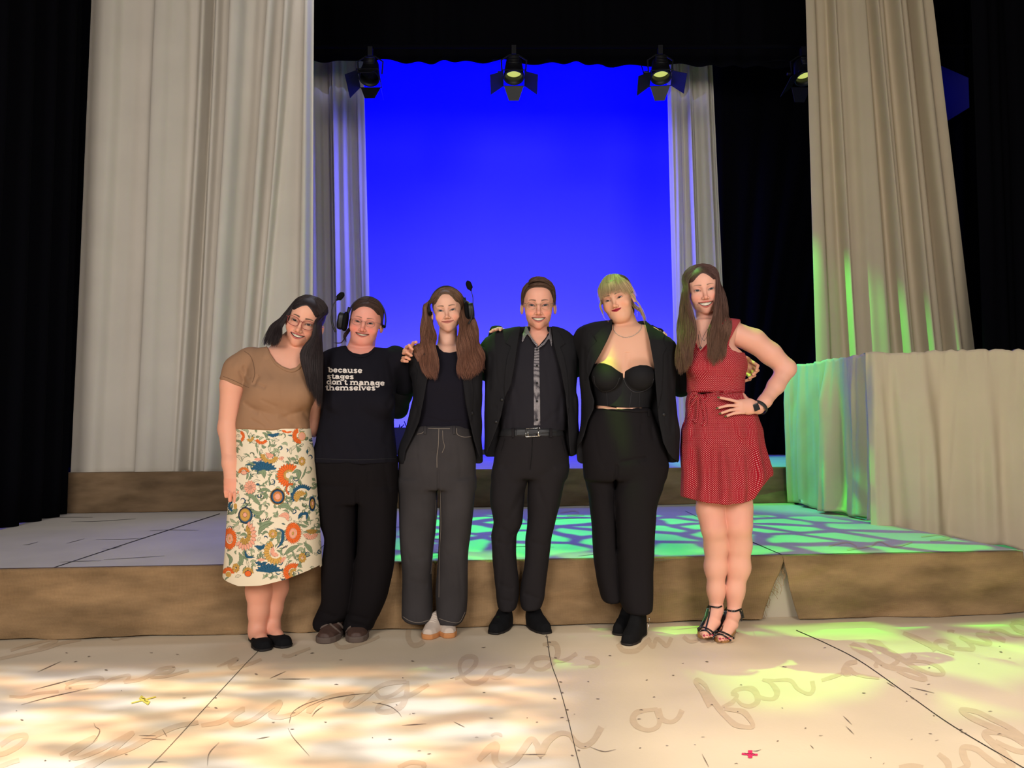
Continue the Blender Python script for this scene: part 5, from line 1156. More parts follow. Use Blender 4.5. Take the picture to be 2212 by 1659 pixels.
    P_(1100, 520, 150, 150, .62, 16, TL, 40, 215); P_(1075, 535, 90, 85, .1, 11, GD, 30, 240)
    D_(1220, 620, 40, 95, BK, TL); D_(1220, 620, 28, 70, GD*.8, BK); D_(1222, 615, 12, 30, PK, BK)
    D_(408, 762, 88, 104, TL, BK); D_(403, 756, 66, 82, GD, GD*.6); D_(402, 755, 27, 33, PK, BK)
    P_(250, 650, 60, 70, .5, 7, TL, 90, 270); D_(285, 650, 22, 36, GD)
    P_(990, 980, 105, 142, .42, 30, OR); D_(985, 985, 44, 66, PK, PK*.75); P_(985, 985, 18, 24, .2, 8, GD)
    P_(215, 1050, 92, 145, .44, 26, OR); D_(218, 1045, 34, 58, PK, PK*.7); D_(218, 1045, 9, 16, GD)
    P_(400, 1010, 150, 195, .55, 13, PK, 215, 75); P_(400, 1000, 85, 135, .35, 9, GD*.85, 215, 75); P_(330, 960, 90, 80, .1, 7, cream*.95, 70, 170)
    P_(742, 990, 58, 60, .3, 9, GD); D_(742, 990, 14, 14, PK, BK)
    P_(775, 1215, 155, 160, .5, 13, GD*1.12, 110, 320); P_(770, 1210, 65, 70, .15, 11, PK, 110, 320)
    P_(1200, 975, 100, 95, .3, 9, PK, 190, 350); P_(1215, 930, 75, 70, .1, 6, GD*.7, 190, 350)
    P_(1100, 1285, 52, 66, .3, 9, GD); D_(1100, 1280, 12, 14, PK, BK); P_(1095, 95, 45, 60, .3, 9, GD); D_(1095, 95, 11, 13, PK, BK)
    P_(850, 90, 45, 60, .2, 5, PK, 40, 160); P_(880, 1330, 50, 60, .2, 5, PK, 60, 200); P_(960, 440, 70, 85, .6, 9, OR*.8, 60, 250); D_(965, 450, 22, 35, LG)
    P_(390, 230, 75, 70, .45, 12, OR*.7+GD*.3, 0, 190); D_(390, 235, 40, 28, PK, BK); P_(440, 1480, 75, 85, .5, 12, GD, 0, 180); D_(440, 1480, 45, 40, OR, BK)
    P_(990, 1470, 135, 130, .45, 15, OR, 60, 245); P_(1000, 1480, 65, 70, .4, 9, GD, 60, 245); P_(200, 1480, 80, 85, .4, 13, OR, 0, 180); D_(200, 1490, 34, 34, GD); P_(290, 1410, 48, 62, .2, 7, GD); D_(292, 1408, 10, 10, BK)
    P_(560, 90, 80, 45, .3, 7, TL, 190, 350); D_(560, 70, 45, 18, PK); P_(600, 1330, 85, 50, .3, 8, TL, 190, 350); D_(600, 1310, 45, 18, PK)
    z7 = lambda X, Y_: (440+X/6.914, 720+Y_/6.914)
    # waistband
    for cx, cy, rx, ry, r0, np_, c, a0, a1 in ((560, 1540, 70, 90, .35, 9, OR, 280, 90), (870, 1560, 110, 110, .5, 11, OR, 200, 330), (1420, 1530, 110, 130, .35, 15, OR, 100, 290), (1250, 1455, 90, 40, .3, 7, OR, 160, 340), (1040, 1500, 95, 55, .1, 8, TL, 190, 380), (700, 1560, 60, 70, .3, 8, GD, 200, 380)):
        q = z7(cx, cy); petals(q[0], q[1], rx/6.9, ry/6.9, r0, np_, c, a0, a1)
    q = z7(1460, 1540); disc(*q, 8, 10, PK, GD)
    for X, Y_ in ((590, 830), (620, 820), (650, 815), (680, 805), (870, 1160), (890, 1150), (910, 1145)):
        q = sx(X, Y_); leaf([(q[0]-2, q[1]+3), q, (q[0]+2, q[1]-3)], 1.1, BK)
    return C
make_brown()
# ================================================================ woman in black T-shirt with headset
def slab_text(lines, f, Y0, m, root):
    """heavy slab lettering printed on cloth; lines = (text, u_left, v_baseline, u_right, x_height px, slope px per px)"""
    SW = .30   # stem width in x-heights
    def st(x, y0, y1): return [((x, y0), (x, y1), SW)]
    def ser(x, y, w_=.50): return [((x-w_/2, y), (x+w_/2, y), .15)]
    def arc(cx, cy, rx, ry, a0, a1, w0=.30, w1=None, n=12):
        th = np.radians(np.linspace(a0, a1, n)); P = [(cx+rx*math.cos(t), cy+ry*math.sin(t)) for t in th]; return [tuple(P)+(w0,)]
    o = lambda: arc(.45, .5, .33, .40, 0, 360)
    def n_(x=0): return st(x+.2, 0, 1)+ser(x+.2, .06)+ser(x+.12, .94, .3)+arc(x+.52, .55, .30, .36, 150, 0)+st(x+.82, 0, .6)+ser(x+.82, .06)
    G = {'b': (.98, st(.2, 0, 1.36)+ser(.12, 1.30, .34)+arc(.52, .5, .32, .40, 0, 360)),
         'd': (1.02, arc(.45, .5, .32, .40, 0, 360)+st(.78, 0, 1.36)+ser(.70, 1.30, .34)+ser(.88, .06, .34)),
         'h': (1.14, st(.2, 0, 1.36)+ser(.12, 1.30, .34)+ser(.2, .06)+arc(.52, .55, .30, .36, 150, 0)+st(.82, 0, .6)+ser(.82, .06)),
         'l': (.52, st(.26, 0, 1.36)+ser(.18, 1.30, .34)+ser(.26, .06)),
         't': (.66, st(.28, .15, 1.28)+ser(.28, .93, .60)+arc(.50, .26, .22, .18, 180, 330)),
         'e': (.92, arc(.46, .5, .33, .40, 10, 330)+[((.16, .50), (.78, .50), .16)]),
         'c': (.86, arc(.46, .5, .33, .40, 40, 330)+[((.72, .62), (.74, .90), .18)]),
         'a': (1.0, arc(.40, .30, .26, .24, 0, 360)+arc(.42, .62, .30, .30, 160, 0)+st(.72, 0, .65)+ser(.84, .06, .34)),
         'u': (1.14, st(.2, .35, 1)+ser(.12, .94, .34)+arc(.50, .42, .30, .36, 180, 340)+st(.82, 0, 1)+ser(.74, .94, .34)+ser(.94, .06, .3)),
         's': (.82, arc(.40, .70, .24, .20, 20, 200)+[((.18, .62), (.42, .50), (.60, .38), .28)]+arc(.40, .28, .24, .20, 20, -160)+[((.66, .78), (.66, .98), .16), ((.12, .02), (.12, .24), .16)]),
         'g': (.96, arc(.42, .55, .30, .34, 0, 360)+st(.74, -.25, 1)+ser(.84, .94, .3)+arc(.44, -.20, .30, .22, 0, -170)),
         'o': (.92, o()), 'n': (1.14, n_()), "'": (.34, [((.17, 1.05), (.17, 1.36), .2)]),
         'm': (1.72, n_()+arc(1.12, .55, .30, .36, 150, 0)+st(1.42, 0, .6)+ser(1.42, .06)),
         'v': (.98, [((.14, .96), (.48, .02), .30), ((.48, .02), (.84, .96), .22)]+ser(.16, .94, .44)+ser(.82, .94, .40)), ' ': (.5, [])}
    b = MB()
    for txt, u0, v0, u1, xh, sl in lines:
        W = sum(G[c][0] for c in txt)
        sc = (u1-u0)/W; x = 0
        for c in txt:
            for s_ in G[c][1]:
                pts = [(u0+(x+px)*sc, v0+sl*(x+px)*sc-py*xh) for px, py in s_[:-1]]
                V, F = ribbon(pts, s_[-1]*(sc*.55+xh*.45), f, Y0, .001, .0015, n=max(4, 2+len(pts))); b.add(V, F)
            x += G[c][0]
    return b.build('printed_slogan', m, root, True)
def make_tee():
    Y = 3.85
    root = person('smiling person with tied-back hair, glasses, headset and black T-shirt with a white slogan', Y, 780)
    h = Head(786.2, 696, Y-.08, 50, yaw=-4, pitch=6, roll=9, skin=srgb(220, 152, 134), lip=srgb(180, 98, 88), browc=(.12, .075, .05), w=1.08, jaw=1.18, cheek=1.15, mw=.035, zm=-.061, lift=.0075, op=.0046, eo=.0032, brow=.0030, nose=1.05, fat=.25, iris=(.05, .05, .05), blush=(1.05, .72, .68))
    T = Loft([(747, 745, 812, .05, .09), (754, 715, 838, .08, .10), (763, 700, 856, .10, .11), (785, 698, 862, .13, .12), (830, 698, 858, .15, .13), (870, 698, 852, .155, .13), (900, 694, 850, .155, .13), (940, 686, 852, .16, .14), (975, 678, 856, .165, .145), (1003, 672, 859, .165, .15)], Y, 2.3)
    nb = K(780, 752, Y+.03)
    def ex(P): return smin(rc(P, h.W([[0, .085, -.045]])[0], nb, .064, .068), T(P, -.020), .03)
    V1 = headmesh(h, ex, K(960, 800, Y)[2]); body = [V1[:3]]
    armL = [K(852, 778, Y+.02), K(872, 830, Y+.14), K(905, 800, Y+.2)]
    armR = [K(712, 778, Y+.03), K(700, 830, Y+.13), K(660, 830, Y+.19)]
    V, F = sdfmesh(lambda P: np.minimum(T(P, -.032), np.minimum(chain(P, armR, [.03]*3, .02), chain(P, armL, [.035]*3, .02))), *boxpx(630, 740, 930, 1005, Y, .35), .012); body.append((V, F, np.tile(h.skin, (len(V), 1))))
    V, F = sdfmesh(lambda P: np.minimum(chain(P, [K(720, 1010, Y), K(722, 1180, Y), K(712, 1300, Y)], [.05, .045, .035], .02), chain(P, [K(815, 1010, Y), K(805, 1180, Y), K(785, 1300, Y)], [.05, .045, .035], .02)), *boxpx(670, 990, 860, 1365, Y, .2), .012); body.append((V, F, np.tile(h.skin, (len(V), 1))))
    V, F, C = joinparts(body); bo = mesh('body', V, F, m_skin, root, col=C); eyes_teeth(h, bo)
    m_t = mat('black_jersey', (.0095, .009, .0135), .95, bump=.0003, bscale=900, spec=.08)
    neck = [(744, 700), (747, 745), (752, 755), (762, 762), (779, 765.5), (795, 762), (803, 756), (808, 750), (812, 700)]
    cr = [(850, 850, 835, 880, 6, .006), (700, 880, 730, 900, 6, .004), (845, 900, 830, 960, 8, .005), (700, 930, 720, 985, 8, .005), (838, 770, 850, 830, 5, .004), (770, 940, 790, 990, 8, .004), (705, 770, 712, 830, 4, .004)]
    def ft(P):
        d = smin(T(P), ell(P, K(742, 868, Y-.10), (.085, .075, .075)), .05); d = smin(d, ell(P, K(815, 868, Y-.10), (.085, .075, .075)), .05)
        d = smin(d, chain(P, armL, [.075, .066, .06], .02), .03); d = smin(d, chain(P, armR, [.055, .05, .045], .02), .03)
        d = wrinkle(P, crease(P, d, cr, Y), .008, 7, 6, 31); d = smax(d, K(780, 1001, Y)[2]-P[:, 2], .006)
        return carve(P, d, neck, Y+.03, Y)
    ts = cloth_mesh('t_shirt', ft, boxpx(655, 735, 915, 1006, Y, .35), .0042, m_t, root)
    strip('collar_rib', [([(749, 752), (757, 762), (768, 767.5), (780, 769.5), (792, 767), (802, 761), (808, 754)], 6)], ft, Y-.35, m_t, ts, 0, .003)
    strip('hem_stitch', [([(676, 990), (720, 992), (780, 993), (858, 990)], 1)], ft, Y-.35, mat('hem_black', (.02, .02, .022), .9), ts, .0, .001)
    slab_text([('because', 708.5, 804, 783, 8.0, .022), ('stages', 706.5, 817.5, 764.5, 7.2, .018), ("don't manage", 705, 830, 831.5, 8.0, .022), ('themselves', 703, 843, 811.5, 8.0, .0)], ft, Y-.35, mat('white_print', srgb(222, 214, 206), .9), ts)
    m_p = mat('black_crepe', srgb(22, 19, 21), .9, bump=.0002, bscale=900, spec=.1)
    PV = Loft([(985, 674, 858, .15, .15), (1020, 675, 859, .15, .15), (1060, 680, 859, .135, .14), (1090, 683, 858, .12, .12)], Y)
    LL = Loft([(1050, 679, 778, .13, .13), (1087, 683, 775, .12, .12), (1127, 691, 773, .11, .115), (1165, 702, 772, .105, .11), (1239, 696, 769, .10, .11), (1292, 696, 764, .10, .105), (1325, 681, 756, .10, .10), (1345, 675, 738, .10, .10), (1362, 680, 732, .09, .09)], Y)
    RL = Loft([(1050, 772, 859, .13, .13), (1143, 772, 857, .12, .12), (1199, 768, 851, .115, .115), (1281, 760, 838, .11, .11), (1325, 750, 821, .10, .11), (1352, 741, 808, .095, .10), (1364, 745, 802, .09, .09)], Y)
    fl = [(772, 1040, 768, 1220, 4, .009), (690, 1320, 730, 1335, 6, .006), (745, 1325, 800, 1340, 6, .006), (682, 1345, 730, 1350, 5, .005), (690, 1048, 760, 1052, 4, .003), (730, 1080, 735, 1250, 9, .004), (815, 1080, 800, 1280, 9, .004), (752, 1345, 790, 1352, 5, .005)]
    fp = lambda P: wrinkle(P, crease(P, smin(smin(PV(P), LL(P), .02), smin(PV(P), RL(P), .02), .004), fl, Y), .008, 6, 5, 33)
    cloth_mesh('trousers', fp, boxpx(662, 975, 870, 1372, Y, .22), .0045, m_p, root)
    shoe(root, [], 697, 1393, Y, -8, 'clog', wd=.118, L=.25); shoe(root, [], 769, 1391, Y, 8, 'clog', wd=.118, L=.25)
    # hair: centre parted, drawn back
    c0 = np.array(srgb(76, 56, 48)); G = []
    for sg in (-1, 1):
        for i in range(20):
            f = i/19; yy = -.78+f*1.0
            P = [skull(34+50*f, 3, 0, sg, 1.03), skull(38+50*f, 28, yy*.35, sg, 1.055), skull(50+40*f, 58, yy*.6, sg, 1.05), np.array([sg*.073, .060+.04*f, .012+.02*f]), np.array([sg*.066, .120, -.010]), np.array([sg*.03, .165, -.03])]
            G.append((h.W(np.array(P)), 95, .0030, .0030, .0010, .001, .1))
    for i in range(26):   # bun at the back
        a = i/26*6.28; P = [np.array([.034*math.cos(a+t), .185+.012*math.sin(2*t), -.02+.034*math.sin(a+t)]) for t in (0, .8, 1.6, 2.4)]; G.append((h.W(np.array(P)), 25, .006, .006, .0012, 0, .1))
    G.append((np.array([h.W([[-.070, .10, -.04]])[0], K(742, 735, Y+.03), K(735, 741, Y+.02), K(719, 740, Y+.02)]), 22, .0008, .0015, .0008, 0, .1))
    G.append((np.array([h.W([[-.066, .09, -.03]])[0], K(745, 725, Y+.02), K(748, 740, Y+.03)]), 60, .004, .004, .001, 0, .1))
    hv = joinparts([haircap(h, None, c0*.8, .003, .066, .083, hn=2.2, low=-.04), strands(G, c0, V1[3], 3)])
    mesh('hair', hv[0], hv[1], m_hair, root, col=hv[2])
    glasses(h, root, srgb(120, 95, 85), .0225, .0150, 2.4, .0008, metal=.6)
    headset(h, -1, 'black single-ear headset worn by the person in the slogan T-shirt', [K(725, 717, Y-.1), K(718, 700, Y-.1), K(716, 680, Y-.1), K(717.5, 665, Y-.1), K(722, 655, Y-.1), K(730, 645.5, Y-.1), K(743, 632, Y-.1)])
make_tee()
# ================================================================ girl with headset, open blazer and grey jeans
def make_girl():
    Y = 3.91
    root = person('young person with long brown hair, black blazer, charcoal jeans and a headset', Y, 960)
    h = Head(964.6, 669.5, Y-.08, 48, yaw=-3, pitch=5, roll=-5.5, skin=srgb(222, 172, 148), lip=srgb(196, 118, 108), browc=(.10, .06, .035), w=.96, jaw=.90, cheek=1.1, mw=.031, zm=-.0605, lift=.0042, op=.0004, eo=.0038, brow=.0036, nose=.95, ear=1, earx=.084)
    T = Loft([(745, 893, 1036, .07, .09), (765, 884, 1044, .085, .10), (790, 884, 1044, .10, .10), (830, 893, 1036, .115, .10), (880, 902, 1024, .10, .095), (925, 899, 1020, .10, .10), (960, 885, 1024, .11, .11)], Y)
    nb = K(966, 755, Y+.03)
    def ex(P): return smin(rc(P, h.W([[0, .090, -.05]])[0], nb, .046, .053), T(P, -.020), .03)
    V1 = headmesh(h, ex, K(960, 800, Y)[2]); body = [V1[:3]]
    # hidden body under the clothes (coarse)
    J = Loft([(742, 905, 1026, .08, .10), (752, 889, 1042, .09, .105), (770, 882, 1046, .11, .115), (800, 885, 1045, .125, .12), (850, 891, 1041, .13, .12), (890, 885, 1039, .125, .12), (930, 876, 1040, .12, .13), (960, 864, 1041, .12, .13), (985, 860, 1042, .115, .13), (1004, 864, 1043, .11, .12)], Y, 2.4)
    armR = [K(893, 772, Y+.03), K(866, 850, Y+.12), K(858, 882, Y+.17), K(800, 880, Y+.24)]   # goes behind neighbour at left
    armL = [K(1036, 770, Y+.03), K(1052, 800, Y+.15), K(1062, 760, Y+.24), K(1072, 718, Y+.20)]
    V, F = sdfmesh(lambda P: np.minimum(T(P, -.032), np.minimum(chain(P, armR, [.035]*4, .02), chain(P, armL, [.033]*4, .02))), *boxpx(780, 735, 1090, 985, Y, .4), .012); body.append((V, F, np.tile(h.skin, (len(V), 1))))
    # left hand resting over the man's shoulder
    Yh = 3.93
    hp = [K(1082, 722, Yh+.06), K(1086, 714, Yh+.0)]
    def hand(P):
        d = chain(P, [K(1098, 736, Yh+.14), K(1094, 722, Yh+.07), K(1082, 717, Yh+.02)], [.024, .026, .022], .01)
        for i, (u, v) in enumerate(((1059, 716), (1064, 712), (1071, 711), (1080, 712))): d = smin(d, finger(P, [K(1084, 713, Yh+.02), K((u+1086)/2, (v+708)/2, Yh-.02), K(u, v+1, Yh-.06)], .0085), .003)
        return d
    V, F = sdfmesh(hand, *boxpx(1040, 700, 1110, 740, Yh, .2), .0025); body.append((V, F, np.tile(h.skin, (len(V), 1))))
    # legs, coarse under jeans; ankles
    V, F = sdfmesh(lambda P: np.minimum(chain(P, [K(904, 1010, Y), K(915, 1180, Y), K(912, 1300, Y)], [.05, .04, .03], .02), chain(P, [K(992, 1010, Y), K(980, 1180, Y), K(975, 1300, Y)], [.05, .04, .03], .02)), *boxpx(870, 930, 1030, 1365, Y, .2), .012); body.append((V, F, np.tile(h.skin, (len(V), 1))))
    V, F, C = joinparts(body); bo = mesh('body', V, F, m_skin, root, col=C); eyes_teeth(h, bo)
    # top
    m_top = mat('black_knit', (.011, .010, .016), .95, bump=.0005, bscale=500, spec=.1)
    ft = lambda P: carve(P, wrinkle(P, crease(P, T(P), [(925, 915, 1010, 908, 3, .003), (915, 900, 1005, 922, 3, .003)], Y), .004, 8, 12, 2), [(938, 700), (948, 752), (958, 760.5), (972, 762), (986, 759), (996, 750), (1006, 700)], Y+.04, Y)
    cloth_mesh('knit_top', ft, boxpx(870, 735, 1060, 965, Y, .2), .004, m_top, root)
    # blazer
    m_bl = mat('black_blazer_cloth', (.0125, .012, .014), .85, bump=.0004, bscale=700, spec=.15)
    op = [(941, 735), (934, 780), (922, 825), (917, 855), (906, 910), (893, 940), (876, 975), (870, 1020), (1060, 1030), (1034, 985), (1023, 950), (1013, 905), (1005, 868), (1000, 826), (995, 780), (990, 735)]
    def fj(P):
        d = J(P)
        d = smin(d, chain(P, armR, [.062, .058, .056, .05], .02), .03); d = smin(d, chain(P, armL, [.055, .055, .05, .046], .02), .03)
        d = wrinkle(P, crease(P, d, [(893, 800, 880, 865, 5, .006), (884, 790, 868, 850, 3, .005), (905, 872, 888, 930, 4, .004)], Y), .008, 9, 5, 6)
        return carve(P, d, op, Y, Y)
    J2 = cloth_mesh('blazer', fj, boxpx(780, 705, 1095, 1010, Y, .42), .0042, m_bl, root)
    lp = [(938, 742), (930, 782), (921, 830), (917, 855), (907, 905), (900, 870), (898, 835), (903, 800), (897, 790), (912, 770), (925, 748)]
    patch('lapel', lp, fj, Y-.3, m_bl, J2, .001, .006)
    lp = [(993, 742), (998, 790), (1001, 830), (1007, 870), (1016, 915), (1021, 880), (1022, 840), (1016, 800), (1022, 788), (1014, 765), (1005, 748)]
    patch('lapel', lp, fj, Y-.3, m_bl, J2, .001, .006)
    for u, v in ((1018.5, 892), ):
        b = MB(); c = march(fj, np.array([u]), np.array([v]), Y-.3)[0][0]; b.tube([c+[0, .002, 0], c-[0, .005, 0]], [.0105, .0095], 16); b.build('button', m_blackplastic, J2, True)
    # jeans
    m_j = mat('charcoal_denim', srgb(60, 57, 58), .9, bump=.0006, bscale=900, var=.16, vscale=5, spec=.1)
    m_st = mat('denim_stitch', srgb(128, 118, 108), .9)
    PV = Loft([(918, 903, 1018, .10, .11), (935, 896, 1020, .115, .12), (965, 876, 1025, .12, .13), (1000, 861, 1028, .12, .13), (1040, 860, 1027, .115, .12), (1060, 861, 1027, .11, .11)], Y)
    LL = Loft([(1030, 859, 945, .11, .11), (1120, 864, 944, .105, .10), (1186, 867, 937, .10, .10), (1239, 869, 933, .095, .10), (1300, 868, 934, .095, .10), (1331, 867, 935, .10, .095), (1343, 875, 935, .10, .09)], Y)
    RL = Loft([(1030, 949, 1027, .11, .11), (1093, 949, 1023, .105, .10), (1186, 946, 1014, .10, .10), (1265, 942, 1010, .095, .10), (1318, 943, 1007, .095, .09), (1347, 950, 996, .10, .09)], Y)
    fl = [(944, 975, 915, 1010, 6, .004), (946, 985, 985, 1005, 6, .004), (947, 1010, 947, 1090, 3, .008), (880, 1215, 925, 1200, 8, .004), (880, 1255, 925, 1265, 8, .004), (960, 1200, 1000, 1190, 8, .003), (905, 985, 870, 990, 6, .004)]
    fp = lambda P: wrinkle(P, crease(P, smin(smin(PV(P), LL(P), .02), smin(PV(P), RL(P), .02), .003), fl, Y), .007, 7, 4, 9)
    je = cloth_mesh('jeans', fp, boxpx(850, 905, 1040, 1355, Y, .2), .0042, m_j, root)
    strip('stitching', [([(948, 925), (947, 960), (944, 985), (944, 1010)], 1.4), ([(925, 925), (948, 926), (972, 926)], 1.6), ([(986, 925), (988, 938), (1002, 944), (1018, 943)], 1.4), ([(917, 923), (914, 934), (901, 938)], 1.2), ([(942, 1080), (941, 1140), (936, 1185), (931, 1240)], 1.0), ([(951, 1060), (952, 1140), (949, 1200), (948, 1290)], 1.0),
                       ([(956, 930), (957, 950), (960, 965), (955, 978)], 1.1), ([(870, 1332), (885, 1341), (905, 1345), (932, 1338)], 1.4), ([(948, 1336), (970, 1343), (992, 1344), (1005, 1322)], 1.2)], fp, Y-.3, m_st, je)
    for u in (918, 981): patch('belt_loop', [(u-3, 920), (u+3, 920), (u+3, 938), (u-3, 938)], fp, Y-.3, m_j, je, .002, .004)
    # trainers
    shoe(root, [(888, 1352), (893, 1372), (905, 1382), (930, 1385), (952, 1377), (952, 1362), (940, 1346), (900, 1342)], 922, 1384, Y+.05, -12, 'trainer')
    shoe(root, [], 971, 1381, Y+.06, 12, 'trainer')
    # hair
    fh = V1[3]; fb = lambda P: np.minimum(fh(P), np.minimum(ft(P), fj(P)))
    col = np.array(srgb(146, 100, 80)); c0 = np.array(srgb(112, 86, 66))
    hc = lambda t, rs: c0[None]*(1-t[:, None])+col[None]*t[:, None]
    tl = [[K(927, 658, Y+.02), K(931, 690, Y+.03), K(938, 712, Y-.02), K(940, 745, Y-.12), K(943, 790, Y-.14), K(947, 820, Y-.14)], [K(924, 658, Y+.03), K(927, 698, Y+.02), K(927, 745, Y-.10), K(930, 790, Y-.14), K(936, 820, Y-.14)], [K(920, 660, Y), K(919, 698, Y-.01), K(914, 740, Y-.06), K(913, 785, Y-.12), K(922, 817, Y-.13)], [K(916, 658, Y+.03), K(913, 692, Y+.02), K(909, 735, Y), K(908, 780, Y-.08), K(914, 805, Y-.13)]]
    tr = [[K(996, 664, Y+.02), K(993, 706, Y-.09), K(991, 745, Y-.12), K(990, 790, Y-.14), K(1000, 818, Y-.14)], [K(1003, 660, Y+.03), K(1004, 700, Y-.05), K(1006, 745, Y-.10), K(1012, 790, Y-.14), K(1010, 820, Y-.14)], [K(1009, 657, Y+.04), K(1015, 696, Y-.01), K(1022, 740, Y-.06), K(1032, 785, Y-.12), K(1030, 814, Y-.13)], [K(1012, 655, Y+.03), K(1025, 690, Y+.02), K(1033, 735, Y), K(1044, 778, Y-.08), K(1046, 802, Y-.13)]]
    G = longhair(h, -1, 0, tl, 16, 110, .0010, .0052, .008, .17, bulge=.0014, yy0=-.55)+longhair(h, 1, 0, tr, 16, 110, .0010, .0058, .010, .16, bulge=.0022)
    hv = joinparts([haircap(h, None, c0*.8, .003, .062, .096), strands(G, hc, fb, 3)])
    mesh('hair', hv[0], hv[1], m_hair, root, col=hv[2])
    headset(h, 1, 'black single-ear headset worn by the long-haired person in the blazer', [K(1012, 700, Y-.08), K(1019, 685, Y-.09), K(1021.5, 655, Y-.1), K(1021, 640, Y-.1), K(1016, 624, Y-.1), K(1009.5, 606, Y-.1)])
make_girl()
# ================================================================ man in black suit and glasses
def make_man():
    Y = 3.96
    root = person('smiling person with short brown hair and wire glasses in a black suit and belt', Y, 1150)
    h = Head(1163.4, 658.7, Y-.08, 53, yaw=0, pitch=7, roll=0, skin=srgb(226, 166, 142), lip=srgb(190, 110, 104), browc=(.14, .085, .05), w=.98, jaw=1.0, mw=.0325, zm=-.0645, lift=.0080, op=.0068, eo=.0033, brow=.0040, nose=1.08, ear=1, iris=(.06, .10, .14))
    T = Loft([(718, 1130, 1196, .05, .08), (728, 1104, 1212, .06, .09), (738, 1082, 1225, .075, .10), (765, 1072, 1232, .10, .11), (800, 1070, 1232, .12, .12), (850, 1075, 1228, .13, .12), (900, 1078, 1226, .135, .12), (925, 1080, 1222, .13, .12), (945, 1080, 1220, .125, .12)], Y)
    nb = K(1163, 748, Y+.035)
    def ex(P): return smin(rc(P, h.W([[0, .090, -.05]])[0], nb, .056, .062), T(P, -.020), .03)
    V1 = headmesh(h, ex, K(960, 790, Y)[2]); body = [V1[:3]]
    J = Loft([(703, 1132, 1194, .04, .07), (711, 1090, 1218, .07, .09), (722, 1062, 1234, .09, .10), (738, 1052, 1243, .11, .12), (765, 1046, 1249, .13, .13), (800, 1045, 1249, .145, .13), (850, 1047, 1248, .15, .13), (900, 1048, 1249, .15, .13), (940, 1048, 1250, .145, .14), (975, 1047, 1246, .14, .14), (990, 1050, 1240, .13, .13)], Y, 2.5)
    armR = [K(1064, 752, Y+.05), K(1022, 800, Y+.17), K(960, 800, Y+.22), K(893, 775, Y+.06)]
    armL = [K(1240, 752, Y+.05), K(1262, 790, Y+.17), K(1330, 770, Y+.2), K(1420, 725, Y+.10)]
    V, F = sdfmesh(lambda P: np.minimum(T(P, -.032), np.minimum(chain(P, armR, [.04]*4, .02), chain(P, armL, [.04]*4, .02))), *boxpx(870, 710, 1440, 990, Y, .45), .012); body.append((V, F, np.tile(h.skin, (len(V), 1))))
    # right hand curled round the shoulder of the person beside (fingers come over the front)
    Yh = Y-.16
    def hand(P):
        d = chain(P, [K(905, 770, Y+.02), K(888, 764, Y-.08), K(879, 760, Y-.12)], [.034, .032, .024], .012)
        for (a, b_, c) in (((878, 750), (884, 746), (891, 755)), ((872, 763), (879, 761), (889, 768)), ((871, 773), (877, 772), (885, 776)), ((869, 779), (874, 780), (880, 781))):
            d = smin(d, finger(P, [K(a[0]+4, a[1], Yh+.05), K(*a, Yh+.012), K(*b_, Yh-.016), K(*c, Yh-.010)], .0098, .002), .0028)
        return smin(d, finger(P, [K(886, 752, Yh+.05), K(893, 741, Yh+.02), K(899, 739, Yh+.0)], .010), .004)
    V, F = sdfmesh(hand, *boxpx(860, 730, 915, 795, Yh+.04, .16), .0025); body.append((V, F, np.tile(h.skin*np.array([1, .95, .9]), (len(V), 1))))
    # left fingertips on the other neighbour's shoulder
    def hand2(P):
        d = chain(P, [K(1412, 728, Y+.06), K(1420, 722, Y+.0)], [.03, .028], .01)
        for u, v in ((1419, 713), (1426, 716), (1434, 718), (1438, 722)): d = smin(d, finger(P, [K(u-2, v+5, Y-.02), K(u, v+1, Y-.05), K(u+1, v+3, Y-.085)], .0082), .003)
        return d
    V, F = sdfmesh(hand2, *boxpx(1395, 700, 1450, 745, Y-.02, .16), .0028); body.append((V, F, np.tile(h.skin, (len(V), 1))))
    V, F = sdfmesh(lambda P: np.minimum(chain(P, [K(1100, 1010, Y), K(1092, 1180, Y), K(1094, 1280, Y)], [.055, .045, .03], .02), chain(P, [K(1185, 1010, Y), K(1162, 1180, Y), K(1152, 1280, Y)], [.055, .045, .03], .02)), *boxpx(1050, 930, 1240, 1350, Y, .2), .012); body.append((V, F, np.tile(h.skin, (len(V), 1))))
    V, F, C = joinparts(body); bo = mesh('body', V, F, m_skin, root, col=C); eyes_teeth(h, bo)
    # shirt
    m_sh = mat('dark_shirt_cotton', srgb(34, 32, 38), .8, bump=.0003, bscale=900, spec=.2)
    def fs(P):
        d = wrinkle(P, crease(P, T(P), [(1105, 800, 1120, 880, 6, .003), (1212, 850, 1206, 915, 6, .005), (1100, 850, 1092, 905, 5, .004), (1215, 880, 1170, 918, 6, .003)], Y), .005, 7, 6, 3); d = smax(d, K(1160, 930, Y)[2]-P[:, 2], .004)
        return carve(P, d, [(1133, 690), (1140, 722), (1159, 748), (1163, 748), (1180, 728), (1194, 690)], Y+.03, Y)
    sh = cloth_mesh('shirt', fs, boxpx(1055, 715, 1245, 950, Y, .22), .004, m_sh, root)
    m_dot = mat('grey_dotted_trim', srgb(118, 112, 116), .8)
    nt = m_dot.node_tree; N = nt.nodes; L = nt.links; tc = N.new('ShaderNodeTexCoord'); vo = N.new('ShaderNodeTexVoronoi'); vo.inputs['Scale'].default_value = 270; vo.inputs['Randomness'].default_value = .1; L.new(tc.outputs['Object'], vo.inputs['Vector'])
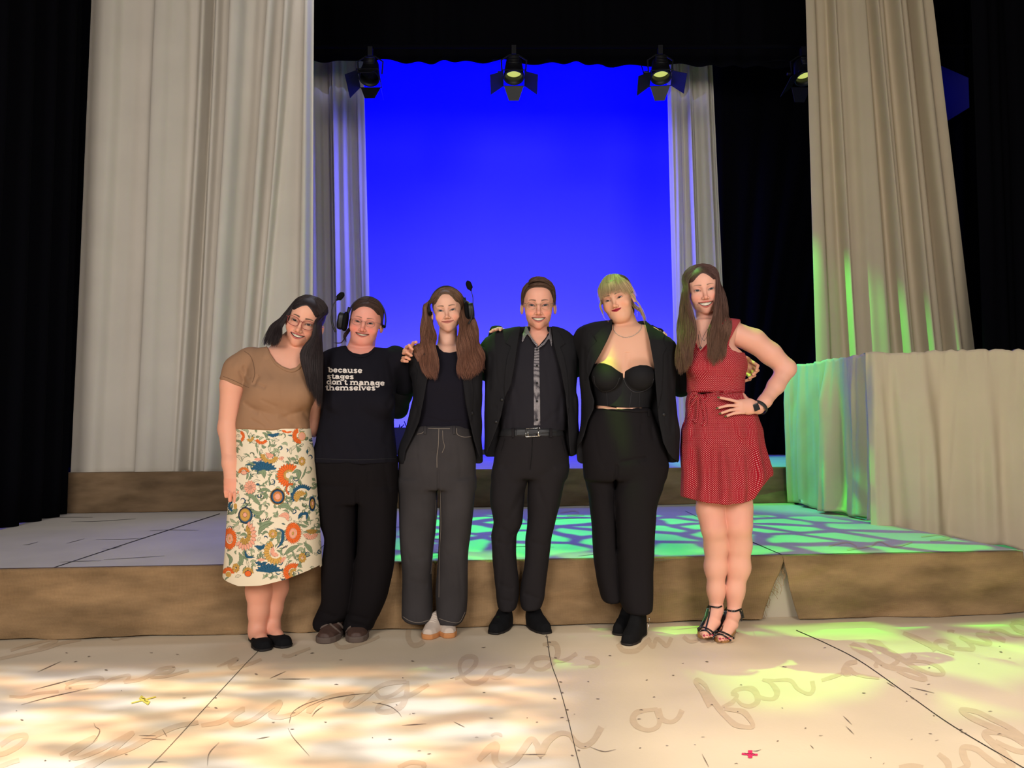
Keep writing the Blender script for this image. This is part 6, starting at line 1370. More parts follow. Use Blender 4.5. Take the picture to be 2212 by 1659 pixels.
    cr = N.new('ShaderNodeValToRGB'); cr.color_ramp.elements[0].position = .35; cr.color_ramp.elements[0].color = (*srgb(176, 170, 172), 1); cr.color_ramp.elements[1].position = .5; cr.color_ramp.elements[1].color = (*srgb(70, 66, 72), 1); L.new(vo.outputs['Distance'], cr.inputs[0]); L.new(cr.outputs[0], N['Principled BSDF'].inputs['Base Color'])
    patch('placket', [(1155, 750), (1164.5, 750), (1165, 800), (1166.5, 860), (1167, 919), (1153, 919), (1153, 860), (1152.5, 800)], fs, Y-.3, m_dot, sh, .001, .003)
    for v in (755.5, 790, 827.5, 867, 907): 
        c = march(fs, np.array([1160.]), np.array([float(v)]), Y-.3)[0][0]; b = MB(); b.tube([c-[0, .004, 0], c-[0, .008, 0]], [.0062, .0055], 12); b.build('button', m_blackplastic, sh, True)
    fh = V1[3]; fc = lambda P: np.minimum(rc(P, K(1162, 692, Y+.01), K(1162, 760, Y+.0), .062, .112), T(P, .004))
    patch('collar', [(1136, 703), (1129, 722), (1127, 737), (1129, 739), (1137, 724), (1141, 722), (1150, 737), (1160, 750), (1162, 745), (1148, 728), (1141, 712), (1138, 704)], fc, Y-.3, m_dot, sh, .000, .005, 1.2)
    patch('collar', [(1188, 706), (1186, 722), (1176, 738), (1162, 750), (1163, 753), (1176, 744), (1184, 733), (1187, 731), (1190, 745), (1192, 748), (1193, 738), (1191, 715)], fc, Y-.3, m_dot, sh, .000, .005, 1.2)
    # jacket
    m_su = mat('black_suit_wool', (.014, .0135, .0155), .85, bump=.0004, bscale=700, spec=.15)
    op = [(1126, 690), (1120, 740), (1112, 790), (1104, 830), (1090, 862), (1082, 900), (1072, 930), (1062, 955), (1046, 992), (1040, 1010), (1240, 1010), (1232, 985), (1229, 955), (1226, 900), (1221, 850), (1211, 800), (1202, 770), (1194, 735), (1190, 690)]
    def fj(P):
        d = J(P); d = smin(d, chain(P, armR, [.068, .062, .056, .045], .02), .03); d = smin(d, chain(P, armL, [.066, .062, .056, .045], .02), .03)
        d = wrinkle(P, crease(P, d, [(1062, 760, 1056, 850, 5, .006), (1240, 770, 1244, 860, 4, .006), (1060, 880, 1075, 880, 5, .003), (1236, 800, 1242, 900, 4, .004)], Y), .007, 9, 5, 16)
        return carve(P, d, op, Y, Y)
    ja = cloth_mesh('suit_jacket', fj, boxpx(880, 700, 1430, 1000, Y, .45), .0045, m_su, root)
    patch('lapel', [(1124, 706), (1118, 740), (1111, 790), (1104, 828), (1091, 862), (1089, 835), (1092, 800), (1096, 770), (1104, 748), (1092, 741), (1100, 725), (1114, 708)], fj, Y-.35, m_su, ja, .001, .007)
    patch('lapel', [(1192, 706), (1196, 740), (1204, 772), (1212, 800), (1222, 852), (1225, 900), (1229, 880), (1228, 840), (1224, 800), (1218, 770), (1210, 750), (1221, 742), (1214, 726), (1202, 710)], fj, Y-.35, m_su, ja, .001, .007)
    for u, v in ((1084.5, 863), (1072, 911)):
        c = march(fj, np.array([u]), np.array([float(v)]), Y-.35)[0][0]; b = MB(); b.tube([c+[0, .002, 0], c-[0, .005, 0]], [.0095, .0085], 16); b.build('button', m_blackplastic, ja, True)
    # trousers
    m_tr = mat('dark_trouser_cloth', srgb(36, 33, 35), .85, bump=.0003, bscale=900, spec=.15)
    PV = Loft([(921, 1084, 1213, .128, .12), (950, 1076, 1220, .13, .13), (985, 1066, 1226, .135, .13), (1010, 1063, 1226, .13, .13), (1035, 1062, 1222, .11, .12)], Y)
    LL = Loft([(1005, 1064, 1146, .115, .12), (1080, 1059, 1133, .105, .11), (1125, 1067, 1130, .09, .10), (1160, 1062, 1117, .085, .095), (1225, 1067, 1118, .075, .085), (1289, 1073, 1119, .07, .08), (1318, 1077, 1113, .075, .08)], Y)
    RL = Loft([(1005, 1142, 1226, .115, .12), (1080, 1139, 1210, .105, .11), (1132, 1137, 1199, .09, .10), (1165, 1134, 1191, .085, .095), (1225, 1131, 1184, .075, .085), (1286, 1124, 1177, .07, .08), (1318, 1127, 1168, .075, .08)], Y)
    fl = [(1135, 1050, 1095, 1130, 7, .006), (1080, 1140, 1110, 1160, 6, .007), (1070, 1170, 1105, 1180, 6, .005), (1075, 1260, 1110, 1275, 6, .004), (1130, 1280, 1165, 1295, 5, .005), (1080, 1295, 1110, 1300, 4, .004), (1200, 1010, 1165, 1030, 8, .004), (1146, 960, 1145, 1020, 3, .004), (1140, 1170, 1185, 1180, 6, .004), (1160, 1050, 1190, 1130, 6, .004), (1085, 1000, 1110, 1060, 8, .003), (1085, 1200, 1080, 1280, 5, .003)]
    fp = lambda P: wrinkle(P, crease(P, smin(smin(PV(P), LL(P), .025), smin(PV(P), RL(P), .025), .003), fl, Y), .007, 7, 6, 19)
    tr = cloth_mesh('trousers', fp, boxpx(1045, 915, 1240, 1330, Y, .22), .0042, m_tr, root)
    # belt
    m_be = mat('black_belt_leather', (.02, .02, .022), .45, spec=.4)
    def fbelt(P):
        b0 = Loft([(920, 1084, 1213, .130, .125), (943, 1081, 1216, .133, .128)], Y); return smax(b0(P, .003), -b0(P, -.004), .001)
    be = cloth_mesh('belt', lambda P: smax(smax(PV(P, .005), -PV(P, -.006), .001), np.maximum(K(1150, 920, Y)[2]*0+P[:, 2]-K(1150, 921, Y)[2], K(1150, 942, Y)[2]-P[:, 2]), .001), boxpx(1070, 915, 1225, 950, Y, .2), .0035, m_be, root)
    ff = lambda P: PV(P, .006)
    patch('belt_strap', [(1115, 922), (1206, 920), (1207, 926), (1204, 933), (1115, 941)], ff, Y-.3, m_be, be, .001, .003)
    for u in (1108, 1190): patch('belt_loop', [(u-3, 917), (u+3, 917), (u+3, 945), (u-3, 945)], ff, Y-.3, m_tr, tr, .006, .003)
    b = MB(); P, r, ms = march(ff, np.array([1136, 1166, 1166, 1136.]), np.array([926, 924, 942, 944.]), Y-.3); P = P-r*.010; P = np.vstack([P, P[:1]]); b.tube(P, .0022, 6); b.tube([P[0]*.85+P[1]*.15, P[3]*.85+P[2]*.15], .002, 6)
    pr, r, ms = march(ff, np.array([1163., 1163.]), np.array([924., 942.]), Y-.3); b.tube(pr-r*.012, .0034, 6); b.build('belt_buckle', m_silver, be, True)
    strip('fly_seam', [([(1150, 946), (1149, 975), (1145, 1015)], .9), ([(1090, 948), (1083, 975)], .8), ([(1213, 948), (1220, 975)], .8)], fp, Y-.3, mat('seam_black', (.006, .006, .006), .9), tr)
    shoe(root, [], 1064, 1373, Y, -22, 'boot', wd=.105, L=.29); shoe(root, [], 1183, 1372, Y, 24, 'boot', wd=.105, L=.29)
    # hair
    c0 = np.array(srgb(96, 72, 58)); W = h.W; G = []
    for i in range(14):      # top swept from the parting at image left over to the right
        for j in range(6):
            f = i/13; b0 = -30+62*f; a = 42+15*j
            r0 = skull(a, abs(b0), 0, np.sign(b0), 1.02); r1 = skull(a-6, abs(b0+6), 0, np.sign(b0+6), 1.10+.04*(j < 2)); r2 = skull(a-6, abs(b0+22), 0, np.sign(b0+22), 1.13+.06*(j < 2)*(1-f)); r3 = skull(a+4, abs(b0+40), 0, np.sign(b0+40), 1.065)
            G.append((W(np.array([r0, r1, r2, r3])), 55, .0026, .0034, .0009, .0012, .09))
    for sg in (-1, 1):
        for i in range(11):
            f = i/10; yy = -.62+f*1.35
            P = [skull(60+60*f, 34, yy*.4, sg, 1.05), skull(60+60*f, 55, yy*.7, sg, 1.075), skull(60+50*f, 76, yy*.9, sg, 1.06), skull(90, 92, yy, sg, 1.045), np.array([sg*.0765, .088+yy*.085, .004-.012*f])]
            G.append((W(np.array(P)), 85, .0030, .0034, .0009, .0008, .08))
    hv = joinparts([haircap(h, None, c0*.7, .004, .064, .082, -.002, low=.004, hn=3.2), strands(G, c0, None, 5, 10)])
    mesh('hair', hv[0], hv[1], m_hair, root, col=hv[2])
    glasses(h, root, srgb(190, 160, 120), .0225, .0175, 2.3, .0009, metal=1)
make_man()
# ================================================================ woman in open black suit and bustier
def make_blonde():
    Y = 3.87
    root = person('person with blonde fringe and red lipstick in a black suit over a black bustier', Y, 1340)
    h = Head(1325.3, 645.4, Y-.09, 49.5, yaw=-16, pitch=2, roll=-15, skin=srgb(226, 172, 142), lip=srgb(168, 26, 56), browc=(.10, .065, .04), w=1.08, jaw=1.12, cheek=1.15, mw=.0255, zm=-.058, lift=.0042, op=.0004, eo=.0032, brow=.0036, nose=.95, fat=.3, iris=(.05, .04, .05), shade=2.2, blush=(1.03, .86, .80))
    T = Loft([(700, 1318, 1398, .05, .09), (712, 1285, 1424, .08, .11), (730, 1270, 1435, .10, .12), (770, 1272, 1432, .12, .13), (800, 1276, 1424, .13, .13), (840, 1281, 1416, .13, .13), (876, 1284, 1404, .13, .12), (890, 1282, 1404, .135, .125), (910, 1275, 1410, .14, .13)], Y, 2.2)
    nb = K(1358, 722, Y+.035)
    def ex(P):
        d = smin(rc(P, h.W([[0, .088, -.045]])[0], nb, .056, .064), T(P, -.006), .035)
        for cx in (1312, 1380): d = smin(d, ell(P, K(cx, 812, Y-.10), (.078, .070, .075)), .03)
        d = d+.004*np.exp(-((P[:, 0]-K(1348, 790, Y)[0])/.012)**2)*(P[:, 2] < K(0, 765, Y)[2])*(P[:, 1] < Y)
        return d
    V1 = headmesh(h, ex, K(960, 892, Y)[2], .0023, xr=(K(1268, 800, Y)[0], K(1440, 800, Y)[0], Y-.22)); body = [V1[:3]]
    armR = [K(1268, 730, Y+.04), K(1235, 790, Y+.2), K(1190, 760, Y+.24)]
    armL = [K(1432, 752, Y+.04), K(1468, 832, Y+.14), K(1540, 800, Y+.2), K(1596, 800, Y+.1)]
    V, F = sdfmesh(lambda P: np.minimum(T(P, -.032), np.minimum(chain(P, armR, [.04]*3, .02), chain(P, armL, [.035]*4, .02))), *boxpx(1150, 700, 1620, 915, Y, .4), .012); body.append((V, F, np.tile(h.skin, (len(V), 1))))
    # left hand wrapped round the waist of the neighbour in red
    sk = h.skin*np.array([.95, .88, .82])
    def hand(P):
        d = chain(P, [K(1560, 800, Y+.16), K(1600, 800, Y+.10), K(1618, 796, Y+.06)], [.030, .036, .034], .012, (.2, -.3, 1), .9)
        for i, (a, b_, c) in enumerate((((1628, 784), (1637, 790), (1634, 800)), ((1630, 794), (1637, 800), (1627, 809)), ((1627, 803), (1630, 811), (1619, 817)), ((1620, 812), (1620, 819), (1609, 823)))):
            d = smin(d, finger(P, [K(a[0]-10, a[1]-6, Y+.05), K(*a, Y+.02), K(*b_, Y-.02), K(c[0], c[1], Y-.05)], .0105, .002), .002)
        return smin(d, finger(P, [K(1612, 785, Y+.06), K(1617, 776, Y+.03), K(1612, 772, Y+.0)], .011), .004)
    V, F = sdfmesh(hand, *boxpx(1560, 760, 1650, 835, Y+.04, .16), .0026); body.append((V, F, np.tile(sk, (len(V), 1))))
    V, F = sdfmesh(lambda P: np.minimum(chain(P, [K(1292, 1010, Y+.04), K(1308, 1180, Y+.06), K(1320, 1290, Y+.07)], [.05, .04, .035], .02), chain(P, [K(1395, 1010, Y), K(1375, 1180, Y), K(1378, 1290, Y)], [.055, .045, .035], .02)), *boxpx(1250, 890, 1450, 1360, Y, .2), .012); body.append((V, F, np.tile(h.skin, (len(V), 1))))
    V, F, C = joinparts(body); bo = mesh('body', V, F, m_skin, root, col=C); eyes_teeth(h, bo)
    m_b = mat('black_satin', (.010, .0095, .011), .75, spec=.2)
    up = [(1276, 790), (1284, 786), (1296, 784), (1306, 785), (1320, 790), (1332, 799), (1343, 806), (1352, 801), (1366, 793), (1382, 788.5), (1398, 789), (1412, 795), (1424, 800), (1424, 882), (1404, 881), (1340, 880), (1284, 875), (1276, 870)]
    def fb(P):
        d = T(P, .001)
        for cx in (1312, 1380): d = smin(d, ell(P, K(cx, 813, Y-.105), (.081, .076, .078)), .012)
        u, v = PX(P); d = smax(d, poly2(u, v, up)*Y/FPX, .003)
        return smax(d, P[:, 1]-Y-.1, .01) if False else d
    bu = cloth_mesh('bustier', fb, boxpx(1268, 780, 1430, 890, Y, .24), .0032, m_b, root)
    m_sm = mat('seam_dark', (.022, .021, .024), .5)
    strip('underwire_seam', [([(1282, 812), (1286, 832), (1300, 845), (1318, 844), (1331, 834), (1339, 816)], 2.0), ([(1347, 816), (1353, 832), (1368, 846), (1388, 846), (1406, 836), (1413, 818)], 2.0), ([(1364, 848), (1360, 880)], 1.2), ([(1382, 848), (1381, 881)], 1.2), ([(1310, 846), (1312, 877)], 1.2)], fb, Y-.35, m_sm, bu, -.0005, .003)
    # trousers
    m_p = mat('black_suiting', srgb(29, 26, 28), .88, bump=.0002, bscale=900, spec=.12)
    PV = Loft([(880, 1284, 1403, .137, .13), (902, 1270, 1412, .142, .135), (940, 1261, 1428, .15, .145), (971, 1257, 1438, .155, .15), (1000, 1259, 1443, .155, .15), (1020, 1261, 1440, .145, .14), (1040, 1263, 1436, .12, .13)], Y)
    LL = Loft([(1000, 1259, 1340, .13, .13), (1040, 1265, 1333, .125, .12), (1080, 1273, 1329, .11, .115), (1133, 1279, 1333, .105, .11), (1199, 1282, 1337, .10, .105), (1252, 1290, 1340, .10, .10), (1299, 1301, 1344, .10, .10)], Y+.06)
    RL = Loft([(1000, 1330, 1443, .13, .13), (1053, 1328, 1432, .13, .125), (1106, 1326, 1417, .12, .12), (1186, 1331, 1412, .115, .11), (1252, 1334, 1411, .11, .105), (1292, 1337, 1411, .11, .10), (1322, 1347, 1408, .11, .10)], Y-.01)
    fl = [(1334, 1000, 1328, 1060, 4, .010), (1334, 1000, 1400, 988, 5, .007), (1400, 988, 1380, 1000, 5, .004), (1326, 950, 1334, 1000, 3, .004), (1334, 1005, 1300, 1010, 6, .005), (1386, 915, 1384, 940, 3, .004), (1332, 1080, 1334, 1200, 4, .010), (1405, 920, 1412, 950, 4, .003), (1375, 1060, 1375, 1280, 10, .004)]
    fp = lambda P: wrinkle(P, crease(P, smin(smin(PV(P), LL(P), .02), smin(PV(P), RL(P), .02), .004), fl, Y), .007, 6, 4, 43)
    tr = cloth_mesh('trousers', fp, boxpx(1248, 872, 1452, 1330, Y+.02, .24), .0045, m_p, root)
    strip('waistband', [([(1282, 879), (1310, 881), (1345, 884), (1380, 887), (1402, 886)], 8)], fp, Y-.35, m_p, tr, .0, .004)
    patch('belt_loop', [(1399, 884), (1404, 884), (1405, 900), (1400, 900)], fp, Y-.35, m_p, tr, .004, .003)
    # jacket
    m_j = mat('black_crepe_suit', (.0135, .013, .0145), .85, bump=.0004, bscale=700, spec=.15)
    J = Loft([(690, 1330, 1396, .05, .09), (697, 1278, 1396, .08, .11), (706, 1258, 1408, .10, .13), (722, 1253, 1432, .12, .14), (745, 1251, 1457, .135, .145), (800, 1252, 1458, .15, .14), (850, 1256, 1456, .155, .14), (900, 1254, 1464, .16, .145), (930, 1250, 1467, .165, .15), (960, 1246, 1466, .165, .155), (985, 1246, 1465, .16, .16), (1003, 1248, 1464, .15, .15)], Y, 2.4)
    op = [(1324, 660), (1322, 712), (1312, 735), (1298, 762), (1283, 788), (1272, 815), (1276, 840), (1284, 866), (1282, 885), (1270, 910), (1262, 940), (1256, 955), (1249, 962), (1238, 1010), (1300, 1030), (1456, 1030), (1462, 995), (1452, 990), (1443, 978), (1432, 955), (1422, 905), (1420, 880), (1413, 790), (1403, 735), (1394, 700), (1390, 660)]
    def fj(P):
        d = J(P); d = smin(d, chain(P, armR, [.066, .062, .055], .02), .03); d = smin(d, chain(P, armL[:3], [.064, .060, .05], .02), .03)
        d = wrinkle(P, crease(P, d, [(1262, 745, 1262, 830, 5, .006), (1275, 760, 1268, 815, 5, .004), (1445, 760, 1450, 850, 5, .005), (1272, 720, 1290, 735, 4, .004), (1257, 860, 1262, 930, 5, .005), (1452, 860, 1450, 940, 5, .004)], Y), .008, 9, 5, 46)
        return carve(P, d, op, Y, Y)
    ja = cloth_mesh('suit_jacket', fj, boxpx(1165, 680, 1570, 1010, Y, .45), .0045, m_j, root)
    patch('lapel', [(1320, 700), (1320, 714), (1310, 738), (1296, 764), (1282, 788), (1271, 814), (1266, 800), (1268, 770), (1276, 750), (1290, 738), (1283, 726), (1296, 712), (1308, 702)], fj, Y-.35, m_j, ja, .001, .007)
    patch('lapel', [(1397, 702), (1404, 735), (1413, 788), (1418, 850), (1421, 884), (1429, 850), (1432, 800), (1432, 765), (1440, 752), (1432, 735), (1436, 722), (1424, 710), (1410, 702)], fj, Y-.35, m_j, ja, .001, .007)
    c = march(fj, np.array([1434.]), np.array([895.]), Y-.35)[0][0]; b = MB(); b.tube([c+[0, .002, 0], c-[0, .005, 0]], [.010, .009], 16); b.build('button', m_blackplastic, ja, True)
    # boots
    shoe(root, [], 1332, 1375, Y+.1, -30, 'boot', wd=.092, L=.25); ob, o, f_, r_ = shoe(root, [], 1352, 1397, Y, -28, 'boot', wd=.092, L=.25)
    b = MB(); b.tube([K(1404, 1336, Y-.045), K(1401, 1352, Y-.06), K(1398, 1372, Y-.07)], .0016, 5); b.tube([K(1402, 1334, Y-.06), K(1403, 1341, Y-.06)], .003, 6); b.build('zip', m_silver, ob, True)
    # necklace and earring
    fn = V1[3]; b = MB()
    g = spline([(1325, 703), (1326, 713), (1333, 722), (1345, 728), (1357, 728.5), (1370, 724), (1381, 715), (1386, 705), (1382, 698)], 60); P, r, ms = march(fn, g[:, 0], g[:, 1], Y-.35)
    for i in range(59):
        a, c2 = P[i]-r[i]*.002, P[i+1]-r[i+1]*.002; b.tube([a, (a+c2)/2, c2], [.0012, .0021, .0012], 5)
    b.build('necklace', m_silver, bo, True)
    b = MB(); e = K(1376.5, 663, Y-.045); b.tube([e, e-[0, 0, .012]], .0016, 5); b.tube([e-[0, 0, .013], e-[.001, 0, .050]], .0012, 5); b.tube([K(1313.5, 692, Y-.09), K(1313, 706, Y-.09)], .0012, 5); b.build('drop_earring', m_silver, bo, True)
    # hair: fringe, drawn back, tendrils
    c0 = np.array(srgb(206, 180, 138)); cd = np.array(srgb(92, 74, 52)); W = h.W; G = []; GB = []
    for i in range(30):
        f = i/29; b_ = -52+104*f; sg = np.sign(b_) or 1
        x = -.066+.128*f; yf = -.024+.034*(abs(x)/.066)**2.2
        sw = max(0, f-.55)
        P = [skull(82, abs(b_)*.45, 0, sg, 1.05), skull(60, abs(b_)*.75, -.25*abs(b_)/50, sg, 1.10), np.array([x*1.04+sw*.05, yf+.004+sw*.02, .058-sw*.01]), np.array([x*1.08+sw*.08, yf-.010+sw*.10, .024-sw*.05+.005*math.sin(i*2.1)-.016*abs(x)/.066])]
        G.append((W(np.array(P)), 30, .0024, .0040, .0009, .0005, .1))
    for sg in (-1, 1):
        for i in range(16):
            f = i/15; yy = -.6+f*1.2
            P = [skull(60+60*f, 12, 0, sg, 1.04), skull(60+60*f, 40, yy*.4, sg, 1.08), skull(70+30*f, 68, yy*.8, sg, 1.07), np.array([sg*.074, .09+.02*f, .02]), np.array([sg*.055, .150, .0]), np.array([sg*.01, .18, -.03])]
            GB.append((W(np.array(P)), 70, .003, .003, .001, .003, .05))
    for i in range(24): a = i/24*6.28; GB.append((W(np.array([[.034*math.cos(a+t), .175+.016*math.sin(2*t), -.055+.036*math.sin(a+t)] for t in (0, .8, 1.6, 2.4)])), 30, .007, .008, .0011, .002, .05))
    ten = [(np.vstack([W(np.array([[-.058, .02, .055], [-.070, .025, .01]])), [K(1297, 655, Y-.12), K(1301, 675, Y-.12), K(1306, 688, Y-.12), K(1315, 694, Y-.12)]]), 34, .003, .001, .0009, .0015, .1),
           (np.vstack([W(np.array([[-.060, .03, .055], [-.074, .035, .005]])), [K(1297, 660, Y-.11), K(1303, 680, Y-.11)]]), 60, .004, .003, .0009, .0015, .1),
           (np.vstack([W(np.array([[.050, .0, .065], [.066, .030, .03]])), [K(1375, 650, Y-.11), K(1385, 665, Y-.11), K(1391, 690, Y-.11), K(1394, 708, Y-.11)]]), 14, .002, .0015, .0009, .0015, .1),
           (np.vstack([W(np.array([[.060, .06, .0], [.062, .12, -.05]])), [K(1386, 672, Y+.02), K(1392, 690, Y+.02), K(1397, 697, Y+.0)]]), 60, .004, .005, .001, .004, .06)]
    hv = joinparts([haircap(h, None, cd*.9, .003, .064, .084, hn=2.0, low=-.03), strands(G, lambda t, rs: c0[None]*(.62+.38*t[:, None]), V1[3], 3, 14), strands(GB, cd, V1[3], 4, 16), strands(ten, c0*.8, None, 5)])
    mesh('hair', hv[0], hv[1], m_hair, root, col=hv[2])
make_blonde()
# ================================================================ woman in red dotted dress
def make_red():
    Y = 3.84
    root = person('smiling person with very long brown hair in a red dotted dress, hand on hip', Y, 1560)
    h = Head(1521.4, 625.2, Y-.08, 53.4, yaw=3, pitch=6, roll=-6.5, skin=srgb(228, 172, 150), lip=srgb(200, 104, 96), browc=(.11, .065, .045), w=1.0, jaw=.98, cheek=1.15, mw=.034, zm=-.066, lift=.0105, op=.0078, eo=.0038, brow=.0028, nose=.96, iris=(.08, .11, .13))
    T = Loft([(687, 1500, 1582, .05, .08), (694, 1490, 1602, .08, .10), (720, 1484, 1598, .10, .11), (745, 1484, 1588, .115, .11), (765, 1484, 1606, .125, .115), (790, 1484, 1612, .13, .115), (820, 1485, 1606, .12, .11), (845, 1486, 1606, .11, .105), (853, 1486, 1607, .11, .105)], Y, 2.2)
    nb = K(1530, 712, Y+.025)
    def ex(P):
        d = smin(rc(P, h.W([[0, .088, -.045]])[0], nb, .048, .054), T(P, -.009), .035)
        return d
    V1 = headmesh(h, ex, K(960, 780, Y)[2], .0021, xr=(K(1490, 800, Y)[0], K(1600, 800, Y)[0], Y-.15)); body = [V1[:3]]
    sk = h.skin*np.array([1., .985, .98])
    aL = [K(1590, 722, Y+.0), K(1628, 736, Y+.0), K(1664, 764, Y+.0), K(1699, 796, Y-.005), K(1676, 834, Y-.04), K(1652, 867, Y-.09), K(1638, 881, Y-.105)]
    aLr = [.061, .060, .056, .047, .041, .032, .029]
    F_ = [((1594, 868), (1575, 863), (1553, 859)), ((1593, 876), (1572, 876), (1550, 881)), ((1595, 884), (1577, 886), (1556, 892.5)), ((1600, 891), (1585, 893), (1568, 898.5))]
    def arm(P):
        d = chain(P, aL, aLr, .02)
        d = smin(d, chain(P, [aL[-1], K(1618, 878, Y-.125), K(1600, 878, Y-.135)], [.030, .036, .036], .012, (0, 1, 0), .55), .01)
        for a, b_, c in F_: d = smin(d, finger(P, [K(a[0]+6, a[1], Y-.140), K(*a, Y-.146), K(*b_, Y-.150), K(c[0]+2, c[1], Y-.146)], .0094, .002), .0025)
        return smin(d, finger(P, [K(1622, 872, Y-.115), K(1613, 863, Y-.100), K(1606, 853, Y-.06)], .0115), .006)
    V, F = sdfmesh(arm, *boxpx(1540, 690, 1730, 915, Y-.05, .19), .0028); body.append((V, F, np.tile(sk, (len(V), 1))))
    aR = [K(1496, 730, Y+.03), K(1474, 790, Y+.16), K(1440, 740, Y+.2)]
    V, F = sdfmesh(lambda P: np.minimum(T(P, -.032), chain(P, aR, [.045, .04, .035], .02)), *boxpx(1410, 690, 1620, 860, Y+.05, .3), .010); body.append((V, F, np.tile(sk, (len(V), 1))))
    # legs
    LA = [K(1540, 1040, Y), K(1535, 1100, Y), K(1542, 1140, Y-.015), K(1547, 1180, Y+.02), K(1546, 1225, Y+.03), K(1547, 1275, Y+.03), K(1547, 1305, Y+.03)]; LAr = [.080, .064, .056, .053, .050, .038, .034]
    RA = [K(1590, 1040, Y), K(1592, 1100, Y), K(1594, 1135, Y-.015), K(1596, 1175, Y+.02), K(1595, 1225, Y+.03), K(1588, 1275, Y+.03), K(1586, 1312, Y+.03)]; RAr = [.084, .070, .062, .058, .054, .041, .036]
    def legs(P):
        o = 1
        d1 = chain(P, LA, LAr, .045); d2 = chain(P, RA, RAr, .045)
        for (a, b_, c), i in (((K(1548, 1318, Y+.02), K(1540, 1345, Y-.05), K(1526, 1367, Y-.11)), 0), ((K(1586, 1325, Y+.02), K(1578, 1350, Y-.06), K(1562, 1374, Y-.12)), 1)):
            ft = chain(P, [a, b_, c], [.036, .030, .024], .015); ft = smin(ft, rc(P, b_, c, .034, .034, (0, .35, 1), .55), .012)
            for k in range(5):
                du = (-14+6*k) if i == 0 else (-16+6.5*k); tip = c+np.array([du*Y/FPX+.012, -.034-.006*(k == 1)+.004*k, -.008]); ft = smin(ft, rc(P, c+np.array([du*.7*Y/FPX+.008, .0, .0]), tip, .010, .0095 if k == 0 else .0078), .0025)
            if i == 0: d1 = smin(d1, ft, .015)
            else: d2 = smin(d2, ft, .015)
        return smin(d1, d2, .002)
    V, F = sdfmesh(legs, *boxpx(1488, 1030, 1640, 1384, Y, .22), .003)
    kn = np.exp(-((V[:, 2]-K(0, 1125, Y)[2])/.05)**2)[:, None]*.35; tc_ = (V[:, 2:3] < K(0, 1360, Y)[2])*.25
    body.append((V, F, sk*(1-(kn+tc_)*np.array([[0., .22, .2]]))))
    V, F, C = joinparts(body); bo = mesh('body', V, F, m_skin, root, col=C); eyes_teeth(h, bo)
    # nails
    b = MB()
    for a, b_, c in F_:
        p = K(c[0]+1, c[1], Y-.146); q = K(b_[0], b_[1], Y-.15); d = (p-q)/np.linalg.norm(p-q); b.tube([p+d*.000-[0, .0058, 0], p+d*.012-[0, .0045, 0]], [.0052, .0042], 8)
    b.build('nail', mat('dark_gold_nails', srgb(98, 96, 58), .25, spec=.6), bo, True)
    b = MB()
    for c, n_ in ((K(1526, 1367, Y-.11), 0), (K(1562, 1374, Y-.12), 1)):
        for k in range(4):
            du = (-14+6*k) if n_ == 0 else (-16+6.5*k); tip = c+np.array([du*Y/FPX+.012, -.040+.004*k, -.002]); b.tube([tip, tip+[0, -.006, -.001]], [.0062 if k == 0 else .0045, .003], 7)
    b.build('toenail', mat('rose_nails', srgb(196, 52, 92), .25, spec=.6), bo, True)
    # dress
    m_d = bpy.data.materials.new('red_dotted_cotton'); m_d.use_nodes = True; nt = m_d.node_tree; N = nt.nodes; L = nt.links; p = N['Principled BSDF']; p.inputs['Roughness'].default_value = .85; p.inputs['Specular IOR Level'].default_value = .15
    at = N.new('ShaderNodeAttribute'); at.attribute_name = 'wrap'; sp = N.new('ShaderNodeSeparateXYZ'); L.new(at.outputs['Vector'], sp.inputs[0])
    def M(op, a, b=None):
        n = N.new('ShaderNodeMath'); n.operation = op
        for i, x in enumerate((a, b)):
            if x is None: continue
            if isinstance(x, (int, float)): n.inputs[i].default_value = x
            else: L.new(x, n.inputs[i])
        return n.outputs[0]
    pu, pv = .0106, .0102
    U = M('DIVIDE', sp.outputs[0], pu); Vv = M('DIVIDE', sp.outputs[1], pv); res = None
    for off in (0, .5):
        a = M('SUBTRACT', M('FRACT', M('ADD', U, off)), .5); c = M('SUBTRACT', M('FRACT', M('ADD', Vv, off)), .5); d = M('SQRT', M('ADD', M('MULTIPLY', a, a), M('MULTIPLY', c, c))); res = d if res is None else M('MINIMUM', res, d)
    mk = M('LESS_THAN', res, .135); mx = N.new('ShaderNodeMix'); mx.data_type = 'RGBA'; L.new(mk, mx.inputs[0]); mx.inputs[6].default_value = (*srgb(160, 16, 34), 1); mx.inputs[7].default_value = (*srgb(232, 188, 182), 1); L.new(mx.outputs[2], p.inputs['Base Color'])
    def wrapuv(V):
        c = K(1550, 900, Y); th = np.arctan2(V[:, 0]-c[0], -(V[:, 1]-c[1])); return np.stack([th*.155, V[:, 2]], 1)
    SK = Loft([(848, 1486, 1607, .11, .105), (856, 1485, 1612, .115, .11), (868, 1483, 1627, .12, .12), (899, 1481, 1636, .13, .13), (931, 1472, 1646, .14, .14), (962, 1471, 1648, .145, .145), (1000, 1473, 1658, .15, .15), (1021, 1475, 1664, .15, .15), (1050, 1475, 1652, .15, .15), (1078, 1476, 1632, .15, .15), (1090, 1478, 1630, .15, .15)], Y, 2.15)
    TD = lambda P: T(P, .003)
    neck = [(1492, 640), (1490, 700), (1496, 725), (1505, 745), (1513, 758.5), (1526, 744), (1548, 715), (1566, 690), (1574, 640)]
    armh = [(1600, 680), (1599, 694), (1590, 712), (1577, 735), (1574, 746), (1582, 756), (1596, 761), (1610, 760), (1622, 757), (1650, 740), (1640, 680)]
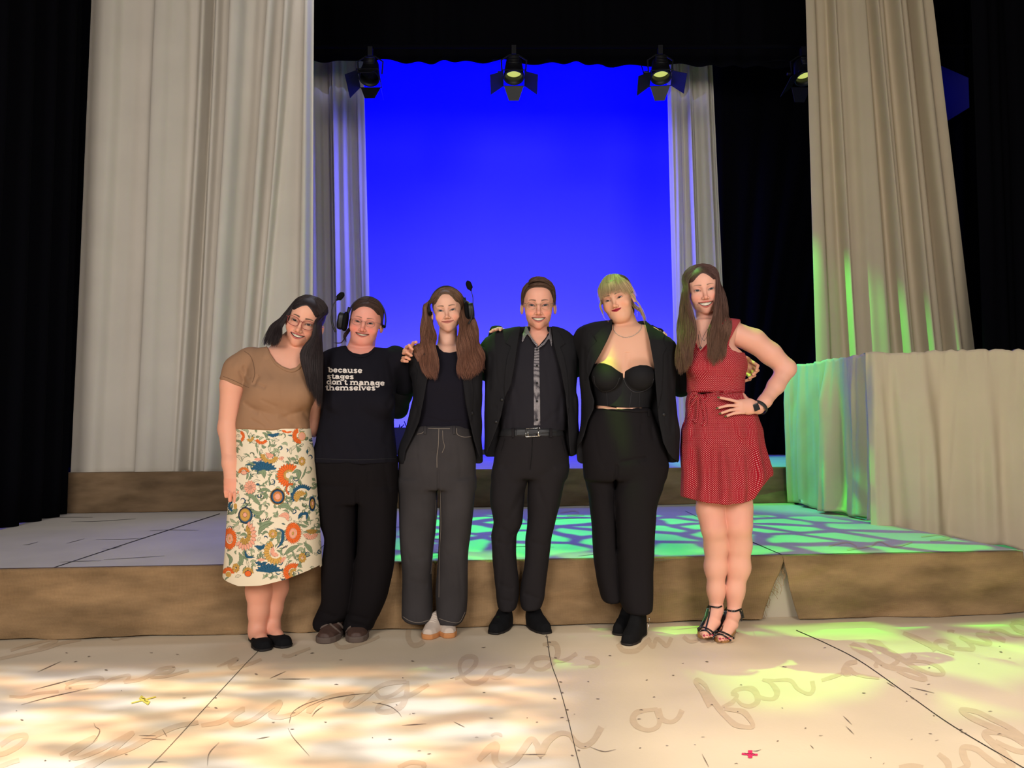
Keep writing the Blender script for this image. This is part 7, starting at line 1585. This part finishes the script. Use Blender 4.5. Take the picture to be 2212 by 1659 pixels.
    cr = [(1500, 870, 1495, 950, 5, .008), (1520, 872, 1530, 960, 6, .010), (1540, 870, 1548, 930, 5, .008), (1558, 900, 1575, 1000, 7, .008), (1500, 960, 1505, 1060, 10, .010), (1545, 960, 1550, 1080, 11, .012), (1595, 940, 1600, 1060, 12, .012), (1575, 905, 1600, 960, 6, .008), (1625, 960, 1635, 1060, 9, .010), (1490, 800, 1500, 840, 6, .005), (1560, 800, 1590, 845, 6, .004), (1525, 800, 1530, 848, 6, .004), (1480, 900, 1478, 1000, 6, .008)]
    def fd(P):
        bd = T(P, .003); bd = smin(bd, ell(P, K(1514, 792, Y-.075), (.064, .060, .060)), .035); bd = smin(bd, ell(P, K(1574, 792, Y-.075), (.066, .060, .060)), .035)
        u, v = PX(P)
        bd = smax(bd, -np.maximum(poly2(u, v, neck)*Y/FPX, P[:, 1]-Y-.03), .003); bd = smax(bd, -poly2(u, v, armh)*Y/FPX, .003)
        sk_ = SK(P)+.010*np.sin(np.arctan2(P[:, 0]-K(1560, 900, Y)[0], -(P[:, 1]-Y))*11+1)*np.clip((K(0, 870, Y)[2]-P[:, 2])*3, 0, 1)
        hem = K(0, 1, Y)[2]*0+np.interp(u, [1470, 1500, 1533, 1570, 1602, 1630, 1640, 1665], [1070, 1079, 1086, 1089, 1087, 1078, 1063, 1030]); sk_ = smax(sk_, (v-hem)*Y/FPX, .004)
        d = smin(bd, sk_, .008)
        return wrinkle(P, crease(P, d, cr, Y), .006, 8, 5, 51)
    V, F = sdfmesh(fd, *boxpx(1462, 682, 1675, 1095, Y, .24), .0036); dr = mesh('dress', V, F, m_d, root, uv=wrapuv(V))
    # tie belt and bow
    def dstrip(name, runs, th=.004, off=.0):
        b = MB()
        for p_, wd in runs: V_, F_2 = ribbon(p_, wd, fd, Y-.35, off, th); b.add(V_, F_2)
        Vv_ = np.concatenate(b.V); return mesh(name, Vv_, b.F, m_d, dr, uv=wrapuv(Vv_)*1.0+.003)
    dstrip('tie_belt', [([(1486, 862), (1500, 857), (1520, 853), (1550, 850), (1580, 846), (1607, 842)], 7)], .005)
    dstrip('bow', [([(1512, 855), (1500, 850), (1490, 856), (1485, 880), (1484, 900), (1492, 878), (1502, 862), (1512, 856)], 7), ([(1513, 856), (1524, 850), (1530, 856), (1522, 864), (1513, 857)], 6), ([(1508, 858), (1506, 890), (1502, 912), (1498, 905)], 6), ([(1516, 858), (1521, 885), (1524, 912), (1516, 918)], 7), ([(1508, 852), (1518, 862)], 9)], .008, .002)
    strip('neck_piping', [([(1499, 735), (1505, 748), (1513, 760.5), (1527, 746), (1549, 717)], 1.2)], fd, Y-.35, mat('red_piping', srgb(150, 24, 40), .8), dr, .0, .002)
    # watch
    b = MB(); a_ = K(1648, 872, Y-.09); dd = (aL[-1]-aL[-3]); dd /= np.linalg.norm(dd); e1 = np.cross(dd, [0, 1, 0]); e1 /= np.linalg.norm(e1); e2 = np.cross(dd, e1); th = np.linspace(0, 2*math.pi, 33)
    cw = K(1641, 880, Y-.100)
    ring = cw+.0375*(np.cos(th)[:, None]*e1+np.sin(th)[:, None]*e2)
    V_ = np.vstack([ring-dd*.009, ring+dd*.009, ring*1.0+dd*.009+(ring-cw)*.06, ring-dd*.009+(ring-cw)*.06]); n = 33; F2 = [(k*n+i, k*n+i+1, ((k+1) % 4)*n+i+1, ((k+1) % 4)*n+i) for k in range(4) for i in range(n-1)]
    b.add(V_, F2); wt = b.build('watch_strap', mat('grey_rubber', (.03, .033, .033), .6), bo, True)
    b = MB(); wc = K(1633.5, 879.5, Y-.142); e3 = np.array([0, -1., 0]); dw = np.array([.93, .0, .37]); e1 = np.array([-.37, 0, .93]); R = np.stack([dw, e1, e3], 1); b.box(wc, (.030, .036, .010), R); o = b.build('watch_face', m_gloss, wt); md = o.modifiers.new('bv', 'BEVEL'); md.width = .0035; md.segments = 3
    # necklaces and earring
    fn = lambda P: np.minimum(V1[3](P), fd(P)); b = MB()
    for g, rr in (([(1508, 722), (1510, 735), (1513, 748), (1516, 735), (1524, 718), (1531, 708)], .0007), ([(1511, 715), (1514, 728), (1521, 735), (1528, 725), (1532, 716)], .0006)):
        g = spline(g, 30); P, r, ms = march(fn, g[:, 0], g[:, 1], Y-.35); b.tube(P-r*.0015, rr, 5)
    P, r, ms = march(fn, np.array([1513., 1521.]), np.array([751., 735.]), Y-.35); b.add(*tube([P[0]-r[0]*.004-[.004, 0, 0], P[0]-r[0]*.004+[.005, 0, .001]], [.006, .005], 8)); b.add(*tube([P[1]-r[1]*.003, P[1]-r[1]*.003-[0, 0, .003]], .0016, 6))
    b.build('necklace', mat('dark_silver', (.2, .2, .22), .3, metal=1), bo, True)
    b = MB(); e = K(1489.5, 668, Y-.05); b.tube([e, e-[0, 0, .006], e-[0, 0, .014], e-[0, 0, .018]], [.001, .0035, .004, .001], 8); b.build('earring', m_silver, bo, True)
    # wedge sandals
    mc = mat('cork', srgb(196, 148, 92), .8, var=.2, vscale=120); mp_ = m_gloss
    for (u, v, L_, ang, hu) in ((1519, 1382, .235, -28, 0), (1556, 1390, .245, -29, 1)):
        toe = GR(u, v-1, 0.); a = math.radians(ang); f_ = np.array([math.sin(a), -math.cos(a), 0]); r_ = np.array([math.cos(a), math.sin(a), 0]); o = toe-f_*L_
        def fw(P):
            d = P-o; x, y, z = d@r_, d@f_, P[:, 2]; t = np.clip(y/L_, 0, 1); w_ = .040*np.interp(t, [0, .15, .4, .7, .88, 1], [.60, .72, .72, 1.05, .92, .5]); top = np.interp(t, [0, .2, .45, .65, 1], [.118, .105, .066, .034, .030])
            e = np.abs(x)-w_; c1 = np.hypot(x, np.maximum(y-(L_-.036), 0))-.037; e = np.maximum(e, np.where(y > L_-.036, c1, -1)); e = np.maximum(e, -y); return smax(e, np.maximum(z-top, -z)*1.0, .004)
        def fi(P):
            d = P-o; y = d@f_; t = np.clip(y/L_, 0, 1); top = np.interp(t, [0, .2, .45, .65, 1], [.118, .105, .066, .034, .030]); return smax(fw(P-np.array([0, 0, .006])), (top-.001-P[:, 2]), .001)
        lo = np.minimum(o, toe)-.06; hi = np.maximum(o, toe)+.06; lo[2] = -.004; hi[2] = .14
        V, F = sdfmesh(fw, lo, hi, .003); sh = mesh('wedge_sandal', V, F, mc, root)
        V, F = sdfmesh(fi, lo, hi, .003); mesh('footbed', V, F, mp_, sh)
        if hu == 0: S1 = [([(1530, 1309), (1541, 1311), (1552, 1312), (1560, 1309)], 3.4), ([(1534, 1311), (1532, 1328), (1528, 1345), (1524, 1360)], 3.6), ([(1506, 1359), (1513, 1355), (1524, 1356), (1538, 1364), (1543, 1372)], 3.4), ([(1507, 1367), (1515, 1362), (1526, 1362), (1536, 1371)], 3.2)]
        else: S1 = [([(1565, 1317), (1575, 1319), (1588, 1320), (1602, 1316)], 4), ([(1566, 1318), (1564, 1335), (1560, 1352), (1557, 1366)], 4.2), ([(1538, 1371), (1545, 1364), (1557, 1364), (1575, 1372), (1586, 1380)], 3.8), ([(1539, 1380), (1547, 1371), (1558, 1370), (1570, 1377), (1580, 1384)], 3.6), ([(1600, 1314), (1604, 1325), (1606, 1335)], 4), ([(1598, 1318), (1602, 1330), (1602, 1342)], 3)]
        strip('strap', S1, legs, Y-.3, mp_, sh, .0, .004)
        c = march(legs, np.array([1529.5 if hu == 0 else 1583.]), np.array([1304. if hu == 0 else 1319.5]), Y-.3)[0][0]; b = MB(); b.tube([c+[-.007, -.007, .006], c+[.007, -.007, .006], c+[.007, -.007, -.006], c+[-.007, -.007, -.006], c+[-.007, -.007, .006]], .0016, 5); b.build('buckle', m_silver, sh, True)
    # hair
    c0 = np.array(srgb(92, 66, 60)); c1 = np.array(srgb(124, 92, 72)); hc = lambda t, rs: c0[None]*(1-t[:, None]**2)+c1[None]*t[:, None]**2
    fb = lambda P: np.minimum(V1[3](P), fd(P))
    tl = [[K(1487, 632, Y-.09), K(1490, 662, Y-.10), K(1501, 695, Y-.11), K(1499, 740, Y-.14), K(1490, 790, Y-.14)], [K(1483, 630, Y-.06), K(1484, 660, Y-.07), K(1489, 695, Y-.09), K(1486, 745, Y-.13), K(1481, 803, Y-.14)], [K(1479, 628, Y-.03), K(1476, 658, Y-.03), K(1474, 692, Y-.04), K(1472, 745, Y-.11), K(1472, 813, Y-.13)], [K(1476, 625, Y), K(1471, 655, Y), K(1466, 690, Y), K(1464, 745, Y-.08), K(1461, 795, Y-.11)]]
    tr = [[K(1547, 634, Y-.09), K(1546, 660, Y-.10), K(1540, 690, Y-.12), K(1530, 730, Y-.15), K(1530, 778, Y-.16)], [K(1552, 632, Y-.06), K(1553, 660, Y-.07), K(1551, 695, Y-.10), K(1544, 740, Y-.14), K(1539, 790, Y-.15)], [K(1558, 630, Y-.03), K(1561, 655, Y-.03), K(1563, 692, Y-.06), K(1558, 740, Y-.13), K(1550, 790, Y-.14)], [K(1561, 625, Y), K(1567, 650, Y), K(1572, 686, Y-.03), K(1571, 730, Y-.11), K(1562, 775, Y-.13)]]
    G = longhair(h, -1, -10, tl, 17, 115, .0010, .0046, .006, .17)+longhair(h, 1, -10, tr, 17, 115, .0010, .0050, .006, .17)
    hv = joinparts([haircap(h, None, c0*.8, .003, .063, .082), strands(G, hc, fb, 3)])
    mesh('hair', hv[0], hv[1], m_hair, root, col=hv[2])
make_red()
